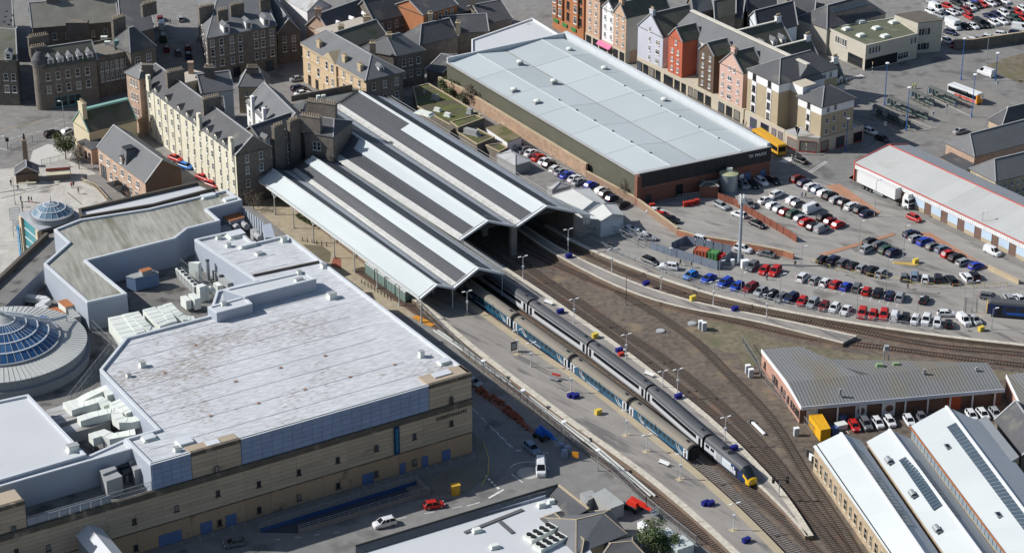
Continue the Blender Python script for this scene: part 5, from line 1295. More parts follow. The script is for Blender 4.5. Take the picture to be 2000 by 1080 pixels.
for f in(.1,.22,.34,.46):
 for z in(1.0,5.4):window(so_,at_z(tall[0].lerp(tall[1],f),z)+n5*.05,rz5,1.0,2.2,'plain')
for p,lb in(((94.7,144.1,7.4),'largest, ribbed'),((98.1,138.9,7.4),'round topped, front'),((103.3,144.8,7.4),'square, middle'),((104.8,138.3,7.4),'small, right front'),((99.6,150.1,7.4),'small, back'),((108.8,149.7,7.4),'cluster beside the tall wing')):
 roof_item('roof_vent','pale rooflight on the mossy office roof, '+lb,'skylight',p,(2.0,1.6,.5),rz_,UNIT_W,None)
# older slate range behind the office
w_,ro,r0,r1=house('slate_roofed_store','long slate roofed store with a strip of rooflights beside the mossy roof','warehouse',[(81.4,153.1,8),(89.2,144.2,8),(107.7,157.4,8),(101.2,167.8,8)],7.6,11.8,BEIGE,SLATE,.25,.2,.2,1)
for k in range(9):
 p=lerp((91.5,149,11),(101.6,155.5,11),k/8);MB().box(p,(1.2,2.6,.2),.4).build('skylight',GLS,ro)
w_,ro,r0,r1=house('slate_roofed_store','hipped slate house at the top edge left of the office','house',[(80,156,8),(86.5,153.1,8),(91.4,169.3,8),(81.6,170.8,8)],6,9.5,BEIGE,SLATE,.3,.3)
# ------------------------------------------------------------------ old town, top left
def edge_quad(A,B,depth):
 A,B=at_z(A,0),at_z(B,0);d=(B-A).normalized();n=Vector((-d.y,d.x,0))
 if n.y<0:n=-n
 return[A,B,B+n*depth,A+n*depth]
def para(A,B,C):A,B,C=at_z(A,0),at_z(B,0),at_z(C,0);return[A,B,C,A+C-B]
# corner tenement with turret
q=edge_quad((-125.2,101.7,12),(-111.6,107.9,12),9)
t,ro,r0,r1=house('corner_tenement','sooty stone tenement with round corner turret and a row of dormers','tenement',q,12,16,STONE_D,SLATE_G,.0,.0)
windows(t,q[0],q[1],q[2],(4.6,8.2),(.1,.28,.46,.64,.82),1.2,2.1,'sash')
windows(t,q[0],q[1],q[2],(.4,),(.3,.55),3.4,2.8,'pair',mat('frame_teal',(.1,.3,.32)),.03,'shop_window')
d_,n_,_=wall_frame(q[0],q[1],q[2])
for f in(.18,.36,.54,.72,.9):dormer(ro,at_z(q[0].lerp(q[1],f),12.2)-n_*.5,n_,1.7,1.8,2.4,WHITE_R,SLATE_L,.9)
tc=q[0]+(q[3]-q[0]).normalized()*1.6-(q[1]-q[0]).normalized()*.2
MB().lathe(tc,[(1.8,0),(1.8,12.4),(2.1,12.5),(2.1,12.9),(1.8,13.0)],20).build('turret',STONE_D,t);MB().lathe(tc,[(2.1,12.9),(1.9,14.2),(1.3,15.2),(1.2,15.4),(.7,15.9),(.02,16.1)],20).build('turret_roof',SLATE,t)
chimney(ro,lerp(q[3],q[2],.12)+vz(12),(5.5,1.2),5.6,ang(q[0],q[1]),STONE_D,9);chimney(ro,lerp(q[0],q[3],.55)+Vector((.6,0,12)),(4.2,1.1),4.2,ang(q[0],q[1]),STONE_D,7)
q=edge_quad((-112,110.5,11),(-103.6,115.7,11),12)
t=thing('flat_roofed_tenement','sooty flat roofed tenement with tall glazed front between the turret and the pavilion roof','tenement',centroid(q))
MB().prism(q,0,10.8).build('wall',STONE_D,t);MB().prism(q,10.8,11).build('roof',mat('felt_roof_brown',(.17,.155,.13),var=.2),t);MB().parapet(q,11,11.7,.4).build('parapet',STONE_D,t)
windows(t,q[0],q[1],q[2],(4.4,7.4),(.12,.27,.42,.57,.72,.87),.95,2.5,'pair')
for p,s in(((-112.4,126,11),(1.8,1.2,1)),((-110.9,122.4,11),(1.6,1.1,.9))):MB().box(p,s).build('roof_box',UNIT_W,t)
MB().prism([lerp(q[0],q[1],.45)+Vector((0,5,0)),lerp(q[0],q[1],.85)+Vector((0,4,0)),lerp(q[0],q[1],.85)+Vector((0,8,0)),lerp(q[0],q[1],.45)+Vector((0,9,0))],11,13.6).build('roof_house',mat('copper_green',(.16,.27,.24)),t)
q=edge_quad((-103.2,113.1,12),(-97.2,118.6,12),10)
t,ro,r0,r1=house('pavilion_roofed_tenement','sooty stone tenement with steep pavilion roof by the shaded street','tenement',q,12,17,STONE_D,SLATE,.4,.4)
windows(t,q[0],q[1],q[2],(4.6,8.4),(.25,.7),1.6,2.0,'pair')
chimney(ro,lerp(q[3],q[2],.4)+vz(12),(4.0,1.1),6.4,ang(q[0],q[1]),STONE_D,7)
q=edge_quad((-134.2,136.9,10.5),(-111.2,142.5,10.5),14)
t,ro,r0,r1=house('long_slate_building','long pale slate roof behind the turreted tenement','tenement',q,10.5,15.5,STONE_D,mat('slate_worn',(.19,.185,.16),rough=.8,var=.25,scale=.3,fine=.2))
MB().box(lerp(q[0],q[1],.55)-Vector((0,3,0)),(6,3,12.5)).build('rear_turret',STONE_D,t)
for f in(.2,.75):chimney(ro,lerp(q[0],q[1],f)+Vector((0,7,14.8)),(3.4,1.0),2.2,ang(q[0],q[1]),STONE_D,6)
windows(t,q[0],q[1],q[2],(6.5,),(.1,.25,.4,.7,.85),1.1,1.9)
q=edge_quad((-111.1,146.2,12),(-104.1,151.2,12),12)
t,ro,r0,r1=house('slate_roofed_tenement','slate roofed tenement with many chimney pots at the top edge','tenement',q,12,15,STONE_D,SLATE_L)
for f,dz in((.3,2),(.6,5)):chimney(ro,lerp(q[0],q[1],.5)+Vector((0,dz*1.4,12)),(4.4,1),3.4,ang(q[0],q[1]),STONE_D,8)
q=[V(p)for p in((-106.9,123.3,13),(-99.2,130.1,13),(-106.1,166.9,13),(-114,162.4,13))]
t,ro,r0,r1=house('street_side_tenement','tall dark tenement along the shaded street behind the pavilion roof','tenement',[at_z(p,0)for p in q],13,17,STONE_D,SLATE,0,.1)
for f in(.25,.6):chimney(ro,lerp(q[0],q[3],f)+Vector((8,0,2.6)),(4.6,1.1),3.4,ang(q[0],q[1]),STONE_D,8)
# slivers at the left edge
q=[V(p)for p in((-143.8,105.5,13),(-132.5,104.8,13),(-137.4,130.7,13),(-150.1,136.3,13))]
t,ro,r0,r1=house('street_house','sooty stone house with white dormer at the left edge','tenement',[at_z(p,0)for p in q],13,17,STONE_D,SLATE_G)  # house at frame edge; height raised to throw a longer shadow across the street
windows(t,q[0],q[1],q[2],(3.8,7.2),(.72,.9),1.2,2.0);dormer(ro,at_z(q[0].lerp(q[1],.82),13.2),(0,-1,0),1.8,1.9,2)
q=[V(p)for p in((-151.1,140.4,11),(-140,137.6,11),(-145.3,165.1,11),(-156.8,168.2,11))]
t,ro,r0,r1=house('street_house','slate roofed house with rooflights in the top left corner','tenement',[at_z(p,0)for p in q],10,14,STONE_D,SLATE)
for k in range(3):MB().box(lerp((-142.5,139.3,11.4),(-142.4,143.4,13),k/2),(.7,1.0,.12)).build('skylight',GLS,ro)
# block right of the shaded street
c_=V((-83.5,121.9,13))
q=para((-90.7,157.9,13),(-83.5,121.9,13),(-65.5,132.1,13))
t,ro,r0,r1=house('corner_tenement','four storey sooty stone block with hipped slate roofs right of the shaded street','tenement',[q[1],q[2],q[3],q[0]],13,17.5,STONE_D,SLATE_L,.25,.15)
windows(t,q[1],q[2],q[0],(4.2,7.4,10.2),(.07,.2,.35,.47,.7,.8,.93),1.2,2.0)
windows(t,q[1],q[2],q[0],(.3,),(.15,.4,.65,.88),2.2,2.8,'plain',STEEL_FR,.03,'shop_window')
d_,n_,_=wall_frame(q[1],q[2],q[0])
for f in(.3,.62,.88):dormer(ro,at_z(q[1].lerp(q[2],f),13.2)-n_*.7,n_,1.8,2.0,2.6,WHITE_R,SLATE_L,.9)
windows(t,q[0],q[1],q[2],(4.2,7.4,10.2),(.3,.5,.7,.9),1.1,1.9)
for f,b in((.2,6),(.8,9)):chimney(ro,q[1].lerp(q[2],f)+Vector((0,b,15)),(3.0,1.0),3,ang(q[1],q[2]),STONE_D,5)
chimney(ro,q[1].lerp(q[0],.35)+Vector((1,0,13)),(4.5,1.1),4.6,ang(q[1],q[2]),STONE_D,7);chimney(ro,q[1].lerp(q[2],.5)+Vector((-2,8,13)),(4,1.1),5,ang(q[1],q[2]),STONE_D,6)
q=edge_quad((-65.7,136.2,9),(-59.4,138.3,9),26)
t,ro,r0,r1=house('slate_roofed_tenement','dark slate house with a long pale gable edge beside the four storey block','tenement',q,9,13,STONE_D,SLATE_L,0,0,.2,1)
windows(t,q[0],q[1],q[2],(3.5,6.2),(.3,.7),1.1,1.8)
q=edge_quad((-58.5,151.8,10),(-52,156.2,10),16)
t,ro,r0,r1=house('white_gabled_house','pale roofed house with white side at the top edge','house',q,10,13,WHITE_R,ROOF_MID,0,0,.2,1)
# long stone range with dormers
q=edge_quad((-50.7,137.6,9),(-39.4,150.3,9),10)
t,ro,r0,r1=house('dormered_range','stone range with three white dormers on a dark slate roof','tenement',q,8.5,13.2,STONE_P,SLATE)
d_,n_,_=wall_frame(q[0],q[1],q[2])
for f in(.25,.55,.85):dormer(ro,at_z(q[0].lerp(q[1],f),8.8)-n_*.4,n_,1.4,1.5,2,WHITE_R,WHITE_R,.6)
chimney(ro,lerp(q[0],q[3],.5)+vz(12),(1.8,1.0),2.6,0,STONE_P,3)
q=edge_quad((-38.9,144.6,10),(-25.7,154,10),11)
t,ro,r0,r1=house('slate_roofed_tenement','stone tenement with white sash windows right of the dormered range','tenement',q,9.5,14.5,STONE_D,SLATE)
windows(t,q[0],q[1],q[2],(3.2,6.6),(.15,.3,.45,.6,.75,.9),1.1,1.9)
chimney(ro,lerp(q[1],q[2],.5)+vz(13),(1.5,1),2.4,0,STONE_L,3)
q=edge_quad((-25,143.3,12),(-15.6,151.9,12),12)
t,ro,r0,r1=house('shaded_tenement','tall shaded tenement near the red sandstone front','tenement',q,12,15,STONE_R,SLATE)
windows(t,q[0],q[1],q[2],(3.2,6.4,9.4),(.12,.3,.48,.66,.84),1.1,1.9)
q=edge_quad((-15.5,156.1,9),(-5,164.9,9),12)
t,ro,r0,r1=house('shaded_tenement','shaded brown house between the tall tenement and the white roof','tenement',q,8,11,STONE_D,SLATE)
q=para((-30.8,141.7,7),(-25.8,134.1,7),(-15.4,141,7))
t,ro,r0,r1=house('hipped_house','low hipped slate house behind the bank, with two chimneys','house',[q[1],q[2],q[3],q[0]],6.5,10.6,STONE_D,SLATE,.28,0)
chimney(ro,(-23.1,143.2,10),(1.3,1),2.4,0,STONE_L,3);chimney(ro,(-15.2,141.7,7),(1.3,1),3.2,0,STONE_L,3)
q=edge_quad((-20.8,143.1,7),(-6.8,145.2,7),10)
house('slate_roofed_house','low slate roofed house left of the white flat roof','house',q,6.5,10,STONE_D,SLATE)
q=edge_quad((-7.8,151.5,7),(0,155.9,7),14)
t,ro,r0,r1=house('slate_roofed_house','slate roof behind the white flat roof, with tall chimney','house',q,6.5,10,STONE_D,SLATE)
chimney(ro,lerp(q[0],q[3],.5)+vz(9),(1.6,1.0),3,0,STONE_L,3)
q=para((-23.5,122.6,4),(-19.2,120,4),(-10.9,131.3,4))
house('slate_roofed_shed','small slate roofed sheds at the back corner of the store','shed',q,3.6,6,STONE_D,SLATE)
# peach stone bank
C_PEACH=mat('peach_stone',(.5,.375,.24),var=.1,scale=.3,fine=.08,cells=(.9,.05))
A_,B_,C_=V((-57.5,122.5,11.3)),V((-38.5,94.8,11.3)),V((-29.1,101,11.3))
q=para(A_,B_,C_)
t,ro,r0,r1=house('stone_bank','peach stone classical bank with pediment and grey hipped roof','bank',q,11.3,15.2,C_PEACH,SLATE_L,.12,.2,.45)
d_,n_,rz_=wall_frame(q[0],q[1],q[2])
windows(t,q[0],q[1],q[2],(8.3,),(.1,.25,.42,.5,.66,.78,.9),1.1,1.9);windows(t,q[0],q[1],q[2],(4.2,),(.1,.25,.42,.5,.66,.78),1.2,2.5);windows(t,q[0],q[1],q[2],(.4,),(.1,.22,.35,.47),1.4,2.6,'pair',STEEL_FR)
MB().bar(at_z(q[0],11.0)+n_*.3,at_z(q[1],11.0)+n_*.3,.6,.5).build('cornice',STONE_L,t)
MB().bar(at_z(q[0],7.5)+n_*.12,at_z(q[1],7.5)+n_*.12,.3,.3).build('string_course',STONE_L,t)
a,b=q[0].lerp(q[1],.36),q[0].lerp(q[1],.56);m=(a+b)/2
MB().prism([a,b,b+n_*.5,a+n_*.5],0,11.2).build('portico',C_PEACH,t)
windows(t,a+n_*.5,b+n_*.5,q[2],(.5,4.2,8.3),(.28,.72),1.2,2.2)
pd_=[at_z(a,11.3)+n_*.8,at_z(b,11.3)+n_*.8,at_z(m,13.6)+n_*.8]
MB().solid(pd_,[p-n_*4.5 for p in pd_]).build('pediment',STONE_L,t)
d2,n2,rz2=wall_frame(q[1],q[2],q[0])
MB().prism([q[1]+n2*.02,q[2]+n2*.02,q[2]+n2*.08,q[1]+n2*.08],0,11.1).build('side_facing',STONE_D,t)
windows(t,q[1]+n2*.08,q[2]+n2*.08,q[0],(4.2,8.0),(.2,.5,.82),1.1,2.0)
dormer(ro,at_z(q[1].lerp(q[2],.5),11.7)-n2*1.4,n2,1.6,1.6,2,WHITE_R,SLATE_L)
for f in(.22,.62,.86):chimney(ro,at_z(q[0].lerp(q[1],f),11.6)-n_*1.2,(1.6,1.0),2.2,rz_,STONE_L,3)
q2=para((-42.1,122,10),(-31.4,117.1,10),(-24.1,121.6,10))
t,ro,r0,r1=house('bank_rear_wing','dark stone rear wing of the bank with grey hipped roof','house',[q2[1],q2[2],q2[3],q2[0]],9.6,14,STONE_D,SLATE_L,.35,.2)
windows(t,q2[1],q2[2],q2[0],(2.8,6.2),(.25,.5,.78),1.1,1.9)
for p in((-37.9,117.3,10),(-33.6,121.3,11)):chimney(ro,p,(1.6,1.0),3.2,0,STONE_L,3)
q3=edge_quad((-45.8,121.3,11),(-34.9,132.1,11),9)
t,ro,r0,r1=house('bank_back_range','mossy slate range with pale flat top behind the bank','house',q3,10,13.5,STONE_D,SLATE_G)
q4=edge_quad((-50.4,127.3,11),(-38.2,137.6,11),7);t4_=thing('flat_roofed_range','pale flat roofed strip behind the mossy slate range','house',centroid(q4))
MB().prism(q4,0,11.4).build('wall',STONE_P,t4_);MB().prism(q4,11.4,11.6).build('roof',mat('pale_felt',(.42,.38,.32),var=.1),t4_);chimney(t4_,lerp(q4[0],q4[1],.8)+Vector((0,3,11.6)),(2.0,1.0),1.6,0,STONE_L,4);chimney(t4_,lerp(q4[0],q4[1],.25)+Vector((0,1,11.6)),(1.6,1.0),1.6,0,STONE_L,3)
# ------------------------------------------------------------------ hotel
HA,HB=V((-96.9,87.8,13.5)),V((-66.9,39.3,13.5))
q=edge_quad(HA,HB,9.5)
t,ro,r0,r1=house('station_hotel','long cream rendered hotel front with slate roof and small dormers','hotel',q,13.5,17.6,CREAM,SLATE,0,0,.2)
d_,n_,rz_=wall_frame(q[0],q[1],q[2])
HL=(q[1]-q[0]).length
fr_w=[.03,.1,.2,.27,.34,.41,.5,.57,.64,.71,.76,.84,.91,.97]
windows(t,q[0],q[1],q[2],(1.0,4.6,8.0,10.9),fr_w,.95,1.75)
for k in range(15):MB().tube(at_z(q[0].lerp(q[1],.015+k/14*.97),0)+n_*.08,at_z(q[0].lerp(q[1],.015+k/14*.97),13.2)+n_*.08,.06,.06,6).build('downpipe',mat('pipe_cream_dark',(.3,.27,.2)),t)
for f in(.17,.29,.42,.51,.59,.72,.8,.88):dormer(ro,at_z(q[0].lerp(q[1],f),13.2)-n_*.05,n_,1.4,1.4,2.2,CREAM,SLATE,.8)
for f in(.03,.105,.645,.965):
 p=at_z(q[0].lerp(q[1],f),13)+n_*.12;MB().box(p,(1.8,.8,3.4),rz_).box(p+vz(3.4),(1.2,.9,1.0),rz_).build('wall_gable',CREAM,t)
for f in(.22,.6):chimney(ro,at_z(q[0].lerp(q[1],f),15)-n_*4.5,(4.8,1.3),4.6,rz_+math.pi/2,STONE_D,8)
d2,n2,rz2=wall_frame(q[1],q[2],q[0])
gw=[at_z(q[1],0)+n2*.03,at_z(q[2],0)+n2*.03,at_z(q[2],13.4)+n2*.03,at_z(q[1].lerp(q[2],.5),17.3)+n2*.03,at_z(q[1],13.4)+n2*.03]
MB().solid(gw,[p+n2*.06 for p in gw]).build('end_gable',STONE_D,t)
windows(t,q[1]+n2*.09,q[2]+n2*.09,q[0],(4.5,8,11),(.3,.7),1.0,1.9)
# cross range facing the station
xb=V((-51.7,54.1,13.5))
q=edge_quad(HB.lerp(xb,.42),xb,10)
t,ro,r0,r1=house('hotel_cross_range','dark stone cross range of the hotel facing the train shed','hotel',q,13.3,17,STONE_D,SLATE,0,0,.2)
windows(t,q[0],q[1],q[2],(3.5,6.6,9.6),(.12,.3,.62,.85),1.1,2.0)
d_,n_,rz_=wall_frame(q[0],q[1],q[2])
for f in(.34,.74):
 p=at_z(q[0].lerp(q[1],f),0)+n_*.3;MB().box(p,(3.2,1.0,16.2),rz_).build('chimney_breast',STONE_D,t);chimney(ro,at_z(p,16.2),(3.2,1.2),1.2,rz_,STONE_D,6)
for f in(.1,.55,.92):dormer(ro,at_z(q[0].lerp(q[1],f),13.4)-n_*.2,n_,1.4,1.5,2,STONE_D,SLATE_L,.9)
q=edge_quad((-51.2,51.8,14.5),(-44,48.9,14.5),11)
t,ro,r0,r1=house('hotel_end_block','dark stone end block of the hotel with big chimney stacks against the train shed','hotel',q,14.2,16.5,STONE_D,SLATE,0,.3,.15)
windows(t,q[0],q[1],q[2],(6,10),(.35,.5),.9,2.2)
chimney(ro,lerp(q[0],q[1],.24)+Vector((0,.8,14)),(5.4,1.3),4.4,ang(q[0],q[1]),STONE_D,8)
chimney(ro,lerp(q[3],q[2],.15)+vz(14),(4.6,1.3),4.0,ang(q[0],q[1]),STONE_D,7);chimney(ro,lerp(q[3],q[2],-.35)+Vector((0,1,14)),(3.6,1.3),3.4,ang(q[0],q[1]),STONE_D,6)
# white courtyard wing
q=edge_quad((-68,75.6,13),(-58.3,54.7,13),10)
t,ro,r0,r1=house('hotel_white_wing','white walled courtyard wing with dormers and slate roof','hotel',q,12.6,17.2,WHITE_R,SLATE_L,0,0,.15)
d_,n_,rz_=wall_frame(q[0],q[1],q[2])
windows(t,q[0],q[1],q[2],(3,6.4,9.6),(.1,.24,.45,.6,.85),1.0,1.9)
for f in(.1,.42,.5,.78,.9):dormer(ro,at_z(q[0].lerp(q[1],f),12.5)-n_*.1,n_,1.3,1.6,2,WHITE_R,SLATE,.7)
for f in(.24,.62):MB().box(at_z(q[0].lerp(q[1],f),0)+n_*.2,(1.2,.8,16.4),rz_).build('chimney_breast',WHITE_R,t)
# back of the courtyard: tower, flat roofs, glazed roof
q=edge_quad((-100.5,87.2,16.5),(-96.1,84.4,16.5),7)
q=[V(p)for p in(at_z((-100.5,88.5,16),0),at_z((-96.5,84.3,16),0),at_z((-92,87.4,16),0))];q=[q[0],q[1],q[2],q[0]+q[2]-q[1]]
t,ro,r0,r1=house('hotel_tower','pink stone corner tower of the hotel with pyramid roof','tower',q,15.8,18.6,STONE_P,SLATE_L,.45,.45,.4)
d_,n_,rz_=wall_frame(q[0],q[1],q[2])
windows(t,q[0],q[1],q[2],(5,9,13),(.35,.55,.75),.6,1.9)
chimney(ro,lerp(q[1],q[2],.45)+Vector((0,.8,15.5)),(2.8,1.2),3.2,0,STONE_D,0)
q=[V(at_z(p,0))for p in((-92,90.6,13),(-84.3,98.3,13),(-79.7,94.9,13),(-80.1,92.5,13),(-88.3,86.3,13))]
t=thing('hotel_back_range','pale flat roofed back range of the hotel with a stone chimney','hotel',centroid(q))
MB().prism(q,0,12.6).build('wall',STONE_L,t);MB().prism(q,12.6,12.9).build('roof',mat('pale_felt',(.42,.38,.32)),t);chimney(t,(-84.6,95.6,12.9),(1.3,1.3),3.0,0,STONE_P,0)
q=[V(p)for p in((-86.8,86.7,11),(-82.4,78.8,11),(-78.7,80.8,11),(-84.9,90.9,11))]
t=thing('glazed_courtyard_roof','ribbed pale glazed roof over the hotel courtyard','glass roof',centroid(q))
MB().prism(q,0,8.2).build('wall',WHITE_R,t);MB().solid([at_z(q[0],8.2),at_z(q[1],8.2),at_z(q[2],11),at_z(q[3],11)],[at_z(q[0],8.4),at_z(q[1],8.4),at_z(q[2],11.2),at_z(q[3],11.2)]).build('roof',ROOF_MID,t)
for k in range(12):MB().bar(at_z(q[0].lerp(q[1],(k+.5)/12),8.5),at_z(q[3].lerp(q[2],(k+.5)/12),11.3),.22,.2).build('glazing_bar',PARA,t)
q=edge_quad((-81.4,73.8,11),(-73.8,75.6,11),6)
t,ro,r0,r1=house('courtyard_wing','slate courtyard range with two pale dormers and white lower wall','hotel',q,9.6,13,WHITE_R,SLATE)
d_,n_,rz_=wall_frame(q[0],q[1],q[2])
for f in(.45,.75):dormer(ro,at_z(q[0].lerp(q[1],f),9.8)-n_*.3,n_,1.6,1.7,2,WHITE_R,WHITE_R,.9)
windows(t,q[0],q[1],q[2],(2.5,5.5),(.3,.55,.8),1.0,1.6)
q=edge_quad((-80.6,86,12),(-72.9,88.8,12),9)
t,ro,r0,r1=house('courtyard_wing','grey gabled range at the far corner of the hotel courtyard','hotel',q,11,14.6,mat('render_light_grey',(.42,.43,.44)),SLATE_L)
chimney(ro,lerp(q[0],q[1],.2)+Vector((0,4,12)),(2.6,1.2),4.4,0,STONE_D,5)
q=edge_quad((-72.8,99.5,9),(-65.3,99.5,9),7)
t,ro,r0,r1=house('stone_corner_house','stone house with steep mansard beside the street at the far corner of the hotel','house',q,7.6,11.5,STONE_L,SLATE_L,.3,.3)
chimney(ro,lerp(q[0],q[1],.5)+Vector((0,2,10.6)),(3.2,1.0),1.6,0,STONE_D,6);windows(t,q[0],q[1],q[2],(2.4,4.8),(.3,.7),1,1.6)
# ------------------------------------------------------------------ gable houses by the square
q=para((-114.1,80.4,6.5),(-108,70.6,6.5),(-97,78.6,6.5))
q=edge_quad((-108,70.6,6.5),(-97,78.6,6.5),9)
t,ro,r0,r1=house('gabled_stone_house','cream gabled house with mossy green slate roof and copper ridge','house',q,6.5,10.8,mat('cream_stone',(.5,.44,.31),var=.12),SLATE_G,0,0,.1,0,None,None,mat('copper_ridge',(.2,.36,.32)))
MB().bar(r0+Vector((0,.1,.1)),r1+Vector((0,.1,.1)),1.2,.5).build('copper_ridge',mat('copper_ridge',(.2,.36,.32)),t)
chimney(ro,lerp(q[0],q[3],.45)+Vector((.6,0,9)),(2.4,1.2),4.2,ang(q[0],q[3]),mat('cream_stone',(.5,.44,.31)),4)
A_,B_,C_=V((-103.8,58.3,7.4)),V((-88.8,36.4,7.4)),V((-81.3,45.3,7.4))
q=para(A_,B_,C_)
t,ro,r0,r1=house('sandstone_hall','pink sandstone hall with grey slate roof and a mansard turret','hall',q,7.4,11.6,STONE_P,SLATE_L,0,0,.15)
d_,n_,rz_=wall_frame(q[0],q[1],q[2])
windows(t,q[0],q[1],q[2],(4.6,),(.07,.22,.36,.52,.67,.84),1.5,1.7,'pair');windows(t,q[0],q[1],q[2],(1.2,),(.26,.38,.56,.68,.8),1.3,2.0,'pair');windows(t,q[0],q[1],q[2],(.3,),(.1,),3.0,3.2,'pair',STEEL_FR)
d2,n2,rz2=wall_frame(q[1],q[2],q[0])
gw=[at_z(q[1],0)+n2*.03,at_z(q[2],0)+n2*.03,at_z(q[2],7.3)+n2*.03,at_z(q[1].lerp(q[2],.5),11.3)+n2*.03,at_z(q[1],7.3)+n2*.03]
MB().solid(gw,[p+n2*.05 for p in gw]).build('end_gable',mat('brown_brick',(.17,.1,.07),var=.2,fine=.2),t)
mt_=q[0].lerp(q[1],.5)-n_*2.4
MB().box(at_z(mt_,7.6),(4.2,4.2,3.6),rz_,0,.55).build('mansard_turret',SLATE_L,ro);MB().box(at_z(mt_,11.2),(2.5,2.5,.5),rz_).build('mansard_cap',DARK_STEEL,ro)
dormer(ro,at_z(mt_,7.8)+n_*2.3,n_,1.3,1.6,1.2,STONE_P,SLATE_L,.6)
q=edge_quad((-111.3,70.4,4),(-105.3,54.5,3.5),5)
t=thing('stone_lean_to','low pink stone lean-to at the foot of the cream gable','house',centroid(q))
q=[V(at_z(p,0))for p in((-111.3,70.4,4),(-106.7,64.8,4),(-102.6,68.1,4),(-107.2,74.9,4))]
MB().prism(q,0,3.8).build('wall',STONE_P,t);MB().prism(q,3.8,4).build('roof',SLATE,t)
d_,n_,rz_=wall_frame(q[0],q[1],q[2]);windows(t,q[0],q[1],q[2],(.8,),(.25,.6,.85),1.0,2.0,'pair',STEEL_FR)
# ------------------------------------------------------------------ long warehouse with red trim
WH_ROOF=mat('warehouse_white_sheet',(.44,.445,.43),objvar=.05,rough=.6,var=.07,scale=.15,fine=.05,ribs=(.55,-.83,.5,.05),stain=(.4,.39,.36),stain_at=.6,stain_scale=.1)
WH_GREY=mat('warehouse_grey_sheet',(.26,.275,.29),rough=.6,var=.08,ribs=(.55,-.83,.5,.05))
RED_TRIM=mat('red_trim',(.5,.11,.09),rough=.5)
wa,wb_=V((85.8,55,4.8)),V((118.7,8.3,4.8));wd=(wb_-wa).normalized()
ra_,rb_=V((97.6,58.2,6.6)),V((105.7,45.5,6.6))
fa=V((101.4,64.5,5.2))
ex=wd*25
wh=thing('long_warehouse','long warehouse with white corrugated roof, red trim and brown piers','warehouse',at_z(wa,0))
wn_=Vector((-wd.y,wd.x,0));wn_=wn_ if wn_.y>0 else-wn_
W0,W1=at_z(wa,0),at_z(wb_+ex,0);wdep=(at_z(fa,0)-W0).dot(wn_);rdep=(at_z(ra_,0)-W0).dot(wn_)
wdep=max(wdep,rdep+5)
MB().prism([W0,W1,W1+wn_*wdep,W0+wn_*wdep],0,4.5).build('wall',mat('brown_pier_brick',(.15,.095,.075),var=.2),wh)
def wpt(s,d,z):return W0+wd*s+wn_*d+vz(z)
WL=(W1-W0).length;s_r=(at_z(ra_,0)-W0).dot(wd)
n=16
for k in range(n):
 s0,s1=WL*k/n,WL*(k+1)/n
 q=[wpt(s0-.3*(k==0),-.4,4.75),wpt(s1,-.4,4.75),wpt(s1,rdep,6.6),wpt(s0-.3*(k==0),rdep,6.6)]
 MB().solid([p-vz(.12)for p in q],[p+Vector((0,0,.01*(k%2)))for p in q]).build('roof_sheet',WH_ROOF,wh)
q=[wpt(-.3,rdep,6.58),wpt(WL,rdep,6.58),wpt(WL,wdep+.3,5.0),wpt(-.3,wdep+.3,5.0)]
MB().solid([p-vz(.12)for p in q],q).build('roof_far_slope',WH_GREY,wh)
MB().add([wpt(0,0,4.5),wpt(0,rdep,6.45),wpt(0,wdep,4.9)],[(0,1,2)]).build('gable',WHITE_METAL,wh)
MB().bar(wpt(-.3,rdep,6.68),wpt(WL,rdep,6.68),.35,.14).build('ridge_trim',RED_TRIM,wh)
MB().bar(wpt(-.3,-.45,4.72),wpt(WL,-.45,4.72),.16,.25).build('eaves_trim',RED_TRIM,wh)
MB().bar(wpt(-.35,-.4,4.8),wpt(-.35,rdep,6.7),.2,.25).build('verge_trim',RED_TRIM,wh);MB().bar(wpt(-.35,rdep,6.7),wpt(-.35,wdep,5.1),.2,.25).build('verge_trim',RED_TRIM,wh)
n=22
for k in range(n):MB().prism([wpt(WL*k/n+.03,-.25,0),wpt(WL*(k+1)/n-.03,-.25,0),wpt(WL*(k+1)/n-.03,-.02,0),wpt(WL*k/n+.03,-.02,0)],3.2,4.6).build('fascia_panel',mat('fascia_ribbed_white',(.6,.6,.6),ribs=(wd.x,wd.y,.6,.12)),wh)
MB().prism([wpt(-.2,-.3,0),wpt(.1,-.3,0),wpt(.1,.1,0),wpt(-.2,.1,0)],0,4.6).build('corner_post',RED_TRIM,wh)
BLUE_P=mat('pale_blue_panel',(.42,.52,.62),var=.08)
for k in range(9):
 s0=21.5+k*5.6
 if s0+3.4>WL:break
 MB().prism([wpt(s0,-.1,0),wpt(s0+3.3,-.1,0),wpt(s0+3.3,-.02,0),wpt(s0,-.02,0)],1.1,3.2).build('shutter',BLUE_P,wh)
 MB().prism([wpt(s0,-.08,0),wpt(s0+3.3,-.08,0),wpt(s0+3.3,-.02,0),wpt(s0,-.02,0)],0,1.1).build('stall_riser',C_TAN,wh)
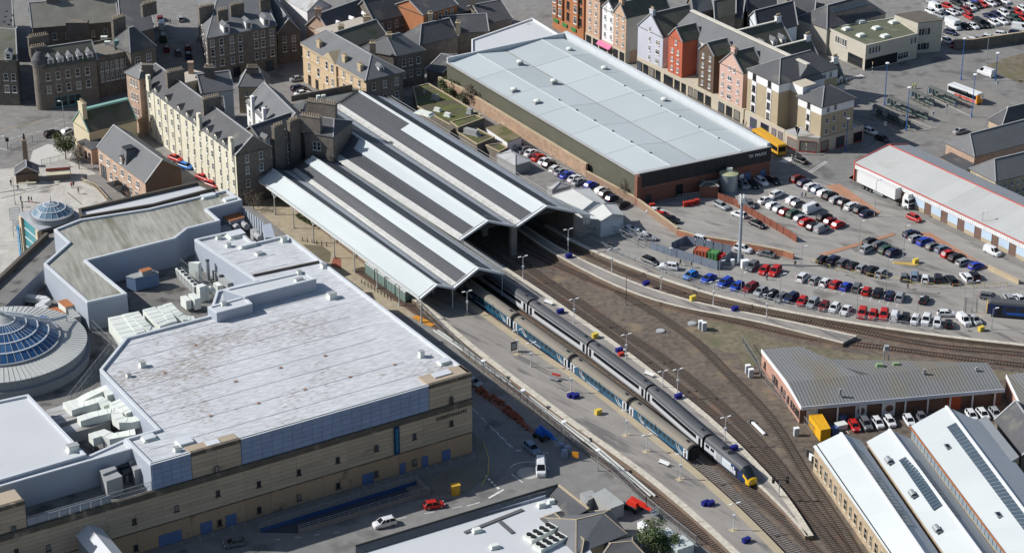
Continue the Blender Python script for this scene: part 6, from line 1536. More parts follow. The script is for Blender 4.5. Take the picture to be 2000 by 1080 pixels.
# stone yards at the right edge
def hip_set(label,A,B,C,h,rg,wm,rm,i0,i1,wz=None):
 q=para(A,B,C);t,ro,r0,r1=house('stone_store',label,'stone building',[q[1],q[2],q[3],q[0]],h,rg,wm,rm,i0,i1,.3)
 if wz:windows(t,q[0],q[1],q[2],wz,(.3,.7),1.0,1.4,'cross')
 if wz:windows(t,q[1],q[2],q[0],wz,(.08,.2,.32,.44,.56),1.0,1.4,'cross')
 return t
hip_set('long stone store with hipped slate roof beside the bus station',(110.7,68.4,4.6),(116.3,59.5,4.6),(137.4,72.3,4.6),4.5,8.2,STONE_P,SLATE_L,.12,0)
hip_set('stone school with hipped slate roof and white windows at the right edge',(113.3,48.7,6),(118.1,41,6),(132.4,48.7,6),5.8,9.4,STONE_L,SLATE_L,.2,0,(1.2,3.6))
hip_set('slate roof with pale stone parapet nearest the bus station',(124.5,84.4,4.4),(127.1,80.3,4.4),(140.6,87.9,4.4),4.3,7.8,STONE_L,SLATE,.25,0)
q=[V(p)for p in((108.3,63.6,2.6),(112.1,67,2.6),(116.6,59.3,2.6),(113.7,55,2.6))]
t=thing('slate_lean_to','dark slate lean-to in front of the long stone store','shed',centroid(q));MB().prism(q,0,2.4).build('wall',STONE_P,t);MB().prism(q,2.4,2.6).build('roof',SLATE,t)
# ------------------------------------------------------------------ brown ribbed workshop
RIB=mat('ribbed_brown_roof',(.165,.168,.166),objvar=.05,rough=.7,var=.12,scale=.1,fine=.08,ribs=(.97,.2,.7,.06),stain=(.17,.155,.125),stain_at=.53,stain_soft=.15,stain_scale=.14,stretch=(.2,-.97,6))
ws=thing('ribbed_roof_workshop','low workshop with brown grey ribbed roof, pink brick side and white fascia','workshop',(63.3,-57.4))
Rr0,Rr1=V((56.5,-61.7,6)),V((99,-53.4,6));E0,E1=V((58.7,-69,4.3)),V((101.2,-61.4,4.3))
Fa,Fb=V((53,-44.2,4.4)),V((61.4,-42.9,4.4));Fc,Fd=V((62.8,-49.4,4.9)),V((99.4,-51,4.9))
R_v=V((64.4,-59.5,6))
def rslab(pts,nm='roof_slope',m=RIB,p_=ws):
 pts=[V(p)for p in pts]
 if area2(pts)<0:pts.reverse()
 return MB().solid([p-vz(.2)for p in pts],pts).build(nm,m,p_)
n=10
for k in range(n):
 up_=Vector((0,0,.008*(k%2)))
 rslab([E0.lerp(E1,k/n)+up_,E0.lerp(E1,(k+1)/n)+up_,Rr0.lerp(Rr1,(k+1)/n)+up_,Rr0.lerp(Rr1,k/n)+up_])
kx=.36
rslab([Rr0,Rr0.lerp(Rr1,kx),Fb,Fa]);rslab([Rr0.lerp(Rr1,kx),Rr1,V((101.3,-53.1,5.9)),Fc]);rslab([Rr0.lerp(Rr1,kx),Rr0.lerp(Rr1,kx+.05),Fc,Fb])
foot=[at_z(p,0)for p in(E0,E1,Rr1,Fc,Fb,Fa)]
ce=centroid(foot)
body=[at_z(p,0)for p in(E0+(Rr0-E0)*.12,E1+(Rr1-E1)*.12,Rr1,Fc,Fb,Fa)]
MB().prism(body,0,3.9).build('wall',mat('pink_brick',(.38,.22,.17),var=.18,fine=.15,cells=(.5,.08)),ws)
side=[at_z(Fa,0),at_z(Rr0,0),at_z(E0,0)]
MB().poly([at_z(Fa,3.7),at_z(E0,3.7),E0-vz(.1),Rr0-vz(.1),Fa-vz(.1)]).build('side_gable',WHITE_METAL,ws)
for a,b in((Fa,Rr0),(Rr0,E0)):MB().bar(a+Vector((-.15,0,-.35)),b+Vector((-.15,0,-.35)),.12,.8).build('fascia',WHITE_METAL,ws)
MB().bar(E0+Vector((0,-.1,-.35)),E1+Vector((0,-.1,-.35)),.15,.8).build('fascia',mat('fascia_blue_white',(.5,.54,.6)),ws)
for k in range(9):p=at_z(E0.lerp(E1,(k+.6)/9),0);MB().box(p+Vector((0,.3,0)),(.3,.3,3.6)).build('post',WHITE_METAL,ws)
d_,n_,rz_=wall_frame(body[0],body[1],ce)
MB().prism([body[0]+n_*.03,body[1]+n_*.03,body[1]+n_*.1,body[0]+n_*.1],0,3.6).build('shaded_front',mat('brown_brick',(.17,.1,.07)),ws)  # darker layer over the pink brick; shade under the eaves put into its colour
for f,m,w_ in((.06,WHITE_METAL,2.4),(.3,WHITE_METAL,2.4),(.44,WHITE_METAL,2.4),(.76,mat('door_orange',(.45,.1,.04)),3)):
 p=body[0].lerp(body[1],f)+n_*.18;o=MB().box(p,(w_,.12,3.0),rz_+0).build('shutter_door',m,ws)
 if f in(.3,.44):MB().tube(p+n_*.1+vz(1.7),p+n_*.16+vz(1.7),.8,.8,16).build('round_sign',mat('brown_brick',(.17,.1,.07)),o)
d2,n2,rz2=wall_frame(body[5],body[0],ce)
for f in(.1,.36,.42,.55,.62,.72,.8,.86,.92,.97):window(ws,at_z(body[5].lerp(body[0],f),1.2)+n2*.05,rz2,.9,1.4,'sash',STEEL_FR)
window(ws,at_z(body[5].lerp(body[0],.33),0)+n2*.06,rz2,1.2,2.4,'plain',STEEL_FR,'door')
for p,lb,s in(((66.8,-65.6,5.2),'steel cowl on the near slope',(.5,.5,1.2)),((76.4,-54.3,5.6),'green capped box on the far slope',(1.4,1.1,.6)),((79.9,-53.5,5.5),'grey box right of the green capped one',(1.2,1.0,.5)),((85.1,-57.7,6),'small white cowl near the ridge',(.5,.5,.7)),((77.9,-50.2,5),'thin flue, left of a pair',(.2,.2,1.6)),((78.8,-50.2,5),'thin flue, right of a pair',(.2,.2,1.6)),((78.9,-46.7,5.4),'shiny round cowl at the back edge',(1.0,1.0,1.0)),((96.2,-56.1,5.8),'small vent near the right end',(.5,.5,.5))):
 roof_item('roof_vent','workshop roof vent, '+lb,'vent',p,s,0,UNIT_G if 'green' not in lb else mat('green_cap',(.2,.27,.16)),None)
lb2=thing('white_gabled_workshop','end of another ribbed roof workshop with white verge at the right edge','workshop',(104.8,-54.9))
q=[V((102.6,-56,4.6)),V((103.3,-70.9,4.4)),V((109.2,-70.1,4.4)),V((111.4,-55.2,5.5))]
rslab(q,'roof_slope',RIB,lb2);MB().prism([at_z(p,0)for p in q],0,4.1).build('wall',mat('pink_brick',(.38,.22,.17)),lb2);MB().bar(q[0]+Vector((-.1,0,-.3)),q[1]+Vector((-.1,0,-.3)),.15,.8).build('fascia',WHITE_METAL,lb2)
# ------------------------------------------------------------------ white ridged sheds
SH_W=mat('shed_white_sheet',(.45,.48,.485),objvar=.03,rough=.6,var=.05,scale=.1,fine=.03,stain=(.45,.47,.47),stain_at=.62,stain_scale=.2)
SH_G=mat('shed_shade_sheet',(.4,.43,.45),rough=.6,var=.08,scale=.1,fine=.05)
PANEL=mat('rooflight_dark',(.06,.085,.11),rough=.2,var=.15,spec=.6)
SH_WALL=mat('shed_stone_wall',(.36,.28,.19),var=.2,scale=.5,fine=.2,cells=(.7,.1))
def ext(a,b,z,f=1.15):a,b=V(a),V(b);return(a,a+(b-a)*f)
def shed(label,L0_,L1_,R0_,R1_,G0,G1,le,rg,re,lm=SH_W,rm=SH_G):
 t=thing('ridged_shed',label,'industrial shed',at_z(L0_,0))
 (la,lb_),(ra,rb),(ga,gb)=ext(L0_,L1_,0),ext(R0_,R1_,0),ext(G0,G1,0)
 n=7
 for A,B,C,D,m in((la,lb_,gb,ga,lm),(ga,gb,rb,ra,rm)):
  for k in range(n):
   up_=Vector((0,0,.01*(k%2)))
   pts=[A.lerp(B,k/n)+up_,A.lerp(B,(k+1)/n)+up_,D.lerp(C,(k+1)/n)+up_,D.lerp(C,k/n)+up_]
   if area2(pts)<0:pts.reverse()
   MB().solid([p-vz(.18)for p in pts],pts).build('roof_sheet',m,t)
 MB().bar(ga+vz(.08),gb+vz(.08),.5,.16).build('ridge_cap',WHITE_METAL,t)
 q=[at_z(la,0),at_z(lb_,0),at_z(rb,0),at_z(ra,0)];c=centroid(q);q=[p+(c-p)*.02 for p in q]
 MB().prism(q,0,min(le,re)-.25).build('wall',SH_WALL,t)
 MB().poly([at_z(q[0],le-.3),at_z(q[3],re-.3),ga-vz(.3)]).build('gable',SH_WALL,t)
 return t,(la,lb_),(ga,gb),(ra,rb),q
def rooflights(t,A,B,C,D,n,m=PANEL,nm='rooflight'):
 """strip of panes on a slope between edges AB (low) and DC (high)"""
 A,B,C,D=[V(p)+vz(.06)for p in(A,B,C,D)]
 for k in range(n):
  pts=[A.lerp(B,(k+.08)/n),A.lerp(B,(k+.92)/n),D.lerp(C,(k+.92)/n),D.lerp(C,(k+.08)/n)]
  if area2(pts)<0:pts.reverse()
  MB().solid(pts,[p+vz(.06)for p in pts]).build(nm,m,t)
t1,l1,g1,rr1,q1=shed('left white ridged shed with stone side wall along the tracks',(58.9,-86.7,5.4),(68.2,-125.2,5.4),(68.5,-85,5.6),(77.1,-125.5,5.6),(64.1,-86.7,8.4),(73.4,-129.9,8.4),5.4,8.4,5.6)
d_,n_,rz_=wall_frame(q1[0],q1[1],q1[2])
for k in range(16):window(t1,at_z(q1[0].lerp(q1[1],(k+.6)/17),1.5)+n_*.06,rz_,.9 if k%2 else 1.3,2.4,'sash',mat('frame_cream',(.5,.44,.33)))
MB().tube(l1[0].lerp(g1[0],.1)+vz(.15),l1[1].lerp(g1[1],.03)+vz(.15),.09,.09,6).build('cable',BLACK,t1)
def onr(g,r,t,u):return g[0].lerp(g[1],t).lerp(r[0].lerp(r[1],t),u)
rooflights(t1,onr(g1,rr1,.1,.45),onr(g1,rr1,.68,.62),onr(g1,rr1,.68,.12),onr(g1,rr1,.1,.1),22,mat('rooflight_pale',(.2,.24,.25),rough=.3))
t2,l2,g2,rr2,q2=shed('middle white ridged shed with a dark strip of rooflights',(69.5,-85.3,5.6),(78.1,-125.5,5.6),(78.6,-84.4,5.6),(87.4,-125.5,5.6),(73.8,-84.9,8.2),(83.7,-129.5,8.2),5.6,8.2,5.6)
rooflights(t2,(74.2,-95.2,7.2),(77.9,-113.5,7.2),(79.6,-113.1,8),(76,-94.8,8),18)
rooflights(t2,onr(g2,rr2,.2,.35),onr(g2,rr2,.62,.35),onr(g2,rr2,.62,.06),onr(g2,rr2,.2,.06),14,mat('rooflight_pale',(.2,.24,.25)))
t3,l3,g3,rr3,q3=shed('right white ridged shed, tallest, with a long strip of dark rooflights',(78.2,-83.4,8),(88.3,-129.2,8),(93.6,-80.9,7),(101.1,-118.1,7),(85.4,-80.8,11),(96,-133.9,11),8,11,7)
rooflights(t3,onr(g3,l3,.1,.3),onr(g3,l3,.74,.3),onr(g3,l3,.74,.06),onr(g3,l3,.1,.06),30)
d_,n_,rz_=wall_frame(q3[0],q3[1],q3[2])
for k in range(30):
 a,b=q3[0].lerp(q3[1],(k+.06)/30),q3[0].lerp(q3[1],(k+.94)/30)
 MB().prism([a+n_*.04,b+n_*.04,b+n_*.1,a+n_*.1],5.9,7.4).build('clerestory_pane',mat('clerestory_glass',(.22,.27,.3),rough=.2),t3)
MB().bar(at_z(l3[0],8.05)+n_*.2,at_z(l3[1],8.05)+n_*.2,.3,.2).build('rusty_gutter',RUST,t3)
for k,(p,lb)in enumerate((((72.4,-94.5,6.8),'rear'),((75.1,-106.8,6.8),'middle'),((77.7,-119.1,6.8),'front'))):
 t=thing('roof_cowl','half round metal cowl on the middle white shed, '+lb+' one','vent',p);rzc=ang(l2[0],l2[1])
 mb=MB();p=V(p)
 for j in range(6):
  a0,a1=math.pi*j/6,math.pi*(j+1)/6;dd=Vector((math.cos(rzc),math.sin(rzc),0));sx=Vector((-dd.y,dd.x,0))
  f=lambda a,s:p+sx*(.6*math.cos(a))+Vector((0,0,.55*math.sin(a)))+dd*s
  mb.quad(f(a0,-.9),f(a0,.9),f(a1,.9),f(a1,-.9))
 mb.build('hood',GALV,t);MB().box(p-vz(.3),(1.9,1.2,.35),rzc).build('kerb',UNIT_G,t)
for k,(p,lb)in enumerate((((83.6,-93.9,9.4),'rear'),((88.8,-118.6,9.4),'front'))):
 t=thing('roof_hatch','small dark framed hatch on the tallest white shed, '+lb+' one','hatch',p)
 MB().box(p,(1.6,1.0,.25),ang(l3[0],l3[1])).build('frame',UNIT_G,t);MB().box(V(p)+vz(.25),(1.3,.7,.06),ang(l3[0],l3[1])).build('pane',GLS,t)
q=para((95.7,-79.4,7),(96.6,-92.7,7),(100.2,-98.4,7))
t,ro,r0,r1=house('slate_workshop','dark slate workshop roof behind the tallest white shed','workshop',[V(p)for p in((96.2,-77.2,6),(98.8,-91,6),(106,-88.1,6),(104.5,-73.7,6))],5.8,9.2,STONE_D,SLATE,0,0,.2)
q=[V(p)for p in((92.2,-79.9,7.5),(94,-78.3,7.5),(97.5,-94.3,7.5),(95.4,-96.4,7.5))]
t=thing('grey_lean_to','grey flat strip roof between the tallest shed and the slate workshop','workshop',centroid(q));MB().prism(q,0,7.3).build('wall',SH_WALL,t);MB().prism(q,7.3,7.5).build('roof',WH_GREY,t)
# ------------------------------------------------------------------ building at the bottom edge
bb=thing('hipped_office_block','low block with grey hipped slate edges round a white flat roof at the bottom edge','office building',(4.5,-103.7))
BA,BB,BC=V((-28.4,-123.2,5.6)),V((8.8,-101.7,5.6)),V((14.3,-110.3,5.6))
ia,ib,ic=V((-28.3,-124.1,4.6)),V((7.1,-103.7,4.6)),V((11,-112.2,4.6))
MB().prism([at_z(p,0)for p in(BA,BB,BC,ic,V((9.6,-123.3)),V((-28.2,-129.5)))],0,3.8).build('wall',STONE_L,bb)
rslab([BA,BB,ib,ia],'roof_slope',SLATE_L,bb);rslab([BB,BC,ic,ib],'roof_slope',SLATE,bb)
MB().bar(BA+Vector((0,.1,.05)),BB+Vector((0,.1,.05)),.35,.2).build('ridge_cap',BLACK,bb);MB().bar(BB+vz(.05),BC+vz(.05),.4,.2).build('ridge_cap',STONE_L,bb);MB().bar(BB,ib,.2,.15).build('valley',BLACK,bb)
for a,b in((BA,BB),(BB,BC)):MB().solid([at_z(a,3.6),at_z(b,3.6),at_z(b,3.6)+Vector((0,.1,0)),at_z(a,3.6)+Vector((0,.1,0))],[a,b,b+Vector((0,.1,0)),a+Vector((0,.1,0))]).build('back_wall',STONE_L,bb)
fl=[ia,ib,ic,V((14.7,-123.8,4.4)),V((-27.8,-133.1,4.4))]
MB().poly([at_z(p,4.3)for p in(fl if area2(fl)>0 else fl[::-1])]).build('flat_roof',ROOF_W2,bb)
for k in range(9):
 p,q_=lerp((-20,-118.1,4.5),(6.3,-103.8,4.5),k/9),lerp((-20,-118.1,4.5),(6.3,-103.8,4.5),(k+.96)/9)
 MB().bar(p,q_,.9,.7).build('gutter_panel',CLAD_GREY,bb)
 MB().bar(p,p+vz(1.0),.07).build('rail_post',GALV,bb)
rail_along([(-20,-117.3,4.4),(6.3,-103.6,4.4)],1.0,2.2,GALV,'roof_railing',bb)
for a,b in(((-8.7,-116.7,4.4),(2,-108.6,4.4)),((-2.3,-112.7,4.4),(0.2,-116.8,4.4))):MB().bar(V(a),V(b),.8,.25).build('roof_strip',mat('roof_felt_dark',(.1,.1,.105)),bb)
def hip_roof(parent,q,ez,rg,i0,i1,m,over=.3):
 rb,r0,r1,e,ends=roof_solid([V(p)for p in q],ez,rg,i0,i1,over);o=rb.build('hipped_roof',m,parent)
 MB().bar(r0,r1,.2,.14).build('ridge_cap',STONE_L,parent)
 for en,i in zip(ends,(i0,i1)):
  if i:
   for p in en[:2]:MB().bar(p,en[2],.18,.12).build('hip_cap',STONE_L,parent)
 return o
hip_roof(bb,[(11.7,-123.6,5),(20.9,-116.9,5),(18.1,-108.9,5),(5.6,-111.6,5)],4.4,7.0,.3,.25,SLATE_L)
hip_roof(bb,[(5.6,-111.9,5),(12.6,-123.3,5),(14.6,-120.1,5),(9.2,-109.6,5)],4.5,5.6,.1,.1,SLATE)
MB().prism([V(p)for p in((11.7,-122.4,4.4),(20.6,-115.9,4.4),(18.1,-108.3,4.4),(6,-110.6,4.4))],0,4.4).build('wing_wall',STONE_L,bb)
hip_roof(bb,[(16.6,-122.9,3.5),(24.2,-122.9,3.5),(22,-116.4,3.5),(17.4,-118.4,3.5)],3.4,4.6,.2,.2,SLATE)
for r_ in range(2):
 rack=thing('condenser_rack','white rack of eight round black fans on the bottom flat roof, '+('rear','front')[r_]+' one','condenser',lerp((3.9,-117.5,5),(6.1,-118.6,5),r_))
 a,b=(V((3.5,-119,5.3)),V((7,-115.7,5.3)))if r_==0 else(V((5.2,-122.2,5.3)),V((8.7,-119,5.3)))
 dd=(b-a).normalized();nn=Vector((dd.y,-dd.x,0))
 MB().prism([a-dd-nn*1.2,b+dd-nn*1.2,b+dd+nn*1.2,a-dd+nn*1.2],4.35,5.2).build('casing',UNIT_W,rack)
 for k in range(4):
  for s in(-.55,.55):
   p=a.lerp(b,k/3)+nn*s;MB().tube(at_z(p,5.2),at_z(p,5.45),.5,.5,14).build('fan',BLACK,rack);
for p,s,lb in(((5.5,-107.4,4.4),(1.4,1.0,.7),'cream box on the bottom flat roof beside the grey slope'),((7.4,-106.2,4.4),(1.2,.8,.6),'cream box in the far corner of the bottom flat roof'),((-6.5,-116.2,4.4),(1.5,1.0,.5),'grey hatch on the bottom flat roof near the railing'),((-3.2,-121.7,4.4),(1.5,1.0,.5),'grey hatch on the bottom flat roof at the picture edge')):
 roof_item('roof_vent',lb,'vent',p,s,.45,UNIT_W,None)
# ------------------------------------------------------------------ roads, yards, paving, markings
sheet('car_park',[(10.5,32.4),(31.3,38.4),(50.6,46.1),(65.8,56.2),(72.3,59.4),(85.4,48.6),(98.1,33.9),(125.5,-6.7),(119.7,-34.5),(111.4,-31.6),(93.4,-27.7),(74,-21.5),(57.4,-14.5),(46.4,-8),(35.2,-0.3),(23.9,9.7),(15.7,17)],.01,ASPH_CAR)
sheet('yard',[(9.3,33.9),(31.3,40),(18.1,60.4),(-2,91),(-9.4,85),(6.4,52.4)],.014,ASPH)
sheet('car_park',[(131.2,194.5),(123,186.7),(124.6,177.8),(128,172.8),(125.6,160.5),(126.9,151),(151,160.5),(158.5,198.5)],.012,ASPH_CAR)
sheet('road',[(66.8,62),(72.3,59.4),(85.4,48.6),(98.1,33.9),(125.5,-6.7),(128.4,6.7),(104.3,33.9),(87.5,57.2),(91.2,65.3),(105.3,72),(111.2,72),(101.5,82.2),(92,80.5),(78.6,68.6),(71.7,72)],.018,ASPH_ROAD)
sheet('road',[(94.2,132.4),(122.1,142.5),(150.8,155.1),(149.1,146.7),(133.5,138.5),(118.1,123.9),(102.1,114.3),(93.7,117.4)],.016,ASPH_ROAD)
sheet('road',[(118.1,123.6),(133.5,138.2),(133,127.8),(136.7,117.4),(141.3,107.4),(140.3,102.4),(135.8,107.4),(130.9,118.7)],.017,ASPH_ROAD)
sheet('bus_station_paving',[(95.8,102.4),(101.8,112.4),(112.8,120),(121.4,126.5),(130.7,117.4),(134.8,107.4),(126.6,95.2),(123.8,86.9),(111.7,84.5),(101.3,86.9),(95.5,96.4)],.024,PAVE_GREY)
sheet('square_paving',[(-137.2,48.6),(-129.7,62),(-121.7,63.9),(-112.9,67.1),(-106.9,61.4),(-103.8,57.6),(-98.4,44.1),(-102.5,38.4),(-110.5,23.3),(-114.3,9.7),(-121.3,-15.7)],.01,PAVE)
sheet('square_paving',[(-123.5,73.7),(-120.4,78.3),(-116.5,76.3),(-113.1,71.7),(-113.1,67.1),(-119.4,63.9),(-123,67.1)],.014,mat('paving_pale',(.46,.45,.42),var=.06))
sheet('hall_terrace',[(-108,57.6),(-104,58.9),(-97.9,52),(-93.4,44.7),(-99,41.1),(-103.7,50.8)],.018,PAVE_GREY)
sheet('station_forecourt',[(-66.9,44.6),(-61,48.6),(-55.3,41.2),(-35.9,10.8),(-18.8,-18.8),(-20.9,-22),(-29.8,-15.7),(-39.9,-1.4),(-53.5,22.2)],.012,PAVE_TAN)
sheet('forecourt_garden',[(-49.4,17.1),(-44.8,16.5),(-42.4,12.7),(-42.3,7.8),(-43.3,6.5)],.02,mat('garden_earth',(.14,.12,.08),var=.25,fine=.2))
sheet('forecourt_garden',[(-41.7,10.8),(-39.8,9),(-39.4,3.5),(-41.9,5.3)],.024,mat('red_bark',(.26,.09,.06),var=.25,fine=.2))
sheet('road',[(-8.1,-80),(-2.1,-58.2),(-8.1,-49.8),(-11,-40.1),(0,-57.1),(13.3,-79.2),(20,-89.2),(17.8,-94.9),(9.9,-93),(-11.6,-105.2),(-28.4,-116.8),(-47.6,-133.6),(-73.2,-133.6),(-42.4,-107.9),(-19.6,-99.6),(-9.4,-94)],.014,ASPH_ROAD)
slab('pavement',[FP(0,0,.4),FP(110,0,.4),FP(110,0,3.0),FP(2.5,0,3.0),FP(0,0,2.2)],.0,.13,PAVE_GREY)
slab('pavement',[FP(3,0,3.6),FP(18,0,4.2),FP(18,0,10),FP(8,0,12.5),(-5.2,-88.9),(-4.8,-82.4),(-5.9,-75.2),(-7.8,-72.6),FP(.5,0,3.2)],.0,.12,mat('paving_dark_sett',(.17,.155,.13),var=.2,fine=.2))
slab('pavement',[SP(-16,-3.2),SP(96,-3.2),(73.2,71.3),(79.1,70.7),(87.7,75.1),(92.9,77.5),(93.7,79.6),(91.7,80.7),KR+nr*1,K0+nr*.6,SP(93,-.6),SP(-16,-.6)],0,.12,PAVE_GREY)
sheet('road',[SP(-18,-11.5),SP(104,-11.5),SP(104,-3.6),SP(-18,-3.6)],.02,ASPH_ROAD)
slab('pavement',[(83.9,58.6),(85.1,60.4),(87.1,61.3),(86.2,55.8),(96.7,35.9),(118.6,5.3),(119.3,9),(99.1,35.9),(86.6,56.6),(87.4,59.7),(84.5,56.2)],0,.12,PAVE_GREY)
# sunken ramp to the underground car park
rp=thing('car_park_ramp','sunken ramp with blue painted wall leading under the shopping centre','ramp',FP(32,0,7));
def fq(u0,u1,o0,o1,z0,z1):return[FP(u0,z0,o0),FP(u1,z1,o0),FP(u1,z1,o1),FP(u0,z0,o1)]
(ur,_)=(6.1,-6.6)
for nm,pts,z1,m in(('side_wall',[FP(15.5,0,4.8),FP(49,0,4.8),FP(49,0,5.2),FP(15.5,0,5.2)],1.0,mat('kerb_wall',(.2,.19,.175))),('side_wall',[FP(15.5,0,9.6),FP(43,0,9.2),FP(43,0,9.6),FP(15.5,0,10)],1.0,mat('kerb_wall',(.2,.19,.175))),('end_wall',[FP(15,0,4.8),FP(15.5,0,4.8),FP(15.5,0,10),FP(15,0,10)],1.3,mat('kerb_wall',(.2,.19,.175)))):
 MB().prism(pts,0,z1).build(nm,m,rp)
MB().prism([FP(15.5,0,5.2),FP(49,0,5.2),FP(49,0,5.3),FP(15.5,0,5.3)],.02,.9).build('painted_wall',mat('ramp_blue',(.03,.07,.18)),rp)
MB().poly([FP(49,.03,5.3),FP(15.5,.03,5.3),FP(15.5,.03,9.6),FP(43,.03,9.2)]).build('ramp_road',mat('ramp_road',(.05,.055,.07)),rp)
rail_along([FP(15.3,1.0,5),FP(49,1.0,5)],.9,2.0,GALV,'handrail',rp);rail_along([FP(15.3,1.0,9.8),FP(43,1.0,9.4)],.9,2.0,GALV,'handrail',rp)
bxy=thing('yellow_cabinet','yellow cabinet at the head of the sunken ramp','cabinet',(-10.9,-95.9))
MB().box((-10.9,-95.9),(1.5,1.0,2.1),.4).build('housing',mat('cabinet_yellow',(.5,.3,.04)),bxy);MB().box(V((-10.9,-95.9))+vz(2.1),(1.8,1.3,.15),.4).build('lid',mat('cabinet_yellow',(.5,.3,.04)),bxy)
# painted lines
paint=[]
def line(a,b,w=.16,m=WHITE_PAINT,z=.03,name='road_marking'):
 a,b=at_z(a,0),at_z(b,0);d=(b-a).normalized();n=Vector((-d.y,d.x,0))*w/2
 o=MB().quad(at_z(a-n,z),at_z(b-n,z),at_z(b+n,z),at_z(a+n,z)).build(name,m);tag(o,kind='structure');return o
def dashes(a,b,n,duty=.55,**k):
 for j in range(n):line(lerp(a,b,j/n),lerp(a,b,(j+duty)/n),**k)
dashes((-8,-62.2),(0.4,-79.2),5,.6);dashes((-3.5,-71),(0.8,-79.2),3,.6);dashes((-5.2,-88.9),(-2.3,-94.3),5,.6,w=.5);line((-4.5,-97.3),(-1.6,-94.1),.45);line((0.8,-79.2),(1.8,-79.2),.4);dashes((6.1,-79.9),(7.4,-80.3),2,.7,w=.3)
line((-8.7,-100.2),(-6.1,-98.8),.2);line((-0.1,-88.2),(2.1,-91.5),.2);dashes((-21.9,-104.9),(-6.2,-99),3,.35);dashes((-44.3,-112.2),(-29.9,-108.9),4,.3)
line((-4.6,-82),(-4.7,-88.6),.22,YELLOW_PAINT);line((-4.7,-88.6),(-5.9,-92.5),.22,YELLOW_PAINT);line((-5.8,-75.2),(-4.6,-82),.22,YELLOW_PAINT)
mbr=MB();c_=V((3.3,-87.9));mbr.lathe(at_z(c_,0),[(2.3,.03),(0.05,.04)],36);tag(mbr.build('roundabout_disc',mat('roundabout_paint',(.36,.35,.33),var=.2)),kind='structure')
mbr=MB();mbr.lathe(at_z(c_,0),[(4.4,.032),(4.2,.032)],48,0,.3,2.6);tag(mbr.build('road_marking',WHITE_PAINT),kind='structure')
dashes((75,60.1),(80.1,67),10,.6,w=.3);dashes((75.4,59.4),(80.6,66.7),10,.6,w=.3)
for k in range(6):line(lerp((93.3,125.5),(97.6,126.6),k/5),lerp((92.4,124),(96.8,128),k/5),.55)
for k in range(7):line(lerp((70.8,70.1),(68.3,67),k/6),lerp((72.2,68),(70.1,65.8),k/6),.5)
line((-134.6,87.4),(-124.9,94.5),.14,YELLOW_PAINT);dashes((-133.2,80),(-123.1,87.4),5,.7);line((-122.1,87.7),(-119.5,89.5),.14);line((-121.6,93.6),(-119.2,95),.14);line((-119.8,91.2),(-117.2,92.9),.14);line((-132.3,75.3),(-130.3,74.3),.2)
# dark drain lines in the square
for a,b in(((-126.7,47.1),(-121.7,49.7)),((-125.8,43.7),(-112.9,52.4)),((-110.2,47.5),(-105.2,39.9)),((-126.8,47.1),(-113.1,52))):line(a,b,.22,mat('drain_line',(.08,.075,.07)),.03,'drain_channel')
# brick coloured strips and islands in the car parks
RED_PAVE=mat('red_paviours',(.36,.19,.12),var=.2,scale=.3,fine=.2)
for pts in([(78.2,51.3),(81.8,52.4),(89.6,35.4),(87.2,32.9)],[(71.9,11.8),(91.2,23.6),(91.2,22.2),(73,10.8)],[(96.9,23.6),(99.8,23.6),(110.2,4.9),(108,3.5)]):slab('island',pts,0,.1,RED_PAVE)
slab('island',[(88.3,7.6),(92.8,7.2),(94.6,6.2),(93.3,5.3),(88.7,6.5)],0,.14,mat('kerb_yellow',(.42,.3,.1)))
# bay lines
for a,b,n,c in(((70.4,53.4),(85.1,32.4),11,(72.8,55.8)),((61.3,38.9),(72.1,23.6),9,(63.4,40.8)),((95.5,19.8),(105.9,2.6),10,(97.8,21.7)),((67.2,-5.4),(74.4,-9.8),4,(70,-1)),((78.5,-11.9),(85.9,-15.7),4,(80.8,-5.4)),((73.1,5.3),(83.7,-1.4),5,(75.8,9)),((42.5,-3.6),(55.3,-11.9),4,(45.9,0.8)),((63.3,-16.2),(72.7,-20.4),4,(65.8,-11)),((78.5,-22.4),(92.2,-26.2),6,(80.4,-16.6)),((68,-72.4),(75.8,-70.1),3,(66.9,-67.4))):
 dv=V(c)-V(a)
 for k in range(n+1):p=lerp(a,b,k/n);line(p,p+dv,.12)
# expansive wear: tyre tracks and patches are in the asphalt materials; kerb lines round the bus station
for a,b in(((95.5,96.4),(101.3,86.3)),((104.4,86.3),(112.5,89.2)),((124.4,88),(133.9,104.9)),((100.7,101.2),(110.7,89.2)),((113.7,111.1),(122.4,97))):
 MB().bar(at_z(a,.06),at_z(b,.06),.3,.14).build('kerb',KERB)['kind']='structure'
sheet('rough_ground',[(132.8,134.4),(140.3,141.2),(149.1,146.7),(144.3,122.6),(140.3,121.3),(134.7,129.1)],.03,DRY)
